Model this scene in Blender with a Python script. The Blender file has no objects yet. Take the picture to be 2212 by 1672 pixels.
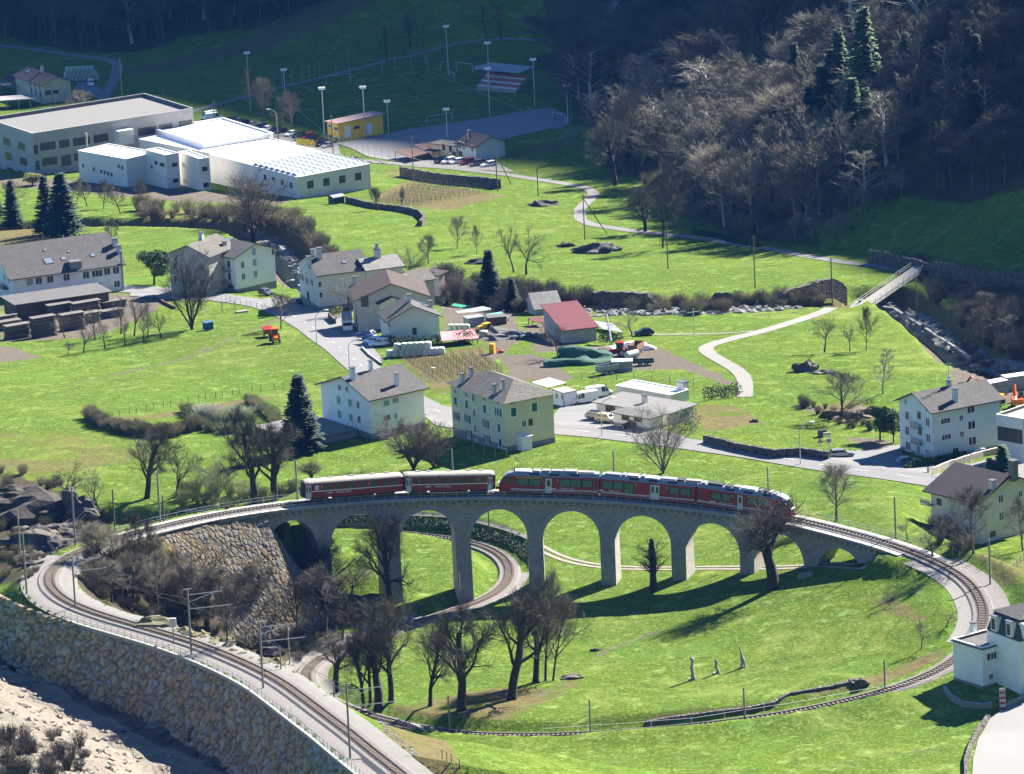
import bpy,bmesh,math,random,bisect
import numpy as np
from mathutils import Vector,Matrix,noise
random.seed(7);RNG=np.random.default_rng(7)
sc=bpy.context.scene
COL=sc.collection
# camera, sky, sun, exposure
FPX,PITCH,CAMZ,ROLL=12000.0,math.radians(14),256.0,math.radians(2.8)
cam_d=bpy.data.cameras.new('camera');cam=bpy.data.objects.new('camera',cam_d);COL.objects.link(cam)
cam.location=(0,0,CAMZ);cam.rotation_euler=(Matrix.Rotation(math.radians(90)-PITCH,3,'X')@Matrix.Rotation(-ROLL,3,'Z')).to_euler()
cam_d.sensor_width=36;cam_d.lens=36*FPX/2212;cam_d.clip_start=1;cam_d.clip_end=8000
sc.camera=cam
SUN_EL=math.radians(35);SUN_H=(0.70,0.714)
w=bpy.data.worlds.new('World');sc.world=w;w.use_nodes=True
nt=w.node_tree;sky=nt.nodes.new('ShaderNodeTexSky');sky.sky_type='NISHITA';sky.sun_disc=False
sky.sun_elevation=SUN_EL;sky.sun_rotation=math.atan2(SUN_H[0],SUN_H[1])
sky.air_density=1.3;sky.dust_density=0.3;sky.ozone_density=3.0;sky.altitude=800
bg=nt.nodes['Background'];bg.inputs[1].default_value=0.040;tn=nt.nodes.new('ShaderNodeMix');tn.data_type='RGBA';tn.blend_type='MULTIPLY';tn.inputs[0].default_value=1;tn.inputs[7].default_value=(.60,.88,1.28,1)
nt.links.new(sky.outputs[0],tn.inputs[6]);nt.links.new(tn.outputs[2],bg.inputs[0])
sd=bpy.data.lights.new('sun','SUN');sd.energy=5.0;sd.angle=math.radians(0.5);sd.color=(1.0,0.94,0.84)
so=bpy.data.objects.new('sun',sd);COL.objects.link(so)
sv=Vector((SUN_H[0]*math.cos(SUN_EL),SUN_H[1]*math.cos(SUN_EL),math.sin(SUN_EL))).normalized()
so.rotation_euler=sv.to_track_quat('Z','Y').to_euler();so.location=(200,900,600)
sc.view_settings.view_transform='Standard';sc.view_settings.look='None'
sc.view_settings.exposure=2.2;sc.view_settings.gamma=1
# picture to world
CP,SP,CR,SR=math.cos(PITCH),math.sin(PITCH),math.cos(ROLL),math.sin(ROLL)
def t_(ox,oy):return lambda X,Y:(ox+.2520*X,oy+.2520*Y)
t00,t10,t20,t30=t_(0,0),t_(557.4,0),t_(1114.8,0),t_(1654.6,0)
t01,t11,t21,t31=t_(0,418),t_(557.4,418),t_(1114.8,418),t_(1654.6,418)
t02,t12,t22,t32=t_(0,836.1),t_(557.4,836.1),t_(1114.8,836.1),t_(1654.6,836.1)
t03,t13,t23,t33=t_(0,1254.2),t_(557.4,1254.2),t_(1114.8,1254.2),t_(1654.6,1254.2)
def ray(p):
 a=(p[0]-1106)/FPX;b=-(p[1]-836)/FPX;a,b=a*CR+b*SR,b*CR-a*SR
 return np.array((a,CP+b*SP,-SP+b*CP))
def onz(p,z):
 d=ray(p);t=(z-CAMZ)/d[2]
 return Vector((d[0]*t,d[1]*t,z))
def scale_at(y):return FPX/(y/CP)*1.0
def px_of(v):
 v=Vector(v);z=v.z-CAMZ;f=v.y*CP-z*SP;u=v.y*SP+z*CP
 a,b=v.x/f,u/f;return(1106+FPX*(a*CR-b*SR),836-FPX*(a*SR+b*CR))
 # materials
MATS={}
def nd(nt,t,**k):
 n=nt.nodes.new(t)
 for a,b in k.items():
  if a.startswith('i_'):n.inputs[int(a[2:])if a[2:].isdigit()else a[2:].replace('_',' ')].default_value=b
  else:setattr(n,a,b)
 return n
def rgba(c):return(c[0],c[1],c[2],1)
def base_mat(name):
 m=bpy.data.materials.new(name);m.use_nodes=True
 return m,m.node_tree,m.node_tree.nodes['Principled BSDF']
def mixc(nt,fac,a,b,mode='MIX'):
 n=nt.nodes.new('ShaderNodeMix');n.data_type='RGBA';n.blend_type=mode
 for s,v in((0,fac),(6,a),(7,b)):
  if isinstance(v,(int,float)):n.inputs[s].default_value=v
  elif isinstance(v,tuple):n.inputs[s].default_value=rgba(v)
  else:nt.links.new(v,n.inputs[s])
 return n.outputs[2]
def noise_out(nt,co,scale,detail=4,rough=.6,dist=0):
 n=nd(nt,'ShaderNodeTexNoise');n.inputs['Scale'].default_value=scale;n.inputs['Detail'].default_value=detail
 n.inputs['Roughness'].default_value=rough;n.inputs['Distortion'].default_value=dist
 nt.links.new(co,n.inputs['Vector']);return n.outputs[0]
def ramp(nt,src,p0,p1,lo=0.,hi=1.):
 n=nd(nt,'ShaderNodeMapRange');n.inputs[1].default_value=p0;n.inputs[2].default_value=p1
 n.inputs[3].default_value=lo;n.inputs[4].default_value=hi;nt.links.new(src,n.inputs[0]);return n.outputs[0]
def worldpos(nt):return nd(nt,'ShaderNodeNewGeometry').outputs['Position']
def bump(nt,bs,h,strength=.5,dist=.1):
 b=nd(nt,'ShaderNodeBump');b.inputs['Strength'].default_value=strength;b.inputs['Distance'].default_value=dist
 nt.links.new(h,b.inputs['Height']);nt.links.new(b.outputs[0],bs.inputs['Normal'])
def M(name,col,rough=.8,var=.18,sc_=1.2,metal=0.,col2=None,spec=.3,bmp=0.,scb=6.):
 """plain weathered surface: colour broken by two sizes of noise"""
 if name in MATS:return MATS[name]
 m,nt,bs=base_mat(name);co=worldpos(nt)
 c2=col2 or tuple(x*(1-var*1.6)for x in col);c1=tuple(min(1,x*(1+var*.5))for x in col)
 a=noise_out(nt,co,sc_,5,.65);b=noise_out(nt,co,sc_*7,3,.7)
 mx=nd(nt,'ShaderNodeMath',operation='ADD');nt.links.new(ramp(nt,a,.3,.7,0,.65),mx.inputs[0]);nt.links.new(ramp(nt,b,.3,.7,0,.35),mx.inputs[1])
 nt.links.new(mixc(nt,mx.outputs[0],c2,c1),bs.inputs['Base Color'])
 bs.inputs['Roughness'].default_value=rough;bs.inputs['Metallic'].default_value=metal;bs.inputs['Specular IOR Level'].default_value=spec
 if bmp:bump(nt,bs,noise_out(nt,co,scb,4,.7),bmp,.2)
 MATS[name]=m;return m
def M_brick(name,ca,cb,mortar,w_=.5,h_=.25,msize=.02,var=.5,rough=.85,offs=.5,bstr=.5):
 """coursed pattern in metres on the mesh's UVs: masonry, slates, tiles, boards"""
 if name in MATS:return MATS[name]
 m,nt,bs=base_mat(name);uv=nd(nt,'ShaderNodeUVMap').outputs[0]
 br=nd(nt,'ShaderNodeTexBrick');br.offset=offs;br.inputs['Scale'].default_value=1
 br.inputs['Brick Width'].default_value=w_;br.inputs['Row Height'].default_value=h_;br.inputs['Mortar Size'].default_value=msize
 br.inputs['Color1'].default_value=rgba(ca);br.inputs['Color2'].default_value=rgba(cb);br.inputs['Mortar'].default_value=rgba(mortar)
 br.inputs['Bias'].default_value=-.1;nt.links.new(uv,br.inputs[0])
 co=worldpos(nt);n1=noise_out(nt,co,.35,5,.7);n2=noise_out(nt,co,3.0,3,.7)
 c=mixc(nt,ramp(nt,n1,.35,.7,0,var),br.outputs[0],tuple(x*.45 for x in ca))
 c=mixc(nt,ramp(nt,n2,.45,.75,0,var),c,tuple(min(1,x*1.5)for x in cb))
 nt.links.new(c,bs.inputs['Base Color']);bs.inputs['Roughness'].default_value=rough;bs.inputs['Specular IOR Level'].default_value=.2
 inv=nd(nt,'ShaderNodeMath',operation='SUBTRACT');inv.inputs[0].default_value=1;nt.links.new(br.outputs[1],inv.inputs[1])
 bump(nt,bs,inv.outputs[0],bstr,.06)
 MATS[name]=m;return m
def M_rock(name,cols,scale=1.,crack=(.03,.028,.025),uvmap=False,stretch=(1,1,1),rough=.9,crackw=.06):
 """fitted stones: Voronoi cells each of its own colour with dark joints"""
 if name in MATS:return MATS[name]
 m,nt,bs=base_mat(name)
 co=nd(nt,'ShaderNodeUVMap').outputs[0]if uvmap else worldpos(nt)
 mp=nd(nt,'ShaderNodeMapping');mp.inputs['Scale'].default_value=stretch;nt.links.new(co,mp.inputs[0])
 nz=nd(nt,'ShaderNodeTexNoise');nz.inputs['Scale'].default_value=scale*1.3;nt.links.new(mp.outputs[0],nz.inputs[0])
 ad=nd(nt,'ShaderNodeVectorMath',operation='MULTIPLY_ADD');ad.inputs[1].default_value=(.35/scale,)*3
 nt.links.new(nz.outputs[1],ad.inputs[0]);nt.links.new(mp.outputs[0],ad.inputs[2])
 v=nd(nt,'ShaderNodeTexVoronoi');v.inputs['Scale'].default_value=scale;nt.links.new(ad.outputs[0],v.inputs[0])
 v2=nd(nt,'ShaderNodeTexVoronoi',feature='DISTANCE_TO_EDGE');v2.inputs['Scale'].default_value=scale;nt.links.new(ad.outputs[0],v2.inputs[0])
 sep=nd(nt,'ShaderNodeSeparateColor');nt.links.new(v.outputs['Color'],sep.inputs[0])
 cr=nd(nt,'ShaderNodeValToRGB');cr.color_ramp.interpolation='CONSTANT'
 el=cr.color_ramp.elements
 while len(el)<len(cols):el.new(.5)
 for i,c in enumerate(cols):el[i].position=i/len(cols);el[i].color=rgba(c)
 nt.links.new(sep.outputs[0],cr.inputs[0])
 n2=noise_out(nt,worldpos(nt),4*scale,5,.75)
 c=mixc(nt,ramp(nt,n2,.3,.75,0,.55),cr.outputs[0],tuple(x*.5 for x in cols[0]))
 c=mixc(nt,ramp(nt,v2.outputs[0],crackw*.3,crackw),crack,c)
 nt.links.new(c,bs.inputs['Base Color']);bs.inputs['Roughness'].default_value=rough;bs.inputs['Specular IOR Level'].default_value=.2
 bump(nt,bs,ramp(nt,v2.outputs[0],0,.25),.8,.25)
 MATS[name]=m;return m
def M_glass(name,col=(.03,.05,.05),rough=.12):
 if name in MATS:return MATS[name]
 m,nt,bs=base_mat(name);bs.inputs['Base Color'].default_value=rgba(col)
 bs.inputs['Roughness'].default_value=rough;bs.inputs['Specular IOR Level'].default_value=.6
 MATS[name]=m;return m
 # mesh builder
class MB:
 def __init__(s):s.v=[];s.f=[];s.m=[];s.uv=[]
 def add(s,vs,fs,m=0,uvs=None):
  o=len(s.v);s.v+=[tuple(v)for v in vs]
  for i,f in enumerate(fs):
   s.f.append(tuple(o+k for k in f));s.m.append(m);s.uv.append(uvs[i]if uvs else None)
  return s
 def quad(s,a,b,c,d,m=0,uv=None):return s.add((a,b,c,d),((0,1,2,3),),m,[uv]if uv else None)
 def box(s,c,size,m=0,rz=0.,rot=None,taper=1.):
  x,y,z=(k/2 for k in size);R=rot if rot is not None else Matrix.Rotation(rz,3,'Z');c=Vector(c)
  P=[(-x,-y,-z),(x,-y,-z),(x,y,-z),(-x,y,-z),(-x*taper,-y*taper,z),(x*taper,-y*taper,z),(x*taper,y*taper,z),(-x*taper,y*taper,z)]
  return s.add([c+R@Vector(p)for p in P],((0,3,2,1),(4,5,6,7),(0,1,5,4),(1,2,6,5),(2,3,7,6),(3,0,4,7)),m)
 def bar(s,p0,p1,w_,h_,m=0):
  p0,p1=Vector(p0),Vector(p1);d=p1-p0;L=d.length
  return s.box((p0+p1)/2,(w_,h_,L),m,rot=d.to_track_quat('Z','X').to_matrix())
 def tube(s,pts,rad,n=5,m=0,cap=True):
  o=len(s.v);pts=[Vector(p)for p in pts];k=len(pts)
  if isinstance(rad,(int,float)):rad=[rad]*k
  ref=None
  for i,p in enumerate(pts):
   d=(pts[min(i+1,k-1)]-pts[max(i-1,0)]).normalized()
   if ref is None:ref=d.orthogonal().normalized()
   ref=(ref-d*ref.dot(d)).normalized();b=d.cross(ref)
   for j in range(n):
    a=2*math.pi*j/n;s.v.append(tuple(p+(ref*math.cos(a)+b*math.sin(a))*rad[i]))
  for i in range(k-1):
   for j in range(n):
    a,b=o+i*n+j,o+i*n+(j+1)%n
    s.f.append((a,b,b+n,a+n));s.m.append(m);s.uv.append(None)
  if cap:
   s.f.append(tuple(o+j for j in range(n))[::-1]);s.m.append(m);s.uv.append(None)
   s.f.append(tuple(o+(k-1)*n+j for j in range(n)));s.m.append(m);s.uv.append(None)
  return s
 def prism(s,poly,y0,y1,m=0,axis='y'):
  """outline in (x,z) pushed along y (or in (x,y) along z, (y,z) along x)"""
  f={'y':lambda a,b,t:(a,t,b),'z':lambda a,b,t:(a,b,t),'x':lambda a,b,t:(t,a,b)}[axis]
  n=len(poly);vs=[f(a,b,y0)for a,b in poly]+[f(a,b,y1)for a,b in poly]
  fs=[tuple(range(n)),tuple(range(2*n-1,n-1,-1))]+[(i,i+n,(i+1)%n+n,(i+1)%n)for i in range(n)]
  return s.add(vs,fs,m)
 def ball(s,c,r,m=0,sq=(1,1,1),jit=0.,sub=2,rnd=random):
  bm=bmesh.new();bmesh.ops.create_icosphere(bm,subdivisions=sub,radius=1)
  off=Vector((rnd.random()*50,rnd.random()*50,0));vs=[]
  for v in bm.verts:
   k=1+jit*noise.noise(v.co*1.6+off)*1.6
   vs.append(Vector(c)+Vector((v.co.x*sq[0]*r*k,v.co.y*sq[1]*r*k,v.co.z*sq[2]*r*k)))
  fs=[tuple(v.index for v in f.verts)for f in bm.faces];bm.free();return s.add(vs,fs,m)
 def build(s,name,mats,parent=None,smooth=False,uv=True,fixn=True):
  me=bpy.data.meshes.new(name);me.from_pydata(s.v,[],s.f)
  mats=mats if isinstance(mats,(list,tuple))else[mats]
  for mm in mats:me.materials.append(mm)
  if len(mats)>1:me.polygons.foreach_set('material_index',s.m)
  if fixn and len(s.f)<60000:
   bm=bmesh.new();bm.from_mesh(me)
   if all(u is None for u in s.uv):bmesh.ops.recalc_face_normals(bm,faces=bm.faces)
   bm.to_mesh(me);bm.free()
  if uv:
   ul=me.uv_layers.new(name='UVMap');me.update()
   for p in me.polygons:
    g=s.uv[p.index]
    if g:
     for k,li in enumerate(p.loop_indices):ul.data[li].uv=g[k]
    else:
     n=p.normal
     if abs(n.z)>.98:t,b=Vector((1,0,0)),Vector((0,1,0))
     else:t=Vector((-n.y,n.x,0)).normalized();b=n.cross(t)
     for li in p.loop_indices:
      q=me.vertices[me.loops[li].vertex_index].co;ul.data[li].uv=(q.dot(t),q.dot(b))
  if smooth:me.polygons.foreach_set('use_smooth',[True]*len(me.polygons))
  o=bpy.data.objects.new(name,me);COL.objects.link(o)
  if parent is not None:o.parent=parent
  return o
def tag(o,label=None,cat=None,group=None,kind=None):
 for k,v in(('label',label),('category',cat),('group',group),('kind',kind)):
  if v:o[k]=v
 return o
def thing(name,loc,rz=0.,label=None,cat=None,group=None,s=1.):
 o=bpy.data.objects.new(name,None);COL.objects.link(o);o.location=loc;o.rotation_euler=(0,0,rz)
 o.scale=(s,s,s)if isinstance(s,(int,float))else s
 o.empty_display_size=.5;return tag(o,label,cat,group)
KIDS={}
def kids(o):
 return[c for c in COL.objects if c.parent==o]
def dup(proto_tree,loc,rz=0.,s=1.,label=None,group=None,cat=None):
 """proto_tree = (root, [(child,[grandchildren])]) copied object by object"""
 root,ch=proto_tree;r=root.copy();COL.objects.link(r);r.location=loc;r.rotation_euler=(0,0,rz)
 r.scale=(s,s,s)if isinstance(s,(int,float))else s
 tag(r,label,cat,group);out=[]
 for c,gs in ch:
  n=c.copy();COL.objects.link(n);n.parent=r;gg=[]
  for g in gs:
   k=g.copy();COL.objects.link(k);k.parent=n;gg.append((k,[]))
  out.append((n,gg))
 return r,out
def tree_of(root):
 allo=list(COL.objects)
 return root,[(c,[g for g in allo if g.parent==c])for c in allo if c.parent==root]
class Kind:
 """first placing moves the first-built thing itself, later ones copy it"""
 def __init__(s,root):s.t=tree_of(root);s.used=False
 def put(s,loc,rz=0.,sc_=1.,label=None,group=None,cat=None):
  if not s.used:
   s.used=True;r=s.t[0];r.location=loc;r.rotation_euler=(0,0,rz)
   r.scale=(sc_,sc_,sc_)if isinstance(sc_,(int,float))else sc_;tag(r,label,cat,group);return s.t
  return dup(s.t,loc,rz,sc_,label,group,cat)
  # railway line (one spiral path, picture points with heights)
LINE=[(1010,1782,19.6),(925,1722,19.8),(869,1672,20),(797,1616,20.2),(753,1579,20.3),(709,1547,20.4),(658,1508,20.6),(608,1471,20.8),(556,1443,21),(491,1414,21.2),(428,1389,21.4),(365,1369,21.6),(290,1348,21.8),(217,1327,22),(151,1302,22),(121,1282,22),(103,1260,22),(104,1240,22),(111,1229,21.9),(131,1209,21.7),(156,1194,21.5),(192,1181,21.2),(252,1161,20.8),(328,1141,20.3),(403,1123,19.8),(479,1108,19.3),(554,1096,18.9),(658,1083,18.4),(870,1067,17.6),(1061,1063,16.8),(1296,1069,15.7),(1508,1088,14.7),(1718,1119,13.6),(1806,1142,13.1),(1881,1161,12.6),(1970,1189,12),(2058,1229,11.5),(2103,1262,11.2),(2128,1317,10.9),(2126,1342,10.5),(2110,1375,10),(2058,1431,9),(1982,1468,8.3),(1917,1491,7.8),(1800,1520,6.9),(1655,1548,6),(1450,1572,5),(1279,1584,4.3),(1115,1589,3.6),(973,1583,3),(880,1565,2.4),(780,1540,1.8),(700,1505,1.2),(663,1478,.8),(656,1453,.5),(666,1436,.3),(699,1415,0),(759,1390,-.2),(809,1375,-.4),(860,1355,-.6),(935,1332,-.8),(1011,1307,-1),(1061,1287,-1.2),(1092,1262,-1.4),(1104,1235,-1.6),(1092,1203,-1.8),(1061,1183,-2),(1016,1168,-2.2),(960,1160,-2.4),(860,1149,-2.6),(784,1146,-2.8),(709,1145,-3),(570,1143,-3.3),(420,1140,-3.6),(250,1136,-4)]
def smooth_path(P,step,it=3):
 P=np.array([tuple(p)for p in P],float)
 def resample(P,st):
  d=np.r_[0,np.cumsum(np.linalg.norm(np.diff(P[:,:2],axis=0),axis=1))]
  n=max(2,int(d[-1]/st)+1);s=np.linspace(0,d[-1],n)
  return np.stack([np.interp(s,d,P[:,k])for k in range(P.shape[1])],1),s
 P,s=resample(P,step)
 win=max(1,int(4/step))
 for _ in range(it):
  K=np.pad(P,((win,win),(0,0)),mode='reflect',reflect_type='odd');ker=np.ones(2*win+1)/(2*win+1)
  P=np.stack([np.convolve(K[:,k],ker,'valid')for k in range(P.shape[1])],1)
 return resample(P,step)
LZ=[p[2]for p in LINE];IM=[i for i,p in enumerate(LINE)if p[0]==1061][0];IR=[i for i,p in enumerate(LINE)if p[0]==2128][0]
for _ in range(12):
 Q=[onz(p[:2],z)for p,z in zip(LINE,LZ)];S_=np.r_[0,np.cumsum([(Vector(a.to_2d())-Vector(b.to_2d())).length for a,b in zip(Q[:-1],Q[1:])])]
 sm,sr=S_[IM],S_[IR];LZ=[17-.07*(s-sm)if s<sr else max(17-.07*(sr-sm)-.048*(s-sr),-1.6-.0*s)for s in S_]
LP,LS=smooth_path([onz(p[:2],z)for p,z in zip(LINE,LZ)],.5)
def tang(P):
 T=np.gradient(P[:,:2],axis=0);return T/np.linalg.norm(T,axis=1)[:,None]
LT=tang(LP)
def s_at_px(x,lo,hi):
 best=None
 for s in np.arange(lo,hi,.5):
  i=int(s/.5);q=px_of(LP[i])[0]
  if best is None or abs(q-x)<best[0]:best=(abs(q-x),LS[i])
 return best[1]
def line_at(s,off=0.,dz=0.):
 x=np.interp(s,LS,LP[:,0]);y=np.interp(s,LS,LP[:,1]);z=np.interp(s,LS,LP[:,2])
 tx=np.interp(s,LS,LT[:,0]);ty=np.interp(s,LS,LT[:,1]);l=math.hypot(tx,ty)
 return Vector((x+ty/l*off,y-tx/l*off,z+dz)),Vector((tx/l,ty/l,0))
PXL=np.array([px_of(p)for p in LP])
def s_near(px,py,z=None):return LS[np.argmin(np.hypot(PXL[:,0]-px,PXL[:,1]-py))]
VIA0,VIA1=s_near(500,1104,19.2),s_near(1985,1195,11.9)
S_END_UP=s_near(2128,1317,10.9)
# terrain heights
ZB=[(0,215),(200,150),(400,85),(550,48),(640,26),(700,13),(750,8),(775,6.6),(800,5),(830,3.2),(860,1.6),(894,0.2),(985,0),(1040,-4),(1100,-10),(1230,-24),(1428,-45),(1602,-58),(1720,-63),(1850,-64),(3000,-70)]
zby,zbz=[a for a,b in ZB],[b for a,b in ZB]
def smst(x,a,b):
 t=np.clip((x-a)/(b-a),0,1);return t*t*(3-2*t)
def zbase(X,Y):
 z=np.interp(Y,zby,zbz)
 for d in(-14,14):z=z+np.interp(Y+d,zby,zbz)
 z=z/3
 wgt=np.clip(1-np.abs(Y-868)/92,0,1)
 wgt=wgt*(1-.8*smst(np.hypot(X-1,Y-822),75,92)*smst(X,60,75))
 return z+wgt*(.0026*np.clip(X,0,80)**2-.5)
def onbase(p):
 z=0.
 for _ in range(25):v=onz(p,z);z=float(zbase(np.array(v.x),np.array(v.y)))
 return v
def seg_dist(X,Y,P):
 """distance, index-parameter and side of every point to polyline P (N,2)"""
 best=np.full(X.shape,1e9);par=np.zeros(X.shape);side=np.zeros(X.shape)
 for i in range(len(P)-1):
  ax,ay=P[i];bx,by=P[i+1];dx,dy=bx-ax,by-ay;L2=dx*dx+dy*dy+1e-9
  t=np.clip(((X-ax)*dx+(Y-ay)*dy)/L2,0,1)
  d=np.hypot(X-ax-t*dx,Y-ay-t*dy);k=d<best
  best=np.where(k,d,best);par=np.where(k,i+t,par)
  side=np.where(k,np.sign((X-ax)*dy-(Y-ay)*dx),side)
 return best,par,side
def poly2(pts,f=onbase):return np.array([tuple(f(p))[:2]for p in pts])
RIVER_PX=[(-60,492),(60,487),(200,482),(330,480),(440,486),(540,503),(600,530),(640,575),(700,612),(800,628),(900,640),(1060,662),(1223,672),(1400,673),(1540,671),(1720,662),(1810,647),(1915,627),(1978,664),(2045,725),(2108,778),(2212,806),(2330,840)]
RIVER=poly2(RIVER_PX)
TOE=poly2([(1180,105),(1235,190),(1275,262),(1290,335),(1420,435),(1560,500),(1700,528),(1850,545),(2000,612),(2080,640),(2230,760),(2420,860)])
TOE=np.r_[[[-60,2700]],TOE,[[150,850],[210,500],[300,-400]]]
RIDGE_U=[-1700,-1400,-1300,-1248,-1219,-1150,-1105,-1068,-1037,-987,-970,-940,-864,-835,-820,-778,-743,-728,-683,-664,-635,-609,-520,-350,0,400]
RIDGE_W=[-700,-760,-790,-803,-820,-821,-835,-842,-826,-790,-780,-762,-707,-684,-677,-649,-631,-621,-584,-573,-553,-541,-480,-380,-280,-230]
def hgt(X,Y):
 z=zbase(X,Y)
 n=np.zeros(X.shape)
 for k,(fx,fy,a)in enumerate(((.021,.017,1.3),(.05,.043,.5),(.11,.09,.2))):
  n=n+a*np.sin(fx*X+1.7*k+1.3*np.sin(fy*Y*.7+k))*np.cos(fy*Y+2.1*k)
 z=z+n*smst(Y,900,1000)*.8+n*.3
 d,par,side=seg_dist(X,Y,TOE)
 dr=np.where(side<0,d,-d)
 k=np.interp(par,[0,1,2.5,4,7,9,10.5,12,13.5],[.2,.3,.35,.42,.5,.42,.4,.5,.3])
 rise=np.maximum(dr,0)*k+np.maximum(dr-25,0)*.18+2.5*np.sin(X*.09)*np.cos(Y*.07)*smst(dr,5,30)
 z=z+rise*smst(dr,-2,6)
 bk=Y-(1700-.5*X)
 z=z+np.maximum(bk,0)*.22+np.maximum(bk-60,0)*.25+smst(-X,40,120)*np.maximum(bk-30,0)*.12
 a=SUN_H[0]*X+SUN_H[1]*Y;u=SUN_H[1]*X-SUN_H[0]*Y
 h=np.interp(u,RIDGE_U,RIDGE_W)+math.tan(SUN_EL)*1900+2.5*np.sin(u*.13)+1.5*np.sin(u*.37+1)
 rg=np.where(a<1900,h-1.05*(1900-a),h-.35*(a-1900))
 z=np.maximum(z,rg)
 d,par,side=seg_dist(X,Y,RIVER)
 wid=np.interp(par,[0,5,8,12,15,17,19,22],[5,5,6,5,3.6,3.6,4.6,6])
 dep=4.2*(1-smst(d,wid,wid+3.0))*smst(Y,1000,1040)
 z=z-dep
 return z
def terrain_track(X,Y,z):
 m=(X>-180)&(X<180)&(Y>690)&(Y<1000)
 x,y,zz=X[m],Y[m],z[m]
 st=4
 P=LP[::st];Sv=LS[::st]
 def apply(lo,hi,zz,viaduct=False):
  sel=(Sv>=lo)&(Sv<=hi);Q=P[sel];ss=Sv[sel]
  d,par,side=seg_dist(x,y,Q[:,:2]);i0=np.clip(par.astype(int),0,len(Q)-2);fr=par-i0
  zt=Q[i0,2]*(1-fr)+Q[i0+1,2]*fr;s=ss[i0]*(1-fr)+ss[i0+1]*fr
  return d,side,zt,s
 for lo,hi in((0,VIA0+2),(VIA1-5,S_END_UP+14)):
  d,side,zt,s=apply(lo,hi,zz);zt=zt-.45
  inner=side>0
  half=np.where(inner,np.where((s>s_near(305,1147))&(s<VIA0+20),1.9,4.3),4.6)
  k_in=np.interp(s,[0,s_near(753,1579,20.3),s_near(640,1495,20.8),s_near(300,1148),s_near(350,1136),VIA0+20,VIA1,S_END_UP+14],[.27,.29,.95,.95,3.2,3.2,.8,.55])
  k_out=np.interp(s,[0,s_near(151,1302,22),s_near(104,1240,22),s_near(200,1180,21),VIA0,VIA1],[3.5,3.5,.5,.36,.6,.5])
  kk=np.where(inner,k_in,k_out)
  r=np.where(inner,.7,2.6)*np.sin(x*.31+y*.22)*np.cos(y*.27)*smst(d,6,14)*np.where(s<VIA0+10,1,.2)*np.where(inner&(s<s_near(753,1579,20.3)),.12,1)
  emb=zt-kk*np.maximum(d-half,0)+r
  end=(s<lo+.6)|(s>hi-.6)
  if hi>100 and lo>50:
   pass
  emb=np.where(d<half,zt,emb)
  zz=np.maximum(zz,np.where(end&(lo>50)&(s<lo+.6),zt-.9*np.maximum(d-half*.8,0),np.where((lo==0)&(s>hi-.6),zt-1.6*np.maximum(d-half*.6,0),emb)))
  cut=zt+.6*np.maximum(d-half,0)
  zz=np.where(d<40,np.minimum(zz,cut),zz)
  if lo==0:
   fl=np.interp(s,[0,s_near(500,1418),s_near(110,1272)],[23.5,18.5,17.0])+.5*np.sin(x*.4)*np.cos(y*.5)+np.maximum(d-np.interp(s,[0,s_near(300,1350),s_near(110,1272)],[15,14,8]),0)*.42+.9*np.sin(x*.23+y*.1)*smst(d,16,22)
   ok=(~inner)&(s<s_near(104,1240,22))&(d>half)
   fade=1-smst(s,s_near(140,1300,22),s_near(104,1240,22))
   zz=np.where(ok,np.maximum(zz,fl*fade+zz*(1-fade)),zz)
 d,side,zt,s=apply(S_END_UP-25,LS[-1],zz)
 half=np.where(s>s_near(658,1471,.6),3.4,2.8);zt=zt-.45
 low=np.minimum(zz,zt+1.05*np.maximum(d-half,0));zz2=np.where(d<30,low,zz)
 zz2=np.maximum(zz2,zt-.6*np.maximum(d-half,0));zz=zz2
 hb=np.interp(s,[s_near(2060,1428),s_near(1960,1476),s_near(1880,1500),s_near(1330,1580),s_near(1240,1586),s_near(930,1577),s_near(880,1565)],[0,.35,1.25,1.25,.55,.5,0])
 zz=np.where((side<0)&(d<14),zz+hb*smst(d,1.7,2.7)*(1-smst(d,3.2,11)),zz);zz=np.where((side>0)&(d<26),zz+hb*1.1*smst(d,2.6,5.5)*(1-smst(d,9,24)),zz)
 z=z.copy();z[m]=zz;return z
def axis(fine,coarse):
 out=[]
 for a,b,st in fine:out+=list(np.arange(a,b,st))
 return np.array(out+coarse)
GX=np.array(sorted(set(list(np.arange(-170,175,1.25))+list(-170-np.cumsum(np.linspace(2,60,26)))+list(173.75+np.cumsum(np.linspace(2,60,36))))))
GY=np.array(sorted(set([-200,-120,-60,0,60,120,180,240,300,360,420,470,520,560,600,630,655,675,688]+list(np.arange(695,960,1.1))+list(np.arange(961,1420,1.6))+list(np.arange(1421,1850,2.6))+list(1850+np.cumsum(np.linspace(4,60,26))))))
XX,YY=np.meshgrid(GX,GY);ZZ=hgt(XX,YY);ZZ=terrain_track(XX,YY,ZZ)
def H_arr(x,y):
 x=np.asarray(x,float);y=np.asarray(y,float)
 i=np.clip(np.searchsorted(GX,x)-1,0,len(GX)-2);j=np.clip(np.searchsorted(GY,y)-1,0,len(GY)-2)
 fx=np.clip((x-GX[i])/(GX[i+1]-GX[i]),0,1);fy=np.clip((y-GY[j])/(GY[j+1]-GY[j]),0,1)
 return(ZZ[j,i]*(1-fx)+ZZ[j,i+1]*fx)*(1-fy)+(ZZ[j+1,i]*(1-fx)+ZZ[j+1,i+1]*fx)*fy
def H(x,y):return float(H_arr(x,y))
TS=np.arange(640,2600,1.0)
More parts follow.
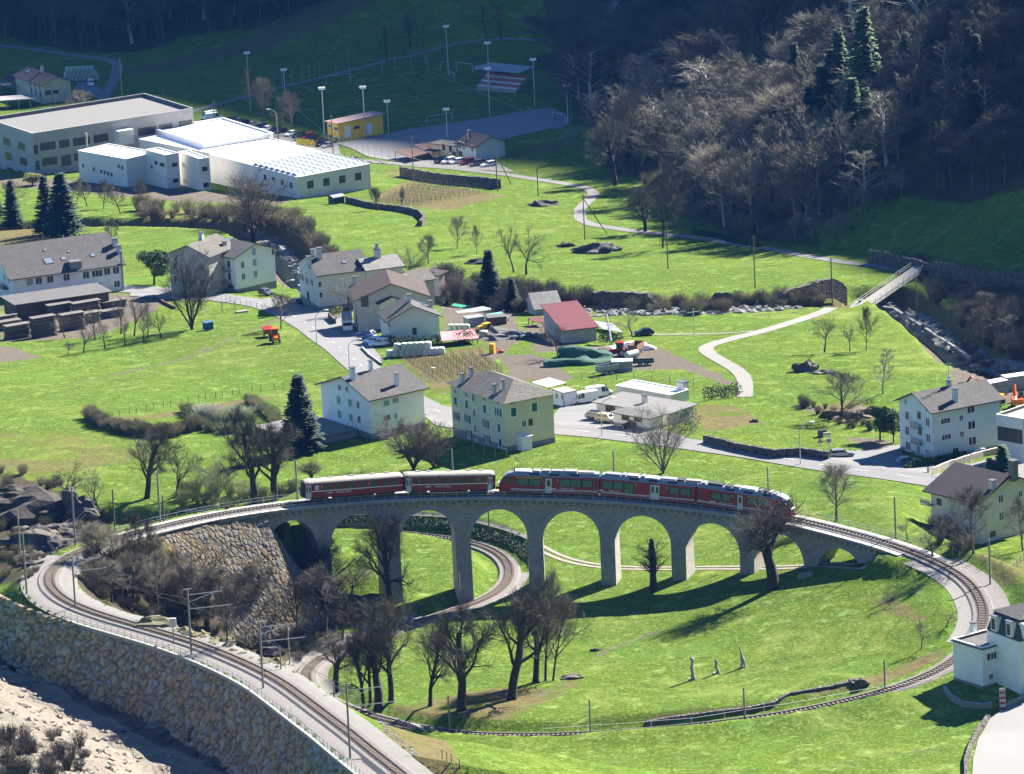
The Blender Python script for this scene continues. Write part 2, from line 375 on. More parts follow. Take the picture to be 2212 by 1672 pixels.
def G(p,dz=0.):
 """point of the ground seen at picture point p"""
 d=ray(p);x,y,z=d[0]*TS,d[1]*TS,CAMZ+d[2]*TS
 g=H_arr(x,y);k=np.argmax(z<g)
 if k==0:return onbase(p)
 a,b=z[k-1]-g[k-1],g[k]-z[k];t=TS[k-1]+(TS[k]-TS[k-1])*a/(a+b+1e-9)
 return Vector((d[0]*t,d[1]*t,CAMZ+d[2]*t+dz))
def in_poly(X,Y,P):
 r=np.zeros(X.shape,bool);n=len(P);j=n-1
 for i in range(n):
  xi,yi=P[i];xj,yj=P[j]
  if yi!=yj:r^=((yi>Y)!=(yj>Y))&(X<(xj-xi)*(Y-yi)/(yj-yi)+xi)
  j=i
 return r
def pad(px,margin=6.,z=None):
 global ZZ
 Pw=[G(p)for p in px];P=np.array([tuple(p)[:2]for p in Pw]);
 A=np.c_[P,np.ones(len(P))];co,*_=np.linalg.lstsq(A,np.array([p.z for p in Pw])if z is None else np.full(len(P),z),rcond=None)
 co[:2]*=.8;co[2]=np.mean([p.z for p in Pw])-co[0]*P[:,0].mean()-co[1]*P[:,1].mean()if z is None else z
 m=(XX>P[:,0].min()-margin*2)&(XX<P[:,0].max()+margin*2)&(YY>P[:,1].min()-margin*2)&(YY<P[:,1].max()+margin*2)
 x,y=XX[m],YY[m];ins=in_poly(x,y,P);d,_,_=seg_dist(x,y,np.r_[P,P[:1]])
 wgt=np.where(ins,1,1-smst(d,0,margin));zp=co[0]*x+co[1]*y+co[2]
 ZZ[m]=ZZ[m]*(1-wgt)+zp*wgt
pad([(250,178),(560,143),(960,130),(1290,262),(1130,275),(720,300),(600,300),(560,225)],8)
# ground sheet and its colour zones
ZN={k:np.zeros(XX.shape,np.float32)for k in 'dswf'}
def zone(ch,px,soft=3.,amt=1.,world=False):
 P=np.array(px)if world else np.array([tuple(G(p))[:2]for p in px]);Z=ZN[ch]
 m=(XX>P[:,0].min()-soft)&(XX<P[:,0].max()+soft)&(YY>P[:,1].min()-soft)&(YY<P[:,1].max()+soft)
 x,y=XX[m],YY[m];d,_,_=seg_dist(x,y,np.r_[P,P[:1]]);sd_=np.where(in_poly(x,y,P),d,-d)
 Z[m]=np.maximum(Z[m],amt*smst(sd_,-soft,soft))
def zline(ch,px,wid,soft=1.5,amt=1.,f=None):
 P=np.array([tuple((f or G)(p))[:2]for p in px]);Z=ZN[ch]
 m=(XX>P[:,0].min()-wid-soft)&(XX<P[:,0].max()+wid+soft)&(YY>P[:,1].min()-wid-soft)&(YY<P[:,1].max()+wid+soft)
 d,_,_=seg_dist(XX[m],YY[m],P);Z[m]=np.maximum(Z[m],amt*(1-smst(d,wid,wid+soft)))
d,par,side=seg_dist(XX,YY,TOE);dr=np.where(side<0,d,-d)
ZN['w']=np.maximum(ZN['w'],smst(dr,-1,5).astype(np.float32))
mead_=np.array([tuple(G(p))[:2]for p in[(1735,505),(1800,470),(1860,440),(2000,425),(2230,410),(2230,595),(2100,578),(1900,545),(1800,530)]])
dm,_,_=seg_dist(XX,YY,np.r_[mead_,mead_[:1]]);ZN['w']*=smst(np.where(in_poly(XX,YY,mead_),-dm,dm),-3,3).astype(np.float32)
mead2=np.array([tuple(G(p))[:2]for p in[(1250,330),(1300,300),(1420,330),(1480,400),(1420,420),(1300,395),(1240,350)]])
zone('w',[(-20,-20),(770,-20),(600,60),(400,75),(300,110),(200,115),(-20,70)],8)
zone('d',[(560,55),(760,-15),(860,-15),(640,85),(480,125),(300,165),(250,150)],6,.8)
zone('w',[(1270,-20),(2230,-20),(2230,400),(1260,290),(1230,200),(1150,120),(1240,95),(1290,70)],6)
zone('d',[(1740,505),(1820,480),(1830,500),(1790,530)],3,.6)
zone('w',[(2000,612),(2070,640),(2120,740),(2230,790),(2230,600)],3)
d,par,side=seg_dist(XX,YY,RIVER);wv=np.interp(par,[0,5,8,12,15,17,19,22],[5,5,6,5,3.6,3.6,4.6,6])
ZN['s']=np.maximum(ZN['s'],((1-smst(d,wv-1,wv+1))*smst(YY,1000,1040)).astype(np.float32))
ZN['d']=np.maximum(ZN['d'],((1-smst(d,wv+1,wv+4))*smst(YY,1000,1040)).astype(np.float32))
zone('d',[(640,505),(700,560),(760,590),(900,610),(870,640),(600,560)],3)
zone('d',[(300,450),(640,460),(640,500),(420,495),(300,478)],3)
zone('d',[(960,625),(1280,635),(1260,670),(1000,700)],3)
zone('w',[(-20,1020),(60,1030),(190,1090),(240,1120),(200,1165),(110,1200),(40,1270),(-20,1270)],3,.85)
zone('w',[(170,1200),(240,1180),(420,1150),(560,1160),(620,1290),(700,1330),(760,1390),(700,1405),(660,1430),(640,1470),(600,1455),(420,1375),(200,1310),(160,1260)],3,.95)
zone('d',[(640,1440),(680,1400),(800,1350),(780,1385),(690,1410)],2,.5)
zone('s',[(700,1490),(740,1440),(800,1400),(850,1370),(800,1400),(760,1450),(740,1500)],2,.4)
zone('s',[(-30,1400),(80,1430),(240,1500),(500,1600),(640,1672),(700,1720),(-30,1740)],3)
zone('s',[(-30,1400),(110,1470),(280,1570),(480,1660),(520,1720),(-30,1720)],2)
zone('d',[(-30,1560),(120,1570),(300,1640),(400,1720),(-30,1720)],3,.6)
zone('d',[(800,1540),(880,1570),(1000,1680),(900,1690),(830,1600)],2.0,.9)
zone('s',[(820,1555),(870,1600),(960,1690),(900,1690)],2.5,.45)
zone('d',[(800,1540),(900,1520),(1010,1490),(1120,1480),(1200,1490),(1230,1450),(1260,1480),(1100,1560),(950,1560)],2.5,.75)
zone('d',[(1390,1552),(1700,1520),(1990,1420),(2040,1400),(2030,1425),(1900,1480),(1650,1535),(1400,1565)],1.5,.95)
zone('d',[(1240,1220),(1640,1222),(1870,1222),(1700,1270),(1240,1265),(1160,1230)],2,.35)
zone('d',[(1860,1280),(1960,1300),(2020,1340),(1960,1345),(1880,1310)],1.5,.7)
zone('d',[(1040,1160),(1130,1180),(1160,1215),(1120,1210),(1060,1175)],1,.4)
zline('s',[(1150,1510),(1230,1465),(1310,1405),(1400,1370),(1470,1350)],.5,.7,.5)
zline('s',[(1370,1505),(1470,1480),(1560,1440),(1700,1428),(1810,1412)],.4,.6,.35)
zline('s',[(1100,1620),(1250,1680)],.6,.8,.3);zline('s',[(1440,1700),(1700,1668),(2000,1620),(2110,1600)],.4,.6,.4)
zline('s',[(150,830),(290,800),(400,775),(470,745),(600,690)],.8,1.5,.5)
zline('d',[(0,945),(120,950),(260,990),(330,980)],3,4,.5);zline('d',[(0,1000),(80,1010),(180,1000)],3,5,.6)
zline('d',[(560,860),(430,885),(300,905),(225,905)],1.5,2,.9)
zone('f',[(-30,930),(260,930),(330,980),(180,1020),(-30,1040)],8,1.)
zone('f',[(380,740),(560,700),(700,780),(560,790),(400,800)],8,.7)
zone('s',[(-20,745),(25,750),(90,773),(-20,785)],1.2,1.)
zone('s',[(1078,768),(1150,765),(1185,775),(1240,820),(1110,822)],1.,1.)
zone('s',[(1130,705),(1200,690),(1260,720),(1240,760),(1150,765)],1.5,.7)
zone('s',[(1360,740),(1400,738),(1450,760),(1540,800),(1600,832),(1560,830),(1470,798),(1400,800),(1310,800),(1290,770)],1.5,.75)
zone('s',[(950,665),(1010,640),(1100,660),(1130,740),(1060,760),(1040,735),(960,715)],2,.85)
zone('s',[(1060,735),(1100,725),(1110,750),(1060,790),(1045,770)],1.5,.7)
zone('d',[(860,775),(1040,745),(1090,800),(1000,850),(940,850)],1.5,.85)
zone('d',[(790,430),(880,392),(1050,415),(1090,425),(960,455)],2,.9)
zone('d',[(-20,500),(90,490),(155,520),(100,550),(-20,560)],2,.8)
zone('d',[(1520,870),(1600,880),(1660,915),(1520,935),(1480,900)],2,.8)
zone('s',[(1700,870),(1770,880),(1850,910),(1800,905),(1730,890)],2,.8)
zone('d',[(1740,880),(1860,860),(1900,905),(1830,915)],2,.8);zone('s',[(1800,940),(1930,950),(1940,975),(1850,965)],2,.7)
zone('s',[(640,640),(700,660),(760,680),(760,745),(700,730)],1,.4)
zone('s',[(0,640),(240,635),(400,640),(300,690),(200,730),(0,740)],2,.75)
zone('s',[(-20,380),(300,395),(640,430),(600,445),(300,430),(-20,400)],2,.7)
zone('d',[(810,375),(860,365),(1080,385),(1060,405),(900,395)],1.5,.6);zone('d',[(1095,325),(1250,305),(1265,312),(1100,340)],1,.9)
zone('s',[(2060,770),(2230,800),(2230,880),(2170,870),(2050,850)],3,.9)
zone('d',[(2080,1180),(2230,1190),(2230,1270),(2150,1270),(2110,1220)],1.5,.6)
zone('d',[(1500,935),(1540,955),(1760,990),(2010,1035),(1990,1045),(1750,1005)],1,.4)
def grid_mesh(name,mat):
 ny,nx=XX.shape;me=bpy.data.meshes.new(name)
 co=np.stack([XX,YY,ZZ],2).reshape(-1,3).astype(np.float32)
 idx=np.arange(nx*ny).reshape(ny,nx)
 q=np.stack([idx[:-1,:-1],idx[:-1,1:],idx[1:,1:],idx[1:,:-1]],2).reshape(-1,4)
 me.vertices.add(len(co));me.vertices.foreach_set('co',co.ravel())
 me.loops.add(q.size);me.loops.foreach_set('vertex_index',q.ravel().astype(np.int32))
 me.polygons.add(len(q));me.polygons.foreach_set('loop_start',np.arange(0,q.size,4,dtype=np.int32))
 try:me.polygons.foreach_set('loop_total',np.full(len(q),4,dtype=np.int32))
 except Exception:pass
 me.polygons.foreach_set('use_smooth',np.ones(len(q),bool));me.update(calc_edges=True)
 at=me.color_attributes.new('zone','FLOAT_COLOR','POINT')
 at.data.foreach_set('color',np.stack([ZN['d'],ZN['s'],ZN['w'],ZN['f']],2).reshape(-1).astype(np.float32))
 me.materials.append(mat);o=bpy.data.objects.new(name,me);COL.objects.link(o);return o
def ground_mat():
 m,nt,bs=base_mat('meadow and wood floor');co=worldpos(nt)
 at=nd(nt,'ShaderNodeVertexColor',layer_name='zone');sep=nd(nt,'ShaderNodeSeparateColor');nt.links.new(at.outputs[0],sep.inputs[0])
 nbig=noise_out(nt,co,.022,4,.55);nmid=noise_out(nt,co,.16,5,.65,.4);nfin=noise_out(nt,co,1.9,4,.75);ntu=noise_out(nt,co,.85,5,.8)
 g=mixc(nt,ramp(nt,nbig,.38,.62),(0.066,0.109,0.009),(0.087,0.129,0.010))
 g=mixc(nt,ramp(nt,nmid,.42,.62,0,.8),g,(0.048,0.090,0.011))
 g=mixc(nt,ramp(nt,ntu,.50,.66,0,.75),g,(0.118,0.149,0.034))
 g=mixc(nt,ramp(nt,ntu,.46,.34,0,.85),g,(0.028,0.055,0.007))
 g=mixc(nt,ramp(nt,nfin,.52,.36,0,.6),g,(0.036,0.065,0.007))
 nv=noise_out(nt,co,.055,6,.7,1.2);g=mixc(nt,ramp(nt,nv,.54,.66,0,.55),g,(.165,.190,.045));g=mixc(nt,ramp(nt,nv,.46,.36,0,.5),g,(.075,.150,.020))
 npt=noise_out(nt,co,1.9,3,.85);g=mixc(nt,ramp(nt,npt,.57,.68,0,.8),g,(.24,.33,.11));g=mixc(nt,ramp(nt,npt,.43,.33,0,.85),g,(.045,.105,.010));g=mixc(nt,ramp(nt,noise_out(nt,co,.33,4,.7),.56,.68,0,.5),g,(.21,.31,.085))
 wv=nd(nt,'ShaderNodeTexWave');wv.inputs['Scale'].default_value=.16;wv.inputs['Distortion'].default_value=7;wv.inputs['Detail'].default_value=3;nt.links.new(co,wv.inputs[0])
 fm=nd(nt,'ShaderNodeMath',operation='MULTIPLY');nt.links.new(at.outputs[1],fm.inputs[0]);nt.links.new(ramp(nt,wv.outputs[1],.4,.9,0,.55),fm.inputs[1])
 g=mixc(nt,fm.outputs[0],g,(0.111,0.106,0.032))
 def edge(ch,n,sc=.7):
  a=nd(nt,'ShaderNodeMath',operation='ADD');nt.links.new(sep.outputs[ch],a.inputs[0]);nt.links.new(ramp(nt,n,.25,.75,-sc/2,sc/2),a.inputs[1]);return ramp(nt,a.outputs[0],.35,.65)
 dry=mixc(nt,ramp(nt,ntu,.38,.66),(0.081,0.065,0.030),(0.153,0.128,0.059));dry=mixc(nt,ramp(nt,nmid,.5,.68),dry,(0.068,0.102,0.013))
 soil=mixc(nt,ramp(nt,nfin,.3,.7),(0.072,0.058,0.045),(0.145,0.123,0.102));soil=mixc(nt,ramp(nt,nmid,.45,.6,0,.5),soil,(0.106,0.093,0.077))
 wood=mixc(nt,ramp(nt,nfin,.3,.7),(0.030,0.024,0.017),(0.078,0.064,0.045));wood=mixc(nt,ramp(nt,nmid,.50,.62),wood,(0.047,0.060,0.013))
 c=mixc(nt,edge(2,nmid),g,wood);c=mixc(nt,edge(0,nmid),c,dry);c=mixc(nt,edge(1,nmid,.5),c,soil)
 nt.links.new(c,bs.inputs['Base Color']);bs.inputs['Roughness'].default_value=1;bs.inputs['Specular IOR Level'].default_value=.03
 ad=nd(nt,'ShaderNodeMath',operation='ADD');nt.links.new(ntu,ad.inputs[0]);nt.links.new(nfin,ad.inputs[1]);bump(nt,bs,ad.outputs[0],.55,.35)
 return m
def resample(P,st):
 P=np.array([tuple(p)for p in P],float);d=np.r_[0,np.cumsum(np.linalg.norm(np.diff(P[:,:2],axis=0),axis=1))]
 n=max(2,int(d[-1]/st)+1);s=np.linspace(0,d[-1],n);return np.stack([np.interp(s,d,P[:,k])for k in range(3)],1)
def ribbon(name,px,width,mat,lift=.1,kind='structure',st=1.5,widths=None,world=False,smooth_it=2,parent=None,pts_only=False,nx=4):
 P=[Vector(p)for p in px]if world else[G(p)for p in px]
 P,s=smooth_path(P,st,smooth_it);T=tang(P);N=np.stack([T[:,1],-T[:,0]],1)
 W=np.interp(np.linspace(0,1,len(P)),np.linspace(0,1,len(widths)),widths)if widths else np.full(len(P),width)
 if pts_only:return P,T,N,W
 zc=H_arr(P[:,0],P[:,1]);zc=np.convolve(np.pad(zc,2,mode='edge'),np.ones(5)/5,'valid')
 mb=MB();offs=np.linspace(-.5,.5,nx+1);rows=[]
 for i in range(len(P)):
  row=[]
  for o in offs:
   x,y=P[i,0]+N[i,0]*o*W[i],P[i,1]+N[i,1]*o*W[i]
   row.append(len(mb.v));mb.v.append((x,y,max(H(x,y),zc[i]-.15)+lift))
  rows.append(row)
 for i in range(len(P)-1):
  for k in range(nx):
   mb.f.append((rows[i][k],rows[i][k+1],rows[i+1][k+1],rows[i+1][k]));mb.m.append(0)
   mb.uv.append([(s[i],offs[k]*W[i]),(s[i],offs[k+1]*W[i]),(s[i+1],offs[k+1]*W[i+1]),(s[i+1],offs[k]*W[i+1])])
 o=mb.build(name,mat,parent,smooth=True,fixn=False);return tag(o,kind=kind)if parent is None else o
def smooth_under(px,width,blend=2.5,world=False):
 """level the ground across a road so that the ribbon lies on it"""
 global ZZ
 P=[Vector(p)for p in px]if world else[G(p)for p in px];P,s=smooth_path(P,2.5,2)
 zc=H_arr(P[:,0],P[:,1]);zc=np.convolve(np.pad(zc,3,mode='edge'),np.ones(7)/7,'valid')
 m=(XX>P[:,0].min()-9)&(XX<P[:,0].max()+9)&(YY>P[:,1].min()-9)&(YY<P[:,1].max()+9)
 x,y=XX[m],YY[m];d,par,side=seg_dist(x,y,P[:,:2]);zz=np.interp(par,np.arange(len(P)),zc)
 wgt=1-smst(d,width/2+.8,width/2+.8+blend);ZZ[m]=ZZ[m]*(1-wgt)+zz*wgt
def patch(name,px,mat,lift=.12,kind='structure',st=2.0,parent=None,world=False):
 """paved area draped over the ground: a fan-free grid clipped to the outline"""
 P=np.array([tuple(p)[:2]for p in px])if world else np.array([tuple(G(p))[:2]for p in px])
 bm=bmesh.new();vs=[bm.verts.new((a,b,0))for a,b in P];bm.faces.new(vs)
 x0,y0=P.min(0);x1,y1=P.max(0)
 for c in np.arange(x0+st,x1,st):bmesh.ops.bisect_plane(bm,geom=bm.verts[:]+bm.edges[:]+bm.faces[:],plane_co=(c,0,0),plane_no=(1,0,0))
 for c in np.arange(y0+st,y1,st):bmesh.ops.bisect_plane(bm,geom=bm.verts[:]+bm.edges[:]+bm.faces[:],plane_co=(0,c,0),plane_no=(0,1,0))
 for v in bm.verts:v.co.z=H(v.co.x,v.co.y)+lift
 bmesh.ops.recalc_face_normals(bm,faces=bm.faces)
 me=bpy.data.meshes.new(name)
 if sum(f.normal.z for f in bm.faces)<0:bmesh.ops.reverse_faces(bm,faces=bm.faces)
 bm.to_mesh(me);bm.free();me.materials.append(mat);o=bpy.data.objects.new(name,me);COL.objects.link(o)
 if parent is not None:o.parent=parent
 return tag(o,kind=kind)if parent is None else o
MAIN=[(250,622),(365,630),(460,641),(529,650),(575,659),(617,675),(650,692),(683,713),(784,795),(850,845),(930,885),(1050,915),(1203,929),(1291,936),(1367,945),(1493,961),(1660,985),(1755,1002),(1856,1018),(1957,1031),(2040,1043),(2160,1062),(2300,1085)]
LANE=[(640,322),(700,333),(760,345),(860,354),(980,364),(1100,378),(1216,396),(1262,405),(1285,418),(1272,433),(1252,452),(1252,474),(1280,487),(1341,496),(1442,507),(1543,518),(1660,537),(1730,552),(1831,568),(1906,578),(1960,588),(1985,597)]
LANE2=[(1862,650),(1780,674),(1705,699),(1650,716),(1593,729),(1543,742),(1520,752),(1530,764),(1556,779),(1589,797),(1607,814),(1611,836),(1609,858)]
FARLANE=[(400,245),(496,219),(587,194),(683,171),(809,139),(910,113),(1011,90),(1115,84),(1190,88),(1241,85),(1279,78),(1298,64),(1308,38),(1328,5),(1345,-30)]
LEFTLANE=[(-30,95),(50,104),(113,113),(181,123),(240,130),(255,140),(250,165),(235,195),(222,212),(240,230),(275,246)]
TRACK=[(380,1113),(600,1118),(709,1122),(809,1122),(872,1118),(960,1120),(1022,1128),(1115,1153),(1165,1184),(1215,1209),(1266,1222),(1367,1228),(1543,1225),(1680,1226),(1856,1222),(1890,1216)]
for P_,W_ in((MAIN,7),(LANE,3.4),(LANE2,3.4),(FARLANE,3.2),(LEFTLANE,4)):smooth_under(P_,W_)
asph=M('asphalt',(.155,.152,.152),.9,.10,.25,col2=(.12,.118,.118));asph2=M('lane asphalt',(.15,.146,.138),.9,.14,.3)
conc=M('light concrete',(.26,.256,.236),.85,.12,.4);concd=M('concrete',(0.240,0.234,0.219),.85,.16,.5)
gravel=M('gravel',(0.198,0.180,0.162),.95,.35,3.0,col2=(0.102,0.093,0.087),bmp=.6,scb=9)
ballast=M('track ballast',(0.216,0.198,0.180),.95,.4,4.0,col2=(0.078,0.072,0.069),bmp=.9,scb=9)
finegravel=M('fine gravel path',(.17,.163,.148),.95,.12,.6)
dirt=M('dirt track',(0.252,0.222,0.180),.95,.2,.8)
white=M('white paint',(0.480,0.480,0.468),.6,.05);river_m=M_glass('shallow water',(0.012,0.018,0.021),.08)
ground=tag(grid_mesh('ground',ground_mat()),kind='structure')
ribbon('road',MAIN,6.6,asph,.10)
ribbon('lane',LANE,3.0,asph2,.09);ribbon('lane',LANE2,3.0,M('pale lane',(.185,.178,.16),.9,.1,.3),.09)
ribbon('lane',FARLANE,2.8,asph2,.12);ribbon('lane',LEFTLANE,3.6,asph2,.12)
ribbon('path',[(1360,722),(1404,723),(1500,722),(1600,718),(1640,716)],1.6,finegravel,.07)
for off in(-.75,.75):
 P,T,N,W=ribbon('x',TRACK,1,dirt,pts_only=True)
 ribbon('path',[(P[i,0]+N[i,0]*off,P[i,1]+N[i,1]*off,0)for i in range(0,len(P),3)],.8,dirt,.07,world=True,nx=2)
mk=MB();P,T,N,W=ribbon('x',MAIN,1,white,pts_only=True)
for i in range(0,len(P)-2,6):
 for s0 in(0,):
  a,b=P[i],P[i+2];n=N[i];w2=.11
  zz=max(H(a[0],a[1]),H(b[0],b[1]))
  q=[(a[0]-n[0]*w2,a[1]-n[1]*w2),(a[0]+n[0]*w2,a[1]+n[1]*w2),(b[0]+n[0]*w2,b[1]+n[1]*w2),(b[0]-n[0]*w2,b[1]-n[1]*w2)]
  mk.quad(*[(x,y,H(x,y)+.16)for x,y in q])
tag(mk.build('road_markings',white),kind='structure')
patch('garage_yard',[(1190,905),(1210,880),(1250,862),(1300,850),(1290,875),(1335,915),(1400,922),(1470,940),(1500,955),(1367,940),(1200,922)],asph)
patch('parking_yard',[(1790,988),(1830,978),(1945,962),(1950,985),(2020,1000),(2010,1030),(1860,1014),(1780,1000)],asph)
patch('ramp',[(2010,1030),(2060,1010),(2110,1000),(2160,985),(2230,975),(2230,1060),(2100,1045)],asph2,.14)
patch('car_park',[(470,262),(560,262),(600,285),(730,310),(735,335),(660,325),(560,300),(455,275)],asph2)
patch('forecourt',[(860,352),(900,345),(990,346),(1075,352),(1110,372),(960,362)],finegravel,.1)
patch('gravel_pitch',[(724,310),(827,291),(897,277),(1036,257),(1115,243),(1190,233),(1240,255),(1231,268),(1180,281),(1115,295),(1050,312),(985,330),(860,350),(792,338)],M('pitch gravel',(.18,.176,.168),.95,.1,.15),.15,st=3)
patch('yard',[(285,618),(365,622),(450,636),(455,650),(360,648),(280,640)],asph,.13)
patch('yard',[(600,640),(650,660),(690,670),(760,690),(800,745),(830,780),(790,775),(700,700),(640,690),(560,650)],asph,.08)
patch('yard',[(950,880),(985,880),(1000,930),(940,920),(915,900)],asph2,.13)
patch('farm_drive',[(165,180),(200,178),(225,200),(218,215),(190,205),(160,195)],finegravel,.12)
patch('road',[(2235,1512),(2170,1529),(2137,1556),(2114,1596),(2102,1640),(2099,1700),(2235,1700)],M('bright concrete road',(.185,.182,.172),.8,.05,.1),.12)
patch('scree_slope',[(-40,1425),(60,1450),(200,1535),(330,1605),(480,1668),(560,1740),(-60,1740)],M('scree ground',(.215,.185,.145),.95,.35,1.6,col2=(.085,.07,.05),bmp=.8,scb=5),.06,st=1.2)
ribbon('river',[tuple(p)+(0,)for p in RIVER[2:]],6,river_m,.25,world=True)
A_,B_,C_,D_=[G(p)for p in((593,197),(925,154),(1125,238),(702,287))]
def bil(u,v):
 p=(A_*(1-u)+B_*u)*(1-v)+(D_*(1-u)+C_*u)*v;return(p.x,p.y,H(p.x,p.y)+.13)
mk=MB()
def mline(pts,w_=.14):
 for a,b in zip(pts[:-1],pts[1:]):
  a,b=Vector(a),Vector(b);d=(b-a).to_2d();n=Vector((d.y,-d.x)).normalized()*w_/2
  mk.quad((a.x-n.x,a.y-n.y,a.z),(a.x+n.x,a.y+n.y,a.z),(b.x+n.x,b.y+n.y,b.z),(b.x-n.x,b.y-n.y,b.z))
for a,b in(((0,0),(1,0)),((1,0),(1,1)),((0,0),(0,1)),((0,1),(1,1)),((0,.5),(1,.5)),((.2,0),(.2,.16)),((.8,0),(.8,.16)),((.2,.16),(.8,.16)),((.36,0),(.36,.055)),((.64,0),(.64,.055)),((.36,.055),(.64,.055))):
 mline([bil(a[0]+(b[0]-a[0])*t,a[1]+(b[1]-a[1])*t)for t in np.linspace(0,1,12)])
c=(A_+B_+C_+D_)/4;mline([(c.x+9.15*math.cos(t),c.y+9.15*math.sin(t),H(c.x+9.15*math.cos(t),c.y+9.15*math.sin(t))+.13)for t in np.linspace(0,2*math.pi,40)])
tag(mk.build('pitch_markings',white),kind='structure')
# railway track
steel=M('rail steel',(.11,.09,.075),.45,.2,3,metal=.3);sleeper_m=M('sleepers',(.22,.17,.125),.9,.3,2)
def sweep(mb,s0,s1,prof,st=1.0,m=0,closed=False,uvscale=1.):
 ss=np.linspace(s0,s1,max(2,int((s1-s0)/st)+1));rows=[]
 for s in ss:
  row=[]
  for o,dz in prof:
   p,_=line_at(s,o,dz);row.append(len(mb.v));mb.v.append(tuple(p))
  rows.append(row)
 n=len(prof);acc=np.r_[0,np.cumsum([math.hypot(prof[(k+1)%n][0]-prof[k][0],prof[(k+1)%n][1]-prof[k][1])for k in range(n)])]
 for i in range(len(ss)-1):
  for k in range(n if closed else n-1):
   k2=(k+1)%n
   mb.f.append((rows[i][k],rows[i+1][k],rows[i+1][k2],rows[i][k2]));mb.m.append(m)
   mb.uv.append([(ss[i],acc[k]),(ss[i+1],acc[k]),(ss[i+1],acc[k+1]),(ss[i],acc[k+1])])
 if closed:
  mb.f.append(tuple(rows[0]));mb.m.append(m);mb.uv.append(None);mb.f.append(tuple(rows[-1][::-1]));mb.m.append(m);mb.uv.append(None)
 return mb
SEND=LS[-1]-1
def railway(s0,s1,label,shoulder):
 t=thing('railway_track',line_at(s0)[0],0,label,'railway track','railway tracks of the spiral')
 def fin(o):
  for v in o.data.vertices:v.co-=t.location
  return o
 b=MB();sweep(b,s0,s1,[(-shoulder[0],-.9),(-1.55,-.14),(1.55,-.14),(shoulder[1],-.9)]);fin(b.build('ballast_bed',ballast,t,fixn=False))
 for o in(-.56,.56):
  r=MB();sweep(r,s0,s1,[(o-.055,-.1),(o-.055,.1),(o+.055,.1),(o+.055,-.1)],.8,closed=True);fin(r.build('rail',steel,t,fixn=False))
 k=MB()
 for s in np.arange(s0+.3,s1-.3,.75):
  p,d=line_at(s,0,-.09);k.box(p,(1.8,.26,.14),rz=math.atan2(d.y,d.x)+math.pi/2)
 o=fin(k.build('sleepers',sleeper_m,t,uv=False,fixn=False));o['kind']='stuff'
 return t
S_MID=s_near(2110,1375,10)
railway(0.5,S_MID,'upper railway track curving over the stone viaduct and along the tall boulder wall',(2.6,2.6))
railway(S_MID,SEND,'lower railway track looping under the viaduct arches and along the meadow bank',(2.2,2.7))
def strip(name,s0,s1,o0,o1,mat,dz=-.3,st=2.,drape=True):
 mb=MB();ss=np.linspace(s0,s1,int((s1-s0)/st)+2);rows=[]
 for s in ss:
  row=[]
  for o in np.linspace(o0,o1,4):
   p,_=line_at(s,o,dz)
   if drape:p.z=max(H(p.x,p.y)+.08,p.z-.3)
   row.append(len(mb.v));mb.v.append(tuple(p))
  rows.append(row)
 for i in range(len(ss)-1):
  for k in range(3):mb.f.append((rows[i][k],rows[i+1][k],rows[i+1][k+1],rows[i][k+1]));mb.m.append(0);mb.uv.append(None)
 return tag(mb.build(name,mat,smooth=True,fixn=False),kind='structure')
S_L=s_near(104,1240,22);S_WALL1=s_near(215,1327,22)
strip('gravel_path',1,s_near(240,1165,20.9),1.8,4.3,finegravel)
strip('gravel_path',1,s_near(156,1194,21.5),-4.4,-1.8,gravel)
strip('gravel_path',VIA1+1,S_MID+3,1.8,4.0,finegravel);strip('gravel_path',VIA1+4,S_MID-4,-4.4,-1.8,gravel)
strip('gravel_path',s_near(663,1478,.8),s_near(935,1332,-.8),-4.2,-1.9,gravel);strip('gravel_path',s_near(700,1505,1.2),s_near(1104,1235,-1.6),1.9,3.4,gravel)
# viaduct
stone=M_brick('viaduct masonry',(.36,.34,.30),(.24,.23,.205),(.13,.125,.115),.62,.30,.018,.45,bstr=.8)
vous=M('arch stones',(.32,.31,.285),.85,.4,2.2,col2=(.17,.165,.155));coping=M('coping slabs',(.36,.34,.305),.85,.12,.5)
DW=2.45
S_SH=s_near(869,1672)
px_=[s_at_px(x,LS[0]+s_near(560,1096),s_near(1970,1189))for x in(677,824,995,1156,1317,1474,1622,1755)]
k_,c_=np.polyfit(range(8),px_,1);print('pier s',px_,'spacing',k_);piers=[c_+k_*i for i in range(8)];PH=1.3
openings=[(piers[0]-k_+PH,piers[0]-PH)]+[(a+PH,b-PH)for a,b in zip(piers[:-1],piers[1:])]+[(piers[-1]+PH,piers[-1]+k_-PH)]
A0,A1=openings[0][0]-9.5,openings[-1][1]+9.0
def ztop(s):return float(np.interp(s,LS,LP[:,2]))-.55
def intrados(s,op):
 a,b=op;c=(a+b)/2;r=(b-a)/2;crown=ztop(c)-1.75
 return crown-r+math.sqrt(max(0,r*r-(s-c)**2))
def face_off(z,s,sgn):
 return sgn*(2.05+.035*max(0,ztop(s)-z))
def vp(s,z,sgn):
 p,_=line_at(s,face_off(z,s,sgn));p.z=z;return p
via=thing('viaduct',line_at((A0+A1)/2)[0]*1,0,'curved nine-arch stone railway viaduct carrying the red train','viaduct')
def vfin(o):
 for v in o.data.vertices:v.co-=via.location
 return o
mb=MB()
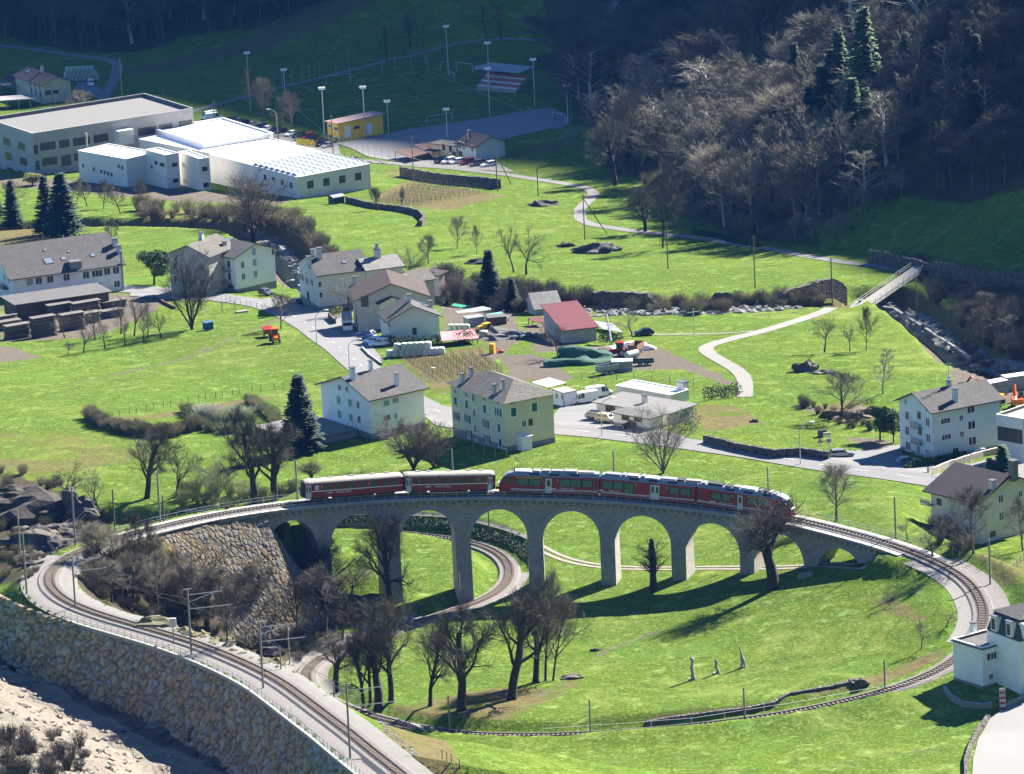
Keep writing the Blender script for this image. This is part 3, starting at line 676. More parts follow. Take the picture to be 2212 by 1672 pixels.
def vquad(s0,z00,z01,s1,z10,z11,sgn):
 n=3 if max(z01-z00,z11-z10)>4 else 1
 for k in range(n):
  a,b=k/n,(k+1)/n
  za,zb_,zc,zd=z00+(z01-z00)*a,z10+(z11-z10)*a,z10+(z11-z10)*b,z00+(z01-z00)*b
  q=[vp(s0,za,sgn),vp(s1,zb_,sgn),vp(s1,zc,sgn),vp(s0,zd,sgn)];u=[(s0,za),(s1,zb_),(s1,zc),(s0,zd)]
  if sgn<0:q.reverse();u.reverse()
  mb.quad(*q,uv=u)
def gfoot(s):
 return min(H(*tuple(line_at(s,o)[0])[:2])for o in(-3,0,3))-1.2
for op in openings:
 a,b=op;n=22;th=np.linspace(math.pi,0,n+1);c=(a+b)/2;r=(b-a)/2
 ss=[c+r*math.cos(t)for t in th]
 for s0,s1 in zip(ss[:-1],ss[1:]):
  z0,z1=intrados(s0,op),intrados(s1,op)
  for g in(1,-1):vquad(s0,z0,ztop(s0),s1,z1,ztop(s1),g)
  q=[vp(s0,z0,1),vp(s0,z0,-1),vp(s1,z1,-1),vp(s1,z1,1)]
  al=abs(math.acos(max(-1,min(1,(s0-c)/r))))*r;al2=abs(math.acos(max(-1,min(1,(s1-c)/r))))*r
  mb.quad(*q,uv=[(0,al),(4.2,al),(4.2,al2),(0,al2)])
def pier(sa,sb,endcap=True):
 zb0=min(gfoot(sa),gfoot(sb))
 cap=(intrados(sa,openings[[round(o[1],3)for o in openings].index(round(sa,3))])if round(sa,3)in[round(o[1],3)for o in openings]else ztop(sa))
 spring_a,spring_b=cap,None
 for o in openings:
  if abs(o[0]-sb)<1e-3:spring_b=intrados(sb,o)
 if spring_b is None:spring_b=ztop(sb)
 ns=max(1,int((sb-sa)/1.3));ss=np.linspace(sa,sb,ns+1)
 for s0,s1 in zip(ss[:-1],ss[1:]):
  for g in(1,-1):vquad(s0,zb0,ztop(s0),s1,zb0,ztop(s1),g)
 for s,z,flip in((sa,spring_a,False),(sb,spring_b,True)):
  n=4
  for k in range(n):
   z0,z1=zb0+(z-zb0)*k/n,zb0+(z-zb0)*(k+1)/n
   q=[vp(s,z0,1),vp(s,z0,-1),vp(s,z1,-1),vp(s,z1,1)];u=[(0,z0),(4.2,z0),(4.2,z1),(0,z1)]
   if flip:q.reverse();u.reverse()
   mb.quad(*q,uv=u)
for p in piers:pier(p-PH,p+PH)
pier(A0,openings[0][0]);pier(openings[-1][1],A1)
vfin(mb.build('masonry',stone,via,fixn=False))
for op,g in[(o,g)for o in openings for g in(1,-1)]:
 rg=MB()
 a,b=op;c=(a+b)/2;r=(b-a)/2;crown=ztop(c)-1.75;n=40
 for k in range(n):
  t0,t1=math.pi*(k+.06)/n,math.pi*(k+.94)/n;rnd=.78+.12*random.random()
  if True:
   P4=[]
   for rr in(r-.02,r+rnd):
    for t in(t0,t1):P4.append((c+rr*math.cos(t),crown-r+rr*math.sin(t)))
   lift=.05+.03*random.random()
   o1=[vp(s,z,g)for s,z in(P4[0],P4[1],P4[3],P4[2])]
   nrm=(vp(c,crown,1)-vp(c,crown,-1));nrm.z=0;nrm.normalize();nrm*=g*lift
   o2=[q+nrm for q in o1]
   rg.add(o1+o2,((4,5,6,7),(0,1,5,4),(1,2,6,5),(2,3,7,6),(3,0,4,7)))
 vfin(rg.build('arch_ring',vous,via,uv=False))
cb=MB()
for s in np.arange(A0+.6,A1,1.25):
 for g in(1,-1):
  p,d=line_at(s,g*2.3,-1.0+.0);cb.box(p,(.42,.6,.42),rz=math.atan2(d.y,d.x))
vfin(cb.build('corbels',vous,via,uv=False))['kind']='stuff'
dk=MB();sweep(dk,A0,A1,[(-2.15,-.78),(-2.62,-.78),(-2.62,-.42),(-1.75,-.42),(-1.75,-.55),(1.75,-.55),(1.75,-.42),(2.62,-.42),(2.62,-.78),(2.15,-.78)],1.0,closed=True)
vfin(dk.build('deck',concd,via,fixn=True))
for g in(1,-1):
 sl=MB();ss=np.arange(s_near(256,1160)if g>0 else s_near(270,1152),A1-.5+(6 if g<0 else 0),2.1)
 for s in ss:
  lo,hi=s+.03,s+2.07
  sweep(sl,lo,hi,[(g*1.7,-.38),(g*1.7,-.2),(g*2.72,-.2),(g*2.72,-.38)][::g],2.0,closed=True)
 o=vfin(sl.build('coping_slabs',coping,via,uv=False))
railm=M('galvanised steel',(.33,.34,.34),.5,.1,2,metal=.4)
def railing(s0,s1,off,step,label,h=1.05,name='railing',zoff=-.2):
 t=thing(name,line_at(s0,off,zoff)[0],0,label,'railing','railings along the railway')
 r=MB();ss=np.arange(s0,s1+.01,step)
 for hh in(h,h*.55):
  r.tube([line_at(s,off,zoff+hh)[0]-t.location for s in ss],.035,4)
 r.build('handrail',railm,t,uv=False,fixn=False)
 pm=MB();pm.box((0,0,h/2-.05),(.07,.07,h+.1));first=pm.build('post',railm,t,uv=False)
 for i,s in enumerate(ss):
  o=first if i==0 else first.copy()
  if i:COL.objects.link(o);o.parent=t
  o.location=line_at(s,off,zoff)[0]-t.location
 return t
railing(s_near(256,1160),A1-1,2.6,2.1,'thin steel railing along the near edge of the viaduct')
railing(s_near(270,1152),A1+5,-2.6,2.1,'thin steel railing along the far edge of the viaduct behind the train')
def M_stones(name):
 m,nt,bs=base_mat(name);at=nd(nt,'ShaderNodeVertexColor',layer_name='stone');co=worldpos(nt)
 c=mixc(nt,ramp(nt,noise_out(nt,co,2.2,5,.75),.3,.7,0,.6),at.outputs[0],(.10,.085,.06));c=mixc(nt,ramp(nt,noise_out(nt,co,.5,4,.6),.5,.7,0,.5),c,(.20,.15,.085));nt.links.new(c,bs.inputs['Base Color'])
 bs.inputs['Roughness'].default_value=.95;bs.inputs['Specular IOR Level'].default_value=.1;bump(nt,bs,noise_out(nt,co,5,5,.8),.6,.15);return m
bould=M_stones('boulder wall stones')
STC=[(.30,.26,.19),(.22,.20,.16),(.36,.32,.24),(.18,.17,.15),(.27,.20,.125),(.30,.225,.14),(.24,.235,.22),(.27,.25,.20)]
def stone_attr(o,cols):
 at=o.data.color_attributes.new('stone','FLOAT_COLOR','POINT');at.data.foreach_set('color',np.array([(*c,1)for c in cols],np.float32).ravel())
pitch=M_rock('pitched stones',[(.27,.23,.155),(.20,.18,.13),(.33,.28,.18),(.17,.155,.12),(.25,.19,.11)],1.25,(.03,.027,.022),crackw=.09)
def pitched():
 s0,s1=s_near(300,1148),openings[0][0]+.4;mb=MB();ns,nz=300,110;rows=[];cols=[]
 for i in range(ns+1):
  f=i/ns;row=[]
  if f<.72:s=s0+(s1-s0)*f/.72;p,d=line_at(s,2.45,-.6);n=Vector((d.y,-d.x,0))
  else:
   a=(f-.72)/.28*math.radians(96);p,d=line_at(s1,2.45,-.6);n0=Vector((d.y,-d.x,0));n=n0*math.cos(a)+d*math.sin(a)
   c,_=line_at(s1-1.0,1.6,-.6-0*a);p=c+n*.85
   p.z-=.9*math.sin(a)
  depth=np.interp(f,[0,.25,.7,1],[9,18,21,21])
  for k in range(nz+1):
   h=k/nz;q=p+n*(h*depth*.55)+Vector((0,0,-h*depth))
   u_=f*(s1-s0)/.72;c=Vector((u_*1.15,h*depth*1.25,0))+noise.noise_vector(Vector((u_*.6,h*depth*.6,2)))*.5;dd,pts=noise.voronoi(c);e=min(1,(dd[1]-dd[0])*2.6);cv=noise.cell_vector(pts[0]*3.1)
   q+=n*(.16*e**.6+.09*cv.x+.3*noise.noise(q*.2));cols.append(tuple(Vector(STC[int((cv.y*.5+.5)*7.99)%8])*(.72+.25*cv.z)*(.35+.65*min(1,e*2.2))));row.append(len(mb.v));mb.v.append(tuple(q))
  rows.append(row)
 for i in range(ns):
  for k in range(nz):
   mb.f.append((rows[i][k],rows[i][k+1],rows[i+1][k+1],rows[i+1][k]));mb.m.append(0);mb.uv.append(None)
 o=mb.build('stone_revetment',bould,uv=False,fixn=False);stone_attr(o,cols);return tag(o,'pale rough-stone revetment sloping down from the left end of the viaduct','stone wall')
pitched()
def boulder_wall():
 s0,s1=.5,s_near(60,1262,22);s1=s_near(110,1272,22);ns,nz=720,72;cols=[]
 from mathutils import noise as N
 ss=np.linspace(s0,s1,ns+1);V=np.zeros((ns+1,nz+1,3));mb=MB();rows=[]
 for i,s in enumerate(ss):
  off=np.interp(s,[s0,s_near(250,1335,22),s_near(215,1327,22),s1],[-5.1,-5.1,-6.0,-9.5]);row=[]
  top,d=line_at(s,off,-.35);n=Vector((-d.y,d.x,0));f=H(*tuple(top+n*6.5)[:2]);low=f-1.2
  top.z+=np.interp(s,[s_near(260,1335,22),s_near(180,1310,22),s1],[0,.9,1.8])+(.5*N.noise(Vector((s*.8,0,0)))if s>s_near(240,1330,22)else 0)
  for k in range(nz+1):
   h=k/nz;z=top.z+(low-top.z)*h;q=Vector((top.x,top.y,z))+n*(.34*(top.z-z))
   c=Vector((s*.72,z*.85,0))+N.noise_vector(Vector((s*.35,z*.35,3)))*.9+N.noise_vector(Vector((s*1.6,z*1.6,7)))*.16
   dd,pts=N.voronoi(c,distance_metric='DISTANCE');e=min(1,(dd[1]-dd[0])*2.6);cv=N.cell_vector(pts[0]*3.1)
   q+=n*((.55*e**.6+.35*(cv.x-.5)+.12*N.noise(q*3))*(0.2 if k==0 else 1))
   row.append(len(mb.v));mb.v.append(tuple(q));k_c=Vector(STC[int((cv.y*.5+.5)*7.99)%8])*(1.15+.6*(cv.z*.5+.5));cols.append(tuple(k_c*(.30+.70*min(1,e*2.2))))
  rows.append(row)
 for i in range(ns):
  for k in range(nz):
   mb.f.append((rows[i][k],rows[i][k+1],rows[i+1][k+1],rows[i+1][k]));mb.m.append(0)
   u=lambda a,b:(ss[a],-b*.2)
   mb.uv.append(None)
 o=mb.build('boulder_wall',bould,uv=False,fixn=False);stone_attr(o,cols);return tag(o,'tall dark retaining wall of rough brown boulders below the front railway track','retaining wall')
boulder_wall()
cw=MB();sweep(cw,.5,s_near(215,1327,22),[(-5.45,-.55),(-5.45,.0),(-5.0,.0),(-5.0,-.55)],1.,closed=True)
tag(cw.build('wall_coping',conc,uv=False),'pale concrete coping strip on top of the boulder wall','coping')
railing(1,s_near(205,1324,22),-5.2,2.0,'steel railing with mesh along the top of the boulder wall',1.1,zoff=0.)
# buildings
W_WHITE=M('white render',(.80,.80,.77),.85,.10,.35);W_CREAM=M('cream render',(.66,.60,.40),.85,.10,.35)
W_MINT=M('pale green render',(.56,.64,.60),.85,.07,.35);W_YEL=M('yellow render',(.82,.55,.04),.85,.08,.4)
W_OLD=M('old plaster',(.42,.39,.33),.9,.28,.6,col2=(.33,.31,.28));W_GREY=M('fibre cement wall',(.60,.59,.56),.85,.08,.3)
W_BEIGE=M('beige render',(.64,.60,.52),.85,.12,.4);W_CONC=M('grey facade concrete',(.36,.355,.34),.85,.16,.4);W_OCHRE=M('ochre render',(.66,.54,.34),.85,.1,.4)
WOOD=M_brick('dark boards',(.10,.075,.055),(.15,.11,.075),(.03,.025,.02),.22,4.,.02,.4);PLANK=M('sawn timber',(.24,.20,.15),.8,.3,3)
R_SLATE=M_brick('grey slate',(.062,.059,.056),(.090,.086,.081),(.06,.055,.05),.55,.42,.03,.45)
R_STONE=M_brick('stone slabs',(.090,.086,.075),(.135,.128,.110),(.08,.07,.06),.75,.5,.045,.6,offs=.37)
R_LIGHT=M_brick('pale stone slabs',(.16,.156,.146),(.22,.213,.195),(.14,.13,.12),.8,.55,.04,.5,offs=.37)
R_DARK=M_brick('dark roof tiles',(.048,.040,.038),(.070,.058,.054),(.035,.03,.03),.4,.4,.03,.35)
R_BROWN=M_brick('brown roof tiles',(.048,.036,.032),(.068,.050,.044),(.06,.04,.035),.35,.4,.035,.4)
R_RED=M_brick('red sheet roof',(.105,.030,.035),(.125,.036,.042),(.20,.05,.05),30.,.9,.05,.25);R_REDTILE=M_brick('red tiles',(.10,.058,.048),(.13,.075,.062),(.13,.07,.06),.4,.4,.03,.4)
R_WHITE=M('white roof membrane',(.78,.77,.74),.7,.06,.15);R_GRAV=M('roof gravel',(.15,.147,.14),.95,.12,2.5);R_FELT=M('roof felt',(.095,.092,.09),.9,.2,.5)
R_SHEET=M_brick('corrugated sheet',(.20,.207,.214),(.26,.267,.275),(.32,.33,.35),40.,.5,.05,.3,rough=.5)
TRIM=M('window frame white',(.74,.74,.72),.5,.05);DTRIM=M('dark metal trim',(.10,.10,.11),.5,.1);GL=M_glass('window glass',(.02,.025,.03),.35);GLB=M_glass('pale window glass',(.16,.20,.24),.2)
SH_G=M('green shutters',(.03,.12,.08),.7,.1);SH_LG=M('light green blinds',(.13,.40,.22),.6,.05);SH_R=M('brown shutters',(.13,.035,.03),.7,.1);SH_W=M('pale shutters',(.55,.57,.62),.7,.05);BRN=M('brown wood',(.14,.07,.045),.8,.2,3);CHIM=M('chimney render',(.55,.54,.50),.9,.2,2)
def ray_plane(p,o,nrm):
 d=Vector(ray(p));c=Vector((0,0,CAMZ));return c+d*((Vector(o)-c).dot(nrm)/d.dot(nrm))
class House:
 def __init__(s,name,label,N,ey,L,R,wall,roof='gR',rmat=None,pitch=24,over=.6,group=None,cat='house',para=.6,base=None,parent=None,wname='wall',ortho=1.,depth=None,zb=None,rooflift=0):
  s.n=G(N)if zb is None else onz(N,zb);lo,hi=s.n.z-2,s.n.z+40
  for _ in range(40):
   mid=(lo+hi)/2
   if px_of((s.n.x,s.n.y,mid))[1]>ey:lo=mid
   else:hi=mid
  s.h=lo-s.n.z;ze=lo
  l,r=onz(L,ze),onz(R,ze);va,vb=(l-s.n).to_2d(),(r-s.n).to_2d()
  ta,tb=math.atan2(va.y,va.x),math.atan2(vb.y,vb.x);ang=math.degrees(ta-tb)
  dlt=math.radians((ang-90)/2)*ortho;ta-=dlt;tb+=dlt
  def fit(th,x):
   lo_,hi_=0,400
   for _ in range(40):
    m=(lo_+hi_)/2;q=px_of((s.n.x+math.cos(th)*m,s.n.y+math.sin(th)*m,ze))[0]
    if abs(q-N[0])<abs(x-N[0]):lo_=m
    else:hi_=m
   return lo_
  s.A,s.B=fit(ta,L[0]),fit(tb,R[0])
  if depth:
   if 'A' in depth:s.A=depth['A']
   if 'B' in depth:s.B=depth['B']
  s.rz=tb
  print('%-26s A %.1f B %.1f H %.1f ang %.0f yaw %.0f'%(name,s.A,s.B,s.h,ang,math.degrees(tb)))
  s.t=parent if parent is not None else thing(name,s.n,s.rz,label,cat,group)
  s.off=Matrix.Translation(s.n)@Matrix.Rotation(s.rz,4,'Z')
  s.loc=Matrix.Identity(4)if parent is None else(Matrix.Translation(parent.location)@Matrix.Rotation(parent.rotation_euler.z,4,'Z')).inverted()@s.off
  s.roofk,s.pitch,s.over=roof,pitch,over;A,B,h=s.A,s.B,s.h
  rise={'gR':A/2,'gL':B/2,'hip':min(A,B)/2}.get(roof,0)*math.tan(math.radians(pitch));s.rise=rise
  mb=MB();z0=-3.5;c=[(0,0),(B,0),(B,A),(0,A)]
  top=h+(para if roof=='flat' else 0)
  if roof=='mono':tz=[h,h,h+A*math.tan(math.radians(pitch)),h+A*math.tan(math.radians(pitch))]
  elif roof=='monoR':tz=[h,h+B*math.tan(math.radians(pitch)),h+B*math.tan(math.radians(pitch)),h]
  else:tz=[top]*4
  for i in range(4):
   j=(i+1)%4;a,b=c[i],c[j]
   mb.quad((a[0],a[1],z0),(b[0],b[1],z0),(b[0],b[1],tz[j]),(a[0],a[1],tz[i]))
  if roof=='gR':
   mb.add([(0,0,h),(0,A,h),(0,A/2,h+rise)],[(0,2,1)]);mb.add([(B,0,h),(B,A,h),(B,A/2,h+rise)],[(0,1,2)])
  if roof=='gL':
   mb.add([(0,0,h),(B,0,h),(B/2,0,h+rise)],[(0,1,2)]);mb.add([(0,A,h),(B,A,h),(B/2,A,h+rise)],[(0,2,1)])
  if roof=='flat':mb.quad((0,0,h-.02),(B,0,h-.02),(B,A,h-.02),(0,A,h-.02))
  s.wall=s._b(mb,wname,wall)
  if base:
   bb=MB();e=.04
   for i in range(4):
    j=(i+1)%4;a,b=c[i],c[j];ex=lambda q:(q[0]+(e if q[0]>0 else-e),q[1]+(e if q[1]>0 else-e))
    a,b=ex(a),ex(b);bb.quad((a[0],a[1],z0),(b[0],b[1],z0),(b[0],b[1],base[1]),(a[0],a[1],base[1]))
   s._b(bb,'plinth',base[0])
  s.make_roof(rmat,para,wall)
 def _b(s,mb,name,mat,**k):
  mb.v=[tuple(s.loc@Vector(v))for v in mb.v];return mb.build(name,mat,s.t,**k)
 def rz_at(s,x,y):
  A,B,h=s.A,s.B,s.h;t=math.tan(math.radians(s.pitch))
  if s.roofk=='gR':return h+s.rise-abs(y-A/2)*t
  if s.roofk=='gL':return h+s.rise-abs(x-B/2)*t
  if s.roofk=='hip':return h+min(x,B-x,y,A-y)*t
  if s.roofk=='mono':return h+y*t
  if s.roofk=='monoR':return h+x*t
  return h
 def slab(s,mb,poly,th=.2):
  P=[Vector(p)for p in poly];n=(P[1]-P[0]).cross(P[2]-P[0]).normalized()
  if n.z<0:P.reverse();n=-n
  Q=[p-Vector((0,0,th))for p in P];k=len(P)
  mb.add(P+Q,[tuple(range(k)),tuple(range(2*k-1,k-1,-1))]+[(i,i+k,(i+1)%k+k,(i+1)%k)for i in range(k)])
 def make_roof(s,rmat,para,wall):
  A,B,h,o=s.A,s.B,s.h,s.over;t=math.tan(math.radians(s.pitch));mb=MB();e=h+.16;hr=e+s.rise;g=o*.85
  if s.roofk=='flat':
   if para>.05:
    tr=.22;z=h+para+.004
    for a,b,c_,d in((-.06,-.06,B+.06,tr),(-.06,A-tr,B+.06,A+.06),(-.06,tr,tr,A-tr),(B-tr,tr,B+.06,A-tr)):
     mb.box(((a+c_)/2,(b+d)/2,z),(c_-a,d-b,.1))
    s._b(mb,'parapet_cap',TRIM if para<.3 else wall,uv=False);mb=MB()
    for a,b,c_,d in((0,0,B,tr-.02),(0,A-tr+.02,B,A),(0,tr,tr-.02,A-tr),(B-tr+.02,tr,B,A-tr)):
     mb.box(((a+c_)/2,(b+d)/2,h+para/2),(c_-a-.004,d-b-.004,para))
    mb.box((B/2,A/2,h+.03),(B-2*tr,A-2*tr,.08));s.roof=s._b(mb,'roof',[rmat]);return
   s.slab(mb,[(-o,-o,h+.2),(B+o,-o,h+.2),(B+o,A+o,h+.2),(-o,A+o,h+.2)],.18);s.roof=s._b(mb,'roof',rmat);return
  if s.roofk=='gR':
   s.slab(mb,[(-g,-o,e-o*t),(B+g,-o,e-o*t),(B+g,A/2,hr),(-g,A/2,hr)]);s.slab(mb,[(-g,A+o,e-o*t),(-g,A/2,hr),(B+g,A/2,hr),(B+g,A+o,e-o*t)])
  elif s.roofk=='gL':
   s.slab(mb,[(-o,-g,e-o*t),(B/2,-g,hr),(B/2,A+g,hr),(-o,A+g,e-o*t)]);s.slab(mb,[(B+o,-g,e-o*t),(B+o,A+g,e-o*t),(B/2,A+g,hr),(B/2,-g,hr)])
  elif s.roofk=='hip':
   z=e-o*t
   if A>=B:r0,r1=(B/2,B/2),(B/2,A-B/2)
   else:r0,r1=(A/2,A/2),(B-A/2,A/2)
   c=[(-o,-o,z),(B+o,-o,z),(B+o,A+o,z),(-o,A+o,z)];p0,p1=(*r0,hr),(*r1,hr)
   if A>=B:fs=[(c[0],c[1],p0),(c[1],c[2],p1,p0),(c[2],c[3],p1),(c[3],c[0],p0,p1)]
   else:fs=[(c[0],c[1],p1,p0),(c[1],c[2],p1),(c[2],c[3],p0,p1),(c[3],c[0],p0)]
   for f in fs:mb.add(f,[tuple(range(len(f)))])
   mb.add(c,[(3,2,1,0)]);
  elif s.roofk=='mono':s.slab(mb,[(-g,-o,e-o*t),(B+g,-o,e-o*t),(B+g,A+o,e+(A+o)*t),(-g,A+o,e+(A+o)*t)])
  elif s.roofk=='monoR':s.slab(mb,[(-o,-g,e-o*t),(-o,A+g,e-o*t),(B+o,A+g,e+(B+o)*t),(B+o,-g,e+(B+o)*t)])
  s.roof=s._b(mb,'roof',rmat)
 def hit(s,p):
  inv=s.off.inverted();c=inv@Vector((0,0,CAMZ));d=(inv.to_3x3()@Vector(ray(p)))
  t0=(s.n.y-60)/ray(p)[1]
  for i in range(1200):
   q=c+d*(t0+i*.1)
   if q.z<s.rz_at(q.x,q.y)and-1<q.x<s.B+1 and-1<q.y<s.A+1:return q
  return Vector((s.B/2,s.A/2,s.rz_at(s.B/2,s.A/2)))
 def chimney(s,p,hgt_=1.6,w_=.6,mat=None,cap=True):
  q=s.hit(p);q.z=s.rz_at(q.x,q.y);mb=MB();mb.box((q.x,q.y,q.z+hgt_/2-.4),(w_,w_,hgt_+.8));ob=s._b(mb,'chimney',mat or CHIM)
  if cap:mb=MB();mb.box((q.x,q.y,q.z+hgt_+.16),(w_+.25,w_+.25,.1));mb.box((q.x,q.y,q.z+hgt_+.06),(w_*.7,w_*.7,.14));k=s._b(mb,'chimney_cap',DTRIM,uv=False);k.parent=ob
 def skylight(s,p,w_=.9,l=1.2):
  q=s.hit(p);mb=MB();z=[s.rz_at(q.x+a,q.y+b)+.3 for a,b in((-w_/2,-l/2),(w_/2,-l/2),(w_/2,l/2),(-w_/2,l/2))]
  P=[(q.x-w_/2,q.y-l/2,z[0]),(q.x+w_/2,q.y-l/2,z[1]),(q.x+w_/2,q.y+l/2,z[2]),(q.x-w_/2,q.y+l/2,z[3])]
  s.slab(mb,P,.2);f=s._b(mb,'skylight',DTRIM,uv=False);mb=MB();c=Vector((q.x,q.y,0));P2=[Vector(v)*.8+Vector((q.x,q.y,sum(z)/4))*.2 for v in P]
  s.slab(mb,[v+Vector((0,0,.015))for v in P2],.02);k=s._b(mb,'pane',GLB,uv=False);k.parent=f
 def spot(s,side,p):
  nrm=s.off.to_3x3()@(Vector((0,-1,0))if side=='R' else Vector((-1,0,0)))
  q=s.off.inverted()@ray_plane(p,s.n,nrm);return(q.x,q.z)if side=='R' else(q.y,q.z)
 def win(s,side,p,w_=1.0,h_=1.4,kind='w',frame=None,shut=None,uvz=None,mull=1):
  u,z=s.spot(side,p)if uvz is None else uvz
  def L(a,b,o):return(a,-o,b)if side=='R' else(-o,a,b)
  def bx(mb,a0,a1,b0,b1,o0,o1):
   P=[L(a0,b0,o0),L(a1,b0,o0),L(a1,b1,o0),L(a0,b1,o0),L(a0,b0,o1),L(a1,b0,o1),L(a1,b1,o1),L(a0,b1,o1)]
   mb.add(P,((0,3,2,1),(4,5,6,7),(0,1,5,4),(1,2,6,5),(2,3,7,6),(3,0,4,7)))
  a0,a1,b0,b1=u-w_/2,u+w_/2,z-h_/2,z+h_/2;f=min(.13,w_*.14);mb=MB()
  if kind in 'ws':
   bx(mb,a0-f,a1+f,b1,b1+f,-.05,.07);bx(mb,a0-f*1.3,a1+f*1.3,b0-f,b0,-.05,.12);bx(mb,a0-f,a0,b0,b1,-.05,.07);bx(mb,a1,a1+f,b0,b1,-.05,.07)
   if kind=='w':
    for k in range(mull):
     c=a0+(a1-a0)*(k+1)/(mull+1);bx(mb,c-.04,c+.04,b0+.002,b1-.002,.012,.05)
   fr=s._b(mb,'window',frame or TRIM,uv=False)
   mb=MB();bx(mb,a0,a1,b0,b1,-.04,.01 if kind=='w' else .04);k=s._b(mb,'pane' if kind=='w' else 'blind',(GL if kind=='w' else(shut or SH_LG)),uv=False);k.parent=fr
   if kind=='w' and shut:
    for e0,e1 in((a0-f-w_*.5,a0-f-.02),(a1+f+.02,a1+f+w_*.5)):
     mb=MB();bx(mb,e0,e1,b0,b1,.005,.06);k=s._b(mb,'shutter',shut,uv=False);k.parent=fr
  elif kind=='o':
   bx(mb,a0,a1,b0,b1,-.04,.012);fr=s._b(mb,'window',GL,uv=False)
   mb=MB();n=max(1,int(w_/1.2))
   for k in range(1,n):c=a0+w_*k/n;bx(mb,c-.05,c+.05,b0+.002,b1-.002,.013,.06)
   if n>1:k=s._b(mb,'mullion',frame or DTRIM,uv=False);k.parent=fr
  elif kind=='d':
   bx(mb,a0-f,a1+f,b1,b1+f,-.05,.08);bx(mb,a0-f,a0,b0,b1,-.05,.08);bx(mb,a1,a1+f,b0,b1,-.05,.08);fr=s._b(mb,'door',shut or BRN,uv=False)
   mb=MB();bx(mb,a0,a1,b0,b1,-.04,.03);k=s._b(mb,'door_leaf',frame or BRN,uv=False);k.parent=fr
 def wins(s,side,pts,*a,**k):
  for p in pts:s.win(side,p,*a,**k)
 def balcony(s,side,p,w_=2.6,d=1.1,mat=None,h=1.0):
  u,z=s.spot(side,p);mb=MB();L=(lambda a,o,b:(a,-o,b))if side=='R' else(lambda a,o,b:(-o,a,b))
  c=L(u,d/2,z);sz=(w_,d,.18)if side=='R' else(d,w_,.18);mb.box(c,sz);f=s._b(mb,'balcony',mat or concd)
  mb=MB()
  for t in np.linspace(-w_/2+.05,w_/2-.05,int(w_/.35)+2):mb.box(L(u+t,d-.04,z+h/2),(.05,.05,h))
  for t in(-w_/2,w_/2):mb.box(L(u+t,d/2,z+h-.2),(.05,d,.05)if side=='R' else(d,.05,.05))
  mb.box(L(u,d-.04,z+h),(w_,.06,.06)if side=='R' else(.06,w_,.06));mb.box(L(u,d-.04,z+.45),(w_,.02,.6)if side=='R' else(.02,w_,.6));k=s._b(mb,'railing',railm,uv=False);k.parent=f
  # cream apartment house in the middle
h=House('apartment_house','cream four-storey apartment house with dark green shutters and a stone hip roof',t12(2140,553),867,t12(1650,2),t22(313,60),W_CREAM,'hip',R_STONE,24,.8,base=(concd,.9))
for p in(t12(1695,120),t12(1790,148),t12(1945,188),t12(2068,350),t12(2078,480)):h.win('L',p,.95,1.5,'s',shut=SH_G)
for p in(t12(1703,248),t12(1797,272),t12(1953,314),t12(2060,215),t12(1808,400),t12(1965,445)):h.win('L',p,.95,1.5,'w',shut=SH_G)
for p in(t12(1847,92),t12(1856,224),t12(1865,358)):h.win('L',p,.8,1.4)
for p in(t12(1692,38),t12(1786,66),t12(1942,103),t12(2058,132)):h.win('L',p,.8,.6)
h.win('L',t12(1872,456),.8,.5)
for p in(t22(157,172),t12(2190,215)):h.win('R',p,1.1,1.6,'s',shut=SH_G)
for p in(t22(152,90),t12(2180,130)):h.win('R',p,1.0,.6)
h.win('R',t22(68,314),.8,1.1);h.win('R',t22(124,300),.7,1.0,frame=BRN)
for p in((1000,828),(1018,815),(1086,842),(1068,852)):h.chimney(p,1.7,.65,CHIM)
mb=MB();u,z=h.spot('R',t22(50,490));mb.box((u,-.9,z),(2.2,1.8,3.2));mb.box((u,-.9,z+1.75),(2.5,2.1,.2));h._b(mb,'entrance_porch',W_WHITE)
# white apartment house left of it
h=House('apartment_house','white three-storey apartment house with light green blinds and a wide grey gable roof',t12(972,445),861,t12(536,-28),t12(1415,0),W_WHITE,'gR',R_SLATE,19,.9,base=(conc,1.0))
for p in(t12(692,110),t12(790,135),t12(701,234),t12(799,260)):h.win('L',p,1.2,1.4,'s',shut=SH_LG)
for p in(t12(858,153),t12(868,277)):h.win('L',p,.9,1.3)
for p in(t12(700,4),t12(763,16)):h.win('L',p,.8,.9)
h.win('R',t12(1100,138),1.2,1.0,'s',shut=SH_LG);h.wins('R',[t12(1165,118),t12(1192,112)],.45,.9);h.win('R',t12(1106,263),1.3,1.0,mull=2);h.win('R',t12(1180,246),.5,1.0)
h.chimney((762,821),2.3,.8,W_WHITE);h.chimney((857,834),2.3,.7,W_WHITE);h.chimney((774,800),1.8,.6,W_WHITE)
# pale green house on the right
h=House('apartment_house','pale green four-storey house with two small balconies beside the parking yard',t32(1435,628),887.8,t32(1140,108),t32(2003,95),W_MINT,'gR',R_SLATE,23,.8,base=(conc,.5))
for p in(t32(1212,243),t32(1388,300),t32(1213,373),t32(1394,437)):h.win('L',p,1.2,1.5,'w',shut=SH_W)
h.win('L',t32(1222,508),1.5,1.6);h.win('L',t32(1198,125),.7,.8);h.win('L',t32(1288,140),1.1,1.5,'s',shut=SH_W);h.win('L',t32(1382,190),.8,.7)
h.win('L',t32(1310,555),1.1,2.2,'d',frame=concd,shut=TRIM);h.win('L',t32(1402,582),2.6,2.0,'d',frame=M('garage door',(.45,.40,.33),.8),shut=TRIM)
for p in(t32(1298,345),t32(1306,480)):h.balcony('L',p,2.9,.7)
for p in(t32(1312,243),t32(1320,378)):h.win('L',p,1.2,1.4,'o')
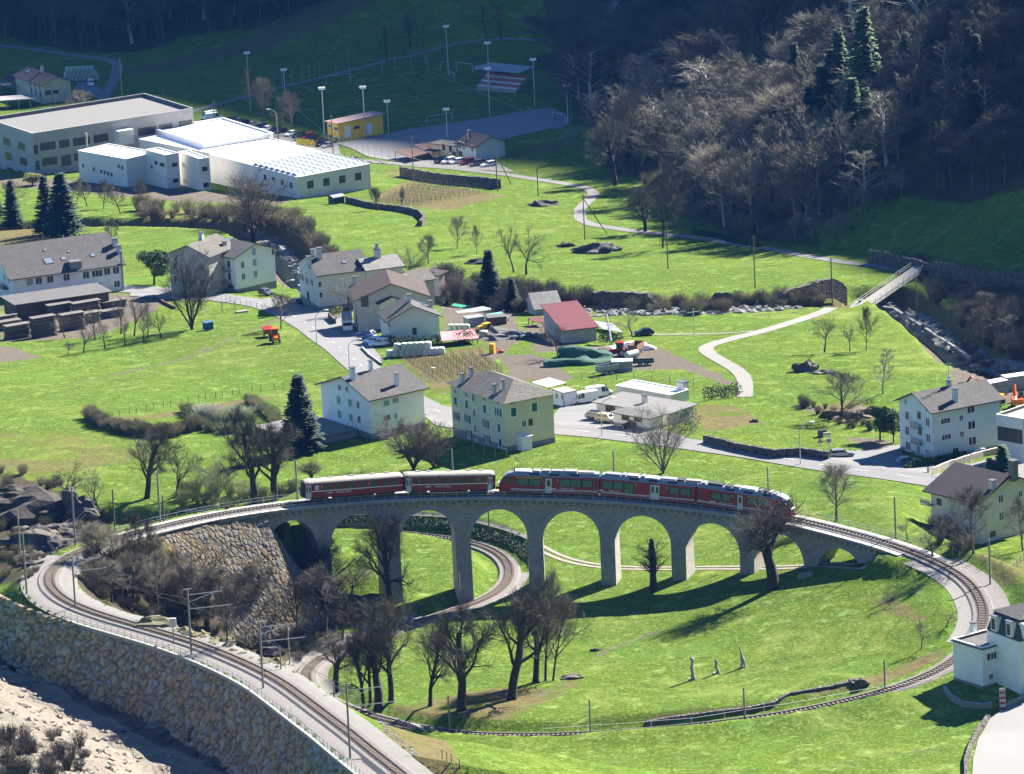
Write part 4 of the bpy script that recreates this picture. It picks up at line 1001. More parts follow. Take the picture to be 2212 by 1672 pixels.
for p in(t32(1538,290),t32(1546,428)):h.win('R',p,1.9,.9,mull=2)
for p in(t32(1673,265),t32(1679,402)):h.win('R',p,.75,.95)
for p in(t32(1756,187),t32(1762,325),t32(1769,461)):h.win('R',p,1.5,1.4)
h.win('R',t32(1625,560),1.2,1.7,frame=TRIM);h.win('R',t32(1773,572),1.7,.6,mull=2)
h.chimney(t32(1622,125),2.3,.8,W_MINT);h.chimney((2000,832),1.0,.7)
def aerial(p,loc,H_,label):
 t=thing('television_aerial',loc,.3,label,'aerial');m=MB();m.tube([(0,0,-.5),(0,0,H_)],.05,5);m.build('mast',railm,t,uv=False)
 for z,l in((.95,1.3),(.78,1.0),(.55,1.5)):
  m=MB();m.bar((-l/2,0,H_*z),(l/2,0,H_*z),.04,.04)
  for x in np.linspace(-l/2,l/2,6):m.bar((x,-.3,H_*z),(x,.3,H_*z),.03,.03)
  m.build('antenna',railm,t,uv=False)
 return t
q=h.off@h.hit(t31(1583,1635));t=aerial(None,q,4.4,'tall television aerial with white dishes on the roof of the pale green house');m=MB()
for z in(.5,1.4):m.tube([(0,-.05,z+.3),(0,-.2,z+.3)],[.35,.32],10)
m.build('dish',W_WHITE,t,uv=False)
# house with the dark roof, lower right
h=House('house','beige house with a broad dark tiled roof at the right edge behind bare trees',(2119,1176),1080,(2010,1062),(2240,1052),W_BEIGE,'gL',R_DARK,23,1.1)
h.wins('R',[t32(2012,957),t32(2018,1107)],1.1,1.2,'w');h.win('R',t32(2180,915),.8,1.0);h.win('R',t32(1945,1260),1.3,1.0,'o')
h.win('L',t32(1485,985),1.2,1.2,'o');h.win('L',t32(1490,1100),1.2,1.4,'s',shut=W_GREY);h.balcony('L',t32(1400,1000),2.4,1.0)
h.chimney(t32(1940,870),1.3,.9,CHIM);h.chimney((2190,1040),2.6,1.1,M('stone chimney',(.18,.16,.15),.9,.3,2))
# villa at the bottom right with its flat annexe
h=House('villa_annexe','white two-storey annexe with a black flat roof and dark red shutters',t33(1862,932),t33(0,600)[1],t33(1600,528),t33(2172,515),W_WHITE,'flat',R_FELT,para=.45,over=.3,cat='annexe',base=(concd,.5))
h.wins('R',[t33(1950,642)],1.1,1.0,shut=SH_R);h.wins('R',[t33(2093,612)],1.9,1.1,mull=3,shut=SH_R);h.wins('R',[t33(1928,823),t33(2004,800)],.7,.75,frame=TRIM,shut=None)
h.win('R',t33(2088,805),1.2,2.1,'d',frame=BRN,shut=TRIM)
mb=MB();u,z=h.spot('R',t33(2085,735));mb.box((u,-.6,z),(2.4,1.2,.12));h._b(mb,'canopy',DTRIM)
mb=MB();u2,z2=h.spot('R',t33(2120,880));[mb.box((u,-.5-.3*k,z2-.2*k),(2.6+.3*k,1.0+.5*k,.2))for k in range(3)];h._b(mb,'steps',concd)
h.chimney(t33(1780,460),1.7,.75,W_WHITE);band=MB()
for a,b in(((-.14,-.14),(h.B+.14,-.14)),((-.14,-.14),(-.14,h.A+.14))):
 band.bar((a[0],a[1],h.h+.22),(b[0],b[1],h.h+.22),.16,.34)
h._b(band,'roof_edge',DTRIM,uv=False)
hv=House('villa','white villa with a dark green slate mansard roof cut by the right edge',(2205,1500),1392,(2131,1352),(2330,1350),W_WHITE,'flat',R_FELT,para=.3,over=.3,cat='villa',zb=h.n.z)
GM=M_brick('green slate',(.065,.085,.075),(.09,.115,.10),(.03,.04,.035),.35,.3,.02,.3)
A,B,e=hv.A,hv.B,hv.h+.45;mb=MB();i=.9;q0=[(0,0,e),(B,0,e),(B,A,e),(0,A,e)];q1=[(i,i,e+3.0),(B-i,i,e+3.0),(B-i,A-i,e+3.0),(i,A-i,e+3.0)]
for k in range(4):mb.quad(q0[k],q0[(k+1)%4],q1[(k+1)%4],q1[k])
mb.quad(*q1);hv._b(mb,'mansard',GM)
mb=MB();c=[(-.0+i-.3,i-.3,e+3.05),(B-i+.3,i-.3,e+3.05),(B-i+.3,A-i+.3,e+3.05),(i-.3,A-i+.3,e+3.05)];ap=(B/2,A/2,e+4.3)
for k in range(4):mb.add([c[k],c[(k+1)%4],ap],[(0,1,2)])
mb.add(c,[(3,2,1,0)]);hv._b(mb,'top_roof',R_SLATE)
for y_ in(.27,.73):
 for kk in(0,):
  mb=MB();mb.box((.35,A*y_,e+1.45),(1.3,1.3,2.3));dm=hv._b(mb,'dormer',W_WHITE);mb=MB();mb.box((-.33,A*y_,e+1.4),(.08,.8,1.7));k=hv._b(mb,'window',BRN);k.parent=dm
  mb=MB();mb.box((.35,A*y_,e+2.66),(1.6,1.6,.12));k=hv._b(mb,'dormer_roof',DTRIM);k.parent=dm
for x_ in(.12,.35,.6,.85):
 mb=MB();mb.box((B*x_,.35,e+1.45),(1.3,1.3,2.3));dm=hv._b(mb,'dormer',W_WHITE);mb=MB();mb.box((B*x_,-.33,e+1.4),(.8,.08,1.7));k=hv._b(mb,'window',GL);k.parent=dm
 # small white house, barn and old houses by the road
h=House('house','small white gabled house with a dark slate roof beside the hay bales',(842,741),692,(822,674),(948,681),W_GREY,'gL',R_SLATE,25,.7,ortho=.6)
h.win('R',t11(1342,1180),.9,1.5,'o');h.win('L',t11(1080,1080),.9,1.1,shut=SH_R);h.win('L',t11(1118,1120),.9,1.1,shut=SH_R);h.win('L',t11(1112,1215),.9,1.0)
h.chimney(t11(1293,900),1.5,.8);h.chimney(t11(1480,985),1.5,.8)
m=MB();q=h.hit(t11(1415,990));m.tube([(q.x,q.y,q.z),(q.x,q.y,q.z+1.3)],.04,4);m.tube([(q.x,q.y-.1,q.z+1.2),(q.x,q.y-.25,q.z+1.3)],[.45,.42],10);h._b(m,'satellite_dish',W_WHITE,uv=False)
h=House('barn','tall barn with dark brown tiled roof behind the small white house',(774,716),648,(748,629),(922,640),W_OLD,'gL',R_BROWN,22,.7,ortho=.6,depth={'A':13})
h.win('R',t11(915,925),1.6,2.4,'o');h.win('L',t11(830,975),.7,1.1,'o');h.win('L',t11(838,1060),.7,1.1,'o');h.chimney(t11(826,780),1.6,.7,CHIM)
h=House('barn','lower barn wing with brown tiles between the barn and the white house',(824,712),655,(806,637),(870,646),W_BEIGE,'gL',R_BROWN,20,.5,ortho=.6,depth={'A':11});h.win('R',t11(1090,1010),1.,1.2,'o')
h=House('farmhouse','old cream farmhouse with a grey slab roof standing beside the village road',(690,669),594,(641,572),(797,582),W_BEIGE,'gR',R_SLATE,22,.6,base=(concd,.6),ortho=.8)
h.wins('L',[t11(350,705),t11(378,720),t11(420,745),t11(460,760),t11(352,812)],.8,1.3,shut=SH_R);h.wins('L',[t11(345,650),t11(375,665),t11(415,685),t11(450,695)],.7,.6);h.win('L',t11(432,895),1.3,2.6,'d');h.wins('R',[t11(540,870),t11(530,780)],.6,1.1,'o')
h.chimney(t11(438,610),1.7,.9);h.chimney(t11(526,560),2.3,1.0);h.chimney(t11(475,530),1.2,1.0);h.skylight(t11(738,600),.8,.8)
h=House('farmhouse','old farmhouse wing with pale stone slab roof at the river side',(797,663),583,(768,556),(868,571),W_BEIGE,'gR',R_LIGHT,20,.6,ortho=.8);h.chimney(t11(1140,500),1.7,1.3);h.chimney(t11(905,480),2.8,.6,W_OLD);h.wins('R',[t11(1050,700),t11(1130,690)],.9,1.2,'o')
h=House('cottage','low stone cottage with mossy grey roof at the far end of the old houses',(900,656),608,(866,583),(937,600),W_OLD,'gR',R_STONE,20,.5,ortho=.8)
h=House('stable','narrow tall stone outbuilding with a dark lean-to roof by the scrub',(951,660),594,(921,583),(960,587),W_OLD,'monoR',R_DARK,6,.8,cat='outbuilding',ortho=.8);h.chimney(t11(1540,625),1.1,.8)
# white double house and the long house on the left
h=House('house','white three-storey house with balconies and grey roof left of the river',t01(2030,850),556,(454,542),t11(140,462),W_WHITE,'gL',R_SLATE,20,.7,base=(concd,.7))
h.wins('L',[t01(1865,590),t01(1872,690),t01(1880,795)],1.3,1.3,'s',shut=M('blue blinds',(.30,.36,.46),.6));h.wins('L',[t01(1960,605),t01(1968,710)],.9,1.6,'o');h.win('L',t01(1978,820),2.0,2.0,'d');h.win('L',t01(1915,810),1.2,1.9,'d');h.wins('L',[t01(1858,525),t01(1952,545)],.7,.6)
for p in(t01(1950,660),t01(1958,765)):h.balcony('L',p,3.0,1.0)
h.wins('R',[t01(2078,612),t01(2086,712),t11(130,500)],.8,1.3);h.wins('R',[t01(2175,498),t01(2182,590),t01(2190,690)],1.0,1.5,'s',shut=M('blue blinds',(.3,.36,.46)))
h.chimney(t01(1925,480),1.7,.8);h.skylight(t01(1960,400),1.6,1.6)
h=House('house','old grey-walled house with broken slab roof adjoining the white double house',t01(1806,862),553,t01(1428,535),(508,536),W_OLD,'gR',R_STONE,22,.7,ortho=.8,depth=None)
h.wins('L',[t01(1500,620),t01(1505,730)],.9,1.4,'s',shut=SH_R);h.wins('L',[t01(1730,640),t01(1735,760)],1.3,1.3,'o');h.chimney(t01(1440,500),1.5,.7);h.chimney(t01(1695,395),1.6,.9)
h=House('house','long white house with brown-grey roof and timber yard in front',t01(112,925),600,(-40,566),t01(1042,603),W_WHITE,'gR',R_SLATE,24,.9)
for X,Y in((332,748),(430,735),(570,717),(738,697),(918,668),(993,659)):h.win('R',t01(X,Y),1.4,1.5)
h.win('R',t01(832,685),2.4,1.4,mull=2);h.wins('R',[t01(256,758),t01(441,852),t01(582,836),t01(265,870),t01(340,862)],1.5,1.5,'s',shut=M('tan blinds',(.42,.36,.32)));h.wins('R',[t01(745,812),t01(842,795),t01(1003,775)],1.3,1.4)
h.skylight(t01(415,587),1.9,1.9)
for X,Y,a in((545,568,1.1),(795,538,1.0),(385,493,.7),(590,509,.6)):h.skylight(t01(X,Y),a,a)
h.chimney(t01(985,450),1.6,1.2);h.chimney(t01(1020,510),1.6,1.0);h.chimney(t01(640,620),1.0,2.6,concd);h.wins('L',[t01(40,720),t01(75,745)],1.,1.3);h.balcony('L',t01(45,800),5,1.3,BRN)
q=h.spot('R',t01(1050,800));m=MB();m.tube([(q[0],-.5,-1),(q[0],-.5,h.h+3)],.28,8);h._b(m,'flue_pipe',R_SHEET,uv=False)
s_=House('timber_shed','low wooden timber shed with a black felt roof in front of the long house',t01(150,1090),t01(0,955)[1],t01(0,880),t01(930,850),WOOD,'flat',R_FELT,para=.02,over=.7,cat='shed',depth={'A':9})
# agricultural sheds
h=House('barn','block barn with a dark red mono-pitch roof above the farmyard',(1218,742),714,(1174,684),(1288,706),M_brick('grey blocks',(.36,.35,.33),(.42,.41,.39),(.24,.235,.225),.5,.25,.02,.3),'mono',R_RED,9,.5,ortho=.8,cat='barn');h.win('L',t21(380,1170),1.2,1.0,'o')
def canopy(name,label,px,zt,mat,posts=True,th=.12,cat='canopy',group=None,slope=0):
 """open roof on posts: picture outline of the roof, zt = height over the ground"""
 g=[G(p)for p in px];z=sum(p.z for p in g)/len(g);c=sum((onz(p,z+zt)for p in px),Vector())/len(px)
 t=thing(name,(c.x,c.y,H(c.x,c.y)),0,label,cat,group);zz=z+zt
 P=[onz(p,zz)-t.location for p in px];P=[p+Vector((0,0,slope*(p.y)))for p in P]
 m=MB();House.slab(None,m,P,th);m.build('roof',mat,t)
 if posts:
  for p in P:
   m=MB();q=p*.93;g0=H(q.x+t.location.x,q.y+t.location.y)-t.location.z;m.box((q.x,q.y,(p.z+g0)/2-.2),(.16,.16,p.z-g0));m.build('post',BRN,t,uv=False)
 return t
canopy('canopy','red lean-to roof on posts left of the red-roofed barn',[t21(100,1065),t21(225,1050),t21(235,1105),t21(140,1095)],2.6,R_RED)
h=House('hut','small stone hut with pale broken slab roof by the scrub',t21(166,1045),t21(0,992)[1],t21(80,955),t21(368,983),W_OLD,'gR',R_LIGHT,26,.4,cat='hut',depth={'B':5.6})
canopy('canopy','pale grey tin roof standing over the meadow right of the red barn',[t21(665,1088),t21(830,1115),t21(915,1190),t21(740,1160)],1.6,R_SHEET)
canopy('canopy','pink-red low roof next to the white bales',[t11(1560,1185),t11(1840,1163),t11(1892,1240),t11(1575,1262)],2.7,M('faded red roof',(.42,.20,.20),.8))
canopy('canopy','dark cattle shed roof with glass panels in the farmyard',[t11(1690,1010),t11(1925,965),t11(2030,990),t11(1720,1035)],3.0,R_SHEET)
canopy('canopy','turquoise sheet roof on posts in the farmyard',[t11(1955,1035),t11(2085,1012),t11(2150,1060),t11(2045,1078)],2.6,M('turquoise sheet',(.12,.42,.38),.6))
House('shed','grey metal container shed under the cattle roof',t11(1800,1150),t11(0,1080)[1],t11(1788,1065),t11(1940,1060),R_SHEET,'flat',R_SHEET,para=.02,over=.1,cat='shed',ortho=0,depth={'A':2.5})
House('shed','dark plank stall beneath the turquoise roof',t11(1975,1135),t11(0,1075)[1],t11(1950,1060),t11(2130,1060),WOOD,'flat',R_FELT,para=.02,over=.1,cat='shed',ortho=0,depth={'A':3})
canopy('canopy','green arched plastic sheet over the vegetable rows in the farmyard',[t11(1655,960),t11(1680,940),t11(1820,965),t11(1800,990)],1.0,M('green tarpaulin',(.02,.22,.12),.6),posts=False)
h=House('hut','dark green garden hut on the meadow below the vineyard',t11(650,92),t11(0,38)[1],t11(600,25),t11(738,22),M('green boards',(.03,.09,.05),.8),'gR',R_SHEET,16,.3,cat='hut')
# long garage buildings by the road
wb=W_BEIGE
h=House('garage_building','low beige garage building with a long grey flat roof and cars in front',t22(1300,325),t22(0,232)[1],t22(690,130),t22(1520,155),wb,'flat',R_GRAV,para=.02,over=.7,cat='garage',ortho=.8);h.win('L',t22(808,188),2.4,1.4,'o');h.chimney(t22(1135,45),1.6,.8)
h=House('garage_building','low white garage annexe with a dark grey flat roof behind the parked cars',t22(1150,376),t22(0,275)[1],t22(835,215),t22(1260,235),W_WHITE,'flat',R_FELT,para=.02,over=.5,cat='garage',ortho=.8,base=(conc,.5));h.wins('L',[t22(938,258),t22(1045,272)],1.6,.9,frame=BRN)
h=House('workshop','low workshop with a bright white flat roof behind the garages',t22(1330,150),t22(0,80)[1],t22(960,22),t22(1480,35),wb,'flat',R_WHITE,para=.25,over=.2,cat='workshop',ortho=.8,depth={'A':14})
h.chimney(t22(1430,20),1.4,1.6)
canopy('carport','white tent-roofed carport behind the cream apartment house',[t21(135,1618),t21(285,1578),t21(430,1620),t21(275,1660)],2.6,R_WHITE,cat='carport')
h=House('site_office','white site office container with blue edges beside the vans',t22(412,168),t22(0,58)[1],t22(310,28),t22(520,38),W_WHITE,'flat',concd,para=.02,over=.1,cat='office container',ortho=.8);h.wins('L',[t22(350,76),t22(398,84)],.8,1.0)
for u in(0,h.A):m=MB();m.box((-.04,u,h.h/2),(.14,.14,h.h));h._b(m,'corner_post',M('blue paint',(.1,.25,.5),.6),uv=False)
# terrace over an underground garage by the spruce
h=House('garage_terrace','flat asphalt-roofed garage terrace with a fence below the white apartment house',t12(372,530),t12(0,475)[1],t12(-30,350),t12(850,375),concd,'flat',asph2,para=.02,over=.15,cat='garage',ortho=.9,depth=None)
for u in np.linspace(.15,.85,4):h.win('L',None,2.6,2.0,'o',uvz=(h.A*u,h.h-1.5))
fm=MB()
for k in range(15):fm.box((h.B*k/14,.1,h.h+.9),(.06,.06,1.8))
for z in(.4,1.0,1.7):fm.bar((0,.1,h.h+z),(h.B,.1,h.h+z),.03,.03)
for k in range(12):fm.box((.1,h.A*k/11,h.h+.8),(.06,.06,1.6))
for z in(.4,1.5):fm.bar((.1,0,h.h+z),(.1,h.A,h.h+z),.03,.03)
h._b(fm,'fence',railm,uv=False)
# concrete office block, factory
h=House('office_block','long grey concrete office block with strip windows and gravel flat roof at the upper left',(77,388),296,(-30,266),t00(1655,968),W_CONC,'flat',R_GRAV,para=1.0,cat='office building',zb=-50)
for X,Y,w_ in((60,1215,2.9),(185,1253,2.9),(72,1340,2.9),(200,1383,2.9),(90,1470,2.9),(180,1495,1.8)):h.win('L',t00(X,Y),w_*1.55,2.1,'o')
for X,Y,w_ in((410,1253,4.4),(550,1232,2.9),(697,1210,4.8),(865,1184,4.2),(1265,1122,5.5),(1420,1095,4),(1590,1065,4),(425,1382,4.3),(655,1345,1.5)):h.win('R',t00(X,Y),w_*1.08,2.2,'o')
h.win('R',t00(567,1375),3.0,3.0,'o');h.wins('R',[t00(308,1283),t00(322,1418)],1.3,2.6,'o')
mb=MB();u,z=h.spot('R',t00(1045,1165));mb.box((u,-1.4,z),(4.6,2.8,4));h._b(mb,'roof_stair_house',W_GREY)
ft=thing('factory',G((277,413)),0,'large white flat-roofed factory of several stepped halls with rows of arched skylights','factory')
def hall(N,ey,L,R,name='hall',roofm=R_WHITE,para=.35,**k):
 return House('factory',None,N,ey,L,R,k.pop('wall',W_GREY),'flat',roofm,para=para,parent=ft,wname=name,**k)
b=hall((277,414),346,(168,314),(340,325),para=.3,zb=-47.5);[b.win('L',t00(X,Y),.9,1.0,'o')for X,Y in((1018,1425),(1048,1437),(868,1470),(898,1478),(928,1488),(957,1497),(805,1450),(712,1420))]
b=hall((363,417),338,(313,326),(386,333),zb=-47.5);[b.win('L',t00(X,Y),w_,1.0,'o')for X,Y,w_ in((1337,1395,1.5),(1390,1412,2.4),(1300,1430,1.0))];[b.win('R',t00(X,Y),1.6,1.1,'o')for X,Y in((1497,1412),(1507,1548))]
b=hall((435,420),346,(386,333),(452,343),zb=-47.5);[b.win('L',t00(X,Y),2.2,1.1,'o')for X,Y in((1576,1416),(1588,1552))];[b.win('R',t00(X,Y),1.6,1.2,'o')for X,Y in((1755,1448),(1767,1585))]
b=hall((646,441),384,(452,338),t10(958,1415),para=.15,zb=-47)
for X,Y in((448,1582),(585,1560),(722,1537),(858,1513)):b.win('R',t10(X,Y),2.1,2.1,'s',shut=M('mirror pane',(.05,.07,.05),.2))
for X,Y in((62,1520),(135,1542),(210,1563),(285,1587)):b.win('L',t10(X,Y),1.5,1.6,'s',shut=M('mirror pane',(.05,.07,.05),.2))
skm=M('skylight acrylic',(.36,.42,.50),.22,.1,.5,spec=.6);skf=M('skylight ribs',(.50,.52,.54),.5,.05)
Lr=onz(t10(-10,1300),b.n.z+b.h)
for k in range(8):
 y0=b.A*(.03+.0615*k);wd=b.A*.058;mb=MB();mr=MB();n=6
 x0,x1=b.B*.03,b.B*.97;arc=[(y0+wd*(j/n),math.sin(math.pi*j/n)*.42+.22)for j in range(n+1)]
 for(ya,za),(yb,zb_)in zip(arc[:-1],arc[1:]):mb.quad((x0,ya,b.h+za),(x1,ya,b.h+za),(x1,yb,b.h+zb_),(x0,yb,b.h+zb_))
 mb.box(((x0+x1)/2,y0+wd/2,b.h+.15),(x1-x0,wd,.22));o=b._b(mb,'skylight',skm,uv=False)
 for t in np.linspace(x0,x1,9):
  for(ya,za),(yb,zb_)in zip(arc[:-1],arc[1:]):mr.bar((t,ya,b.h+za+.04),(t,yb,b.h+zb_+.04),.22,.1)
 k2=b._b(mr,'skylight_rib',skf,uv=False);k2.parent=o
hall((443,360),315,t00(1325,1130),t10(130,1160),para=.5,zb=-47.5,name='raised_hall',wall=W_WHITE)
hall((500,380),342,(300,296),(640,309),para=.3,zb=-47.5,name='middle_hall')
for p,hh in((t00(760,1480),11),(t00(835,1540),7),(t00(855,1545),7)):
 q=onz(p,-47.5)-ft.location;m=MB();m.tube([q,q+Vector((0,0,hh))],.3,8);m.build('flue',M('flue metal',(.5,.47,.38),.4,.1,2,metal=.4),ft,uv=False)
 # yellow changing rooms, football buildings
h=House('changing_rooms','bright yellow changing-room building beside the football pitch',t10(693,1215),t10(0,1058)[1],t10(592,1050),t10(1068,1005),W_YEL,'monoR',M('tan roof sheet',(.35,.24,.22),.8),0,.7,cat='changing rooms')
h.wins('R',[t10(768,1130),t10(952,1105)],1.8,3.2,'d',frame=W_WHITE,shut=TRIM);h.win('R',t10(845,1093),2.2,.8,'o');h.wins('L',[t10(620,1080),t10(668,1103),t10(622,1168),t10(672,1190)],1.6,.9)
h=House('house','pale mint house with a dark brown gable roof beside six parked cars',t10(1872,1382),t10(0,1255)[1],t10(1710,1212),t10(2112,1200),W_MINT,'gL',R_DARK,22,.9);h.wins('L',[t10(1732,1245),t10(1765,1255),t10(1838,1275)],.9,1.8,shut=None);h.chimney(t10(1812,1200),2.6,.8,R_SHEET);h.win('L',t10(1738,1335),1.2,2.2,'d')
h=House('clubhouse','ochre house wing with a grey lean-to roof left of the mint house',t10(1705,1362),t10(0,1255)[1],t10(1552,1224),t10(1790,1215),W_OCHRE,'mono',R_FELT,0,.6,cat='house wing',depth={'A':9});h.wins('L',[t10(1592,1260),t10(1650,1272)],.8,1.6,frame=BRN);h.win('L',t10(1682,1335),1.0,2.1,'d')
canopy('pergola','red-brown tiled shelter roof at the corner of the gravel pitch',[t10(1165,1290),t10(1330,1262),t10(1450,1312),t10(1300,1352)],2.8,R_REDTILE,cat='shelter')
canopy('pergola','red-brown tiled shelter roof next to the ochre wing',[t10(1330,1240),t10(1545,1208),t10(1562,1290),t10(1465,1308)],3.2,R_REDTILE,cat='shelter')
c=G((1085,195));t=thing('grandstand',c,math.radians(-38),'small grandstand with red and white seat rows and a grey canopy','grandstand')
for k in range(6):m=MB();m.box((0,1.0*k-2.5,.6+.55*k),(15,1.0,1.2));m.build('step',concd,t);m=MB();m.box((0,1.0*k-2.2,1.35+.55*k),(14.8,.4,.35));m.build('seat_row',M('red seats',(.42,.05,.05),.5)if k%2 else M('white seats',(.6,.58,.58),.5),t,uv=False)
m=MB();m.box((0,1.2,6.6),(17,7.5,.15),rot=Matrix.Rotation(.08,3,'X'));m.build('roof',R_SHEET,t)
for x in(-7.6,-2.5,2.5,7.6):m=MB();m.box((x,3.6,3.4),(.2,.2,6.8));m.build('post',DTRIM,t,uv=False)
House('kiosk','brown wooden kiosk with a flat grey roof left of the grandstand',t20(-185,700),t20(0,610)[1],t20(-325,570),t20(-60,590),WOOD,'flat',R_SHEET,para=.02,over=1.2,cat='kiosk')
h=House('farmhouse','shaded farmhouse with a dark roof at the upper left edge',t00(376,892),t00(0,725)[1],t00(130,640),t00(602,690),W_OLD,'gL',R_DARK,20,.8);h.wins('L',[t00(260,710),t00(300,722),t00(340,740),t00(268,775),t00(306,788),t00(346,803)],.9,1.8,'o');h.win('R',t00(412,795),2,1.4,'o');h.win('R',t00(475,788),2,1.2,'o');h.chimney(t00(380,600),1.8,.8);h.skylight(t00(240,618),1.5,1.5)
canopy('lean_to','shaded red lean-to roof on the left side of the far farmhouse',[t00(30,672),t00(75,640),t00(235,688),t00(120,715)],4.5,R_RED);canopy('lean_to','shaded black lean-to roof at the left picture edge',[t00(-40,700),t00(40,690),t00(145,738),t00(110,755),t00(-10,722)],4.2,R_FELT)
m=thing('loading_ramp',G(t00(120,930)),.1,'shaded concrete platform on pillars beside the far farmhouse','ramp')
mb=MB();mb.box((0,3,2.6),(13,7,.35));mb.build('deck',concd,m)
for x in(-5.5,-2,1.5,5):mb=MB();mb.box((x,0,1.),(.5,.5,3.2));mb.build('pillar',concd,m)
# the train
RED=M('train red',(.25,.008,.022),.35,.10,.8,spec=.5);REDB=M('end wall dark red',(.12,.012,.015),.5,.1);TROOF=M('coach roof',(.29,.27,.23),.7,.25,1.2);AROOF=M('railcar roof grey',(.20,.215,.24),.55,.12,1.)
TDOOR=M('grey doors',(.50,.53,.55),.5,.05);TGL=M_glass('train glass',(.02,.035,.03),.1);TGL2=M_glass('tinted train glass',(.055,.12,.085),.15);UNDER=M('underframe',(.03,.03,.035),.8,.2);EQ=M('roof equipment',(.28,.265,.235),.6,.3,3);YEL=M('yellow stripe',(.75,.48,.03),.5,.05)
def text(parent,s,loc,size,mat,rz=0.,rx=math.pi/2,name='lettering',width=None):
 cu=bpy.data.curves.new('lettering','FONT');cu.body=s;cu.size=size;cu.align_x='CENTER';cu.align_y='CENTER';cu.extrude=.004
 o=bpy.data.objects.new('lettering_curve',cu);COL.objects.link(o);me=bpy.data.meshes.new_from_object(o);COL.objects.unlink(o);bpy.data.objects.remove(o)
 me.materials.clear();me.materials.append(mat);n=bpy.data.objects.new(name,me);COL.objects.link(n);n.parent=parent;n.location=loc;n.rotation_euler=(rx,0,rz)
 if width:w0=n.dimensions.x;
 return n
def logo(parent,x,y,z,mat):
 m=MB()
 for k in range(4):m.box((x+.12*k,y,z+.05*k-.08),(1.0-.12*k,.012,.035))
 m.build('emblem',mat,parent,uv=False)
def place_car(x0,x1,yr0,yr1,z0,z1,name,label):
 s0,s1=s_near(x0,yr0,z0),s_near(x1,yr1,z1);a,_=line_at(s0,0,.1);b,_=line_at(s1,0,.1);d=b-a;L=d.length
 t=thing(name,a,0,label,'railway carriage','carriages of the red train');t.rotation_euler=(0,-math.asin(d.z/L),math.atan2(d.y,d.x));return t,L
HW=1.33
def loft(mb,secs,m=0,close=True):
 o=len(mb.v);n=len(secs[0])
 for s in secs:mb.v+=[tuple(p)for p in s]
 for i in range(len(secs)-1):
  for k in range(n-1 if not close else n):
   a,b=o+i*n+k,o+i*n+(k+1)%n;mb.f.append((a,a+n,b+n,b));mb.m.append(m);mb.uv.append(None)
 mb.f.append(tuple(o+k for k in range(n)));mb.m.append(m);mb.uv.append(None);mb.f.append(tuple(o+(len(secs)-1)*n+k for k in range(n))[::-1]);mb.m.append(m);mb.uv.append(None)
def bogies(t,L):
 for x in(L*.16,L*.84):
  m=MB();m.box((x,0,.42),(2.9,1.7,.5));b=m.build('bogie',UNDER,t,uv=False)
  for dx in(-.9,.9):
   m=MB()
   for y in(-.62,.62):m.tube([(x+dx,y-.07,.38),(x+dx,y+.07,.38)],.38,12)
   w_=m.build('wheelset',steel,t,uv=False);w_.parent=b
 m=MB();m.box((L/2,0,.62),(L*.42,2.0,.55));m.build('underfloor_gear',UNDER,t,uv=False)
def panes(t,L,lst,z0,z1,mat,both=True,name='window',y=HW,frame=None):
 for f0,f1,*r in lst:
  a,b=z0,z1
  if r:a,b=r
  for sg in((-1,1)if both else(-1,)):
   m=MB();m.box(((f0+f1)/2*L,sg*(y+.012),(a+b)/2),((f1-f0)*L,.03,b-a));m.build(name,mat,t,uv=False)
def doors(t,L,lst,z0,z1):
 for f0,f1,n in lst:
  for sg in(-1,1):
   m=MB();m.box(((f0+f1)/2*L,sg*(HW+.02),(z0+z1)/2),((f1-f0)*L,.05,z1-z0));d=m.build('door',TDOOR,t,uv=False)
   for k in range(n):
    w_=(f1-f0)*L/n;m=MB();m.box((f0*L+w_*(k+.5),sg*(HW+.05),z0+(z1-z0)*.68),(w_*.55,.02,(z1-z0)*.42));g=m.build('door_window',TGL,t,uv=False);g.parent=d
def coach(x0,x1,y0,y1,z0,z1,label,wins,small,drs,txt,twos):
 t,L=place_car(x0,x1,y0,y1,z0,z1,'passenger_coach',label)
 m=MB();P=[(-HW,.75),(-HW-.02,2.0),(-HW,3.1),(HW,3.1),(HW+.02,2.0),(HW,.75)]
 loft(m,[[(x,y*k,z)for y,z in P]for x,k in((0,.93),(.5,1),(L-.5,1),(L,.93))]);m.build('body',RED,t,uv=False)
 m=MB();arc=[(HW*math.cos(a)*1.02,3.1+.62*math.sin(a))for a in np.linspace(0,math.pi,13)]
 loft(m,[[(x,y*k,3.1+(z-3.1)*k2)for y,z in arc]for x,k,k2 in((-.02,.92,.8),(.5,1,1),(L-.5,1,1),(L+.02,.92,.8))]);m.build('roof',TROOF,t,uv=False)
 for f in(.16,.28,.5,.72,.86):m=MB();m.box((L*f,.25,3.76),(.7,.5,.16));m.build('roof_vent',EQ,t,uv=False)
 m=MB();[m.box((L*.5,sg*(HW+.025),1.86),(L*.985,.02,.12))for sg in(-1,1)];m.build('stripe',W_WHITE,t,uv=False)
 panes(t,L,wins,2.0,2.85,TGL);panes(t,L,small,2.05,2.85,M('frosted pane',(.55,.6,.62),.4))
 doors(t,L,drs,.62,2.95);bogies(t,L)
 for x in(-.12,L+.12):m=MB();m.box((x,0,1.9),(.26,1.3,2.2));m.build('gangway',UNDER,t,uv=False)
 for x in(0,L):m=MB();m.box((x+(.01 if x else-.01),0,1.95),(.06,2.3,2.2));m.build('end_wall',REDB,t,uv=False)
 text(t,'Rhätische Bahn',(L*txt+1.0,-HW-.05,1.5),.42,TRIM);logo(t,L*txt-1.6,-HW-.04,1.48,TRIM)
 for f in twos:text(t,'2',(L*f,-HW-.05,2.55),.5,TRIM)
 return t
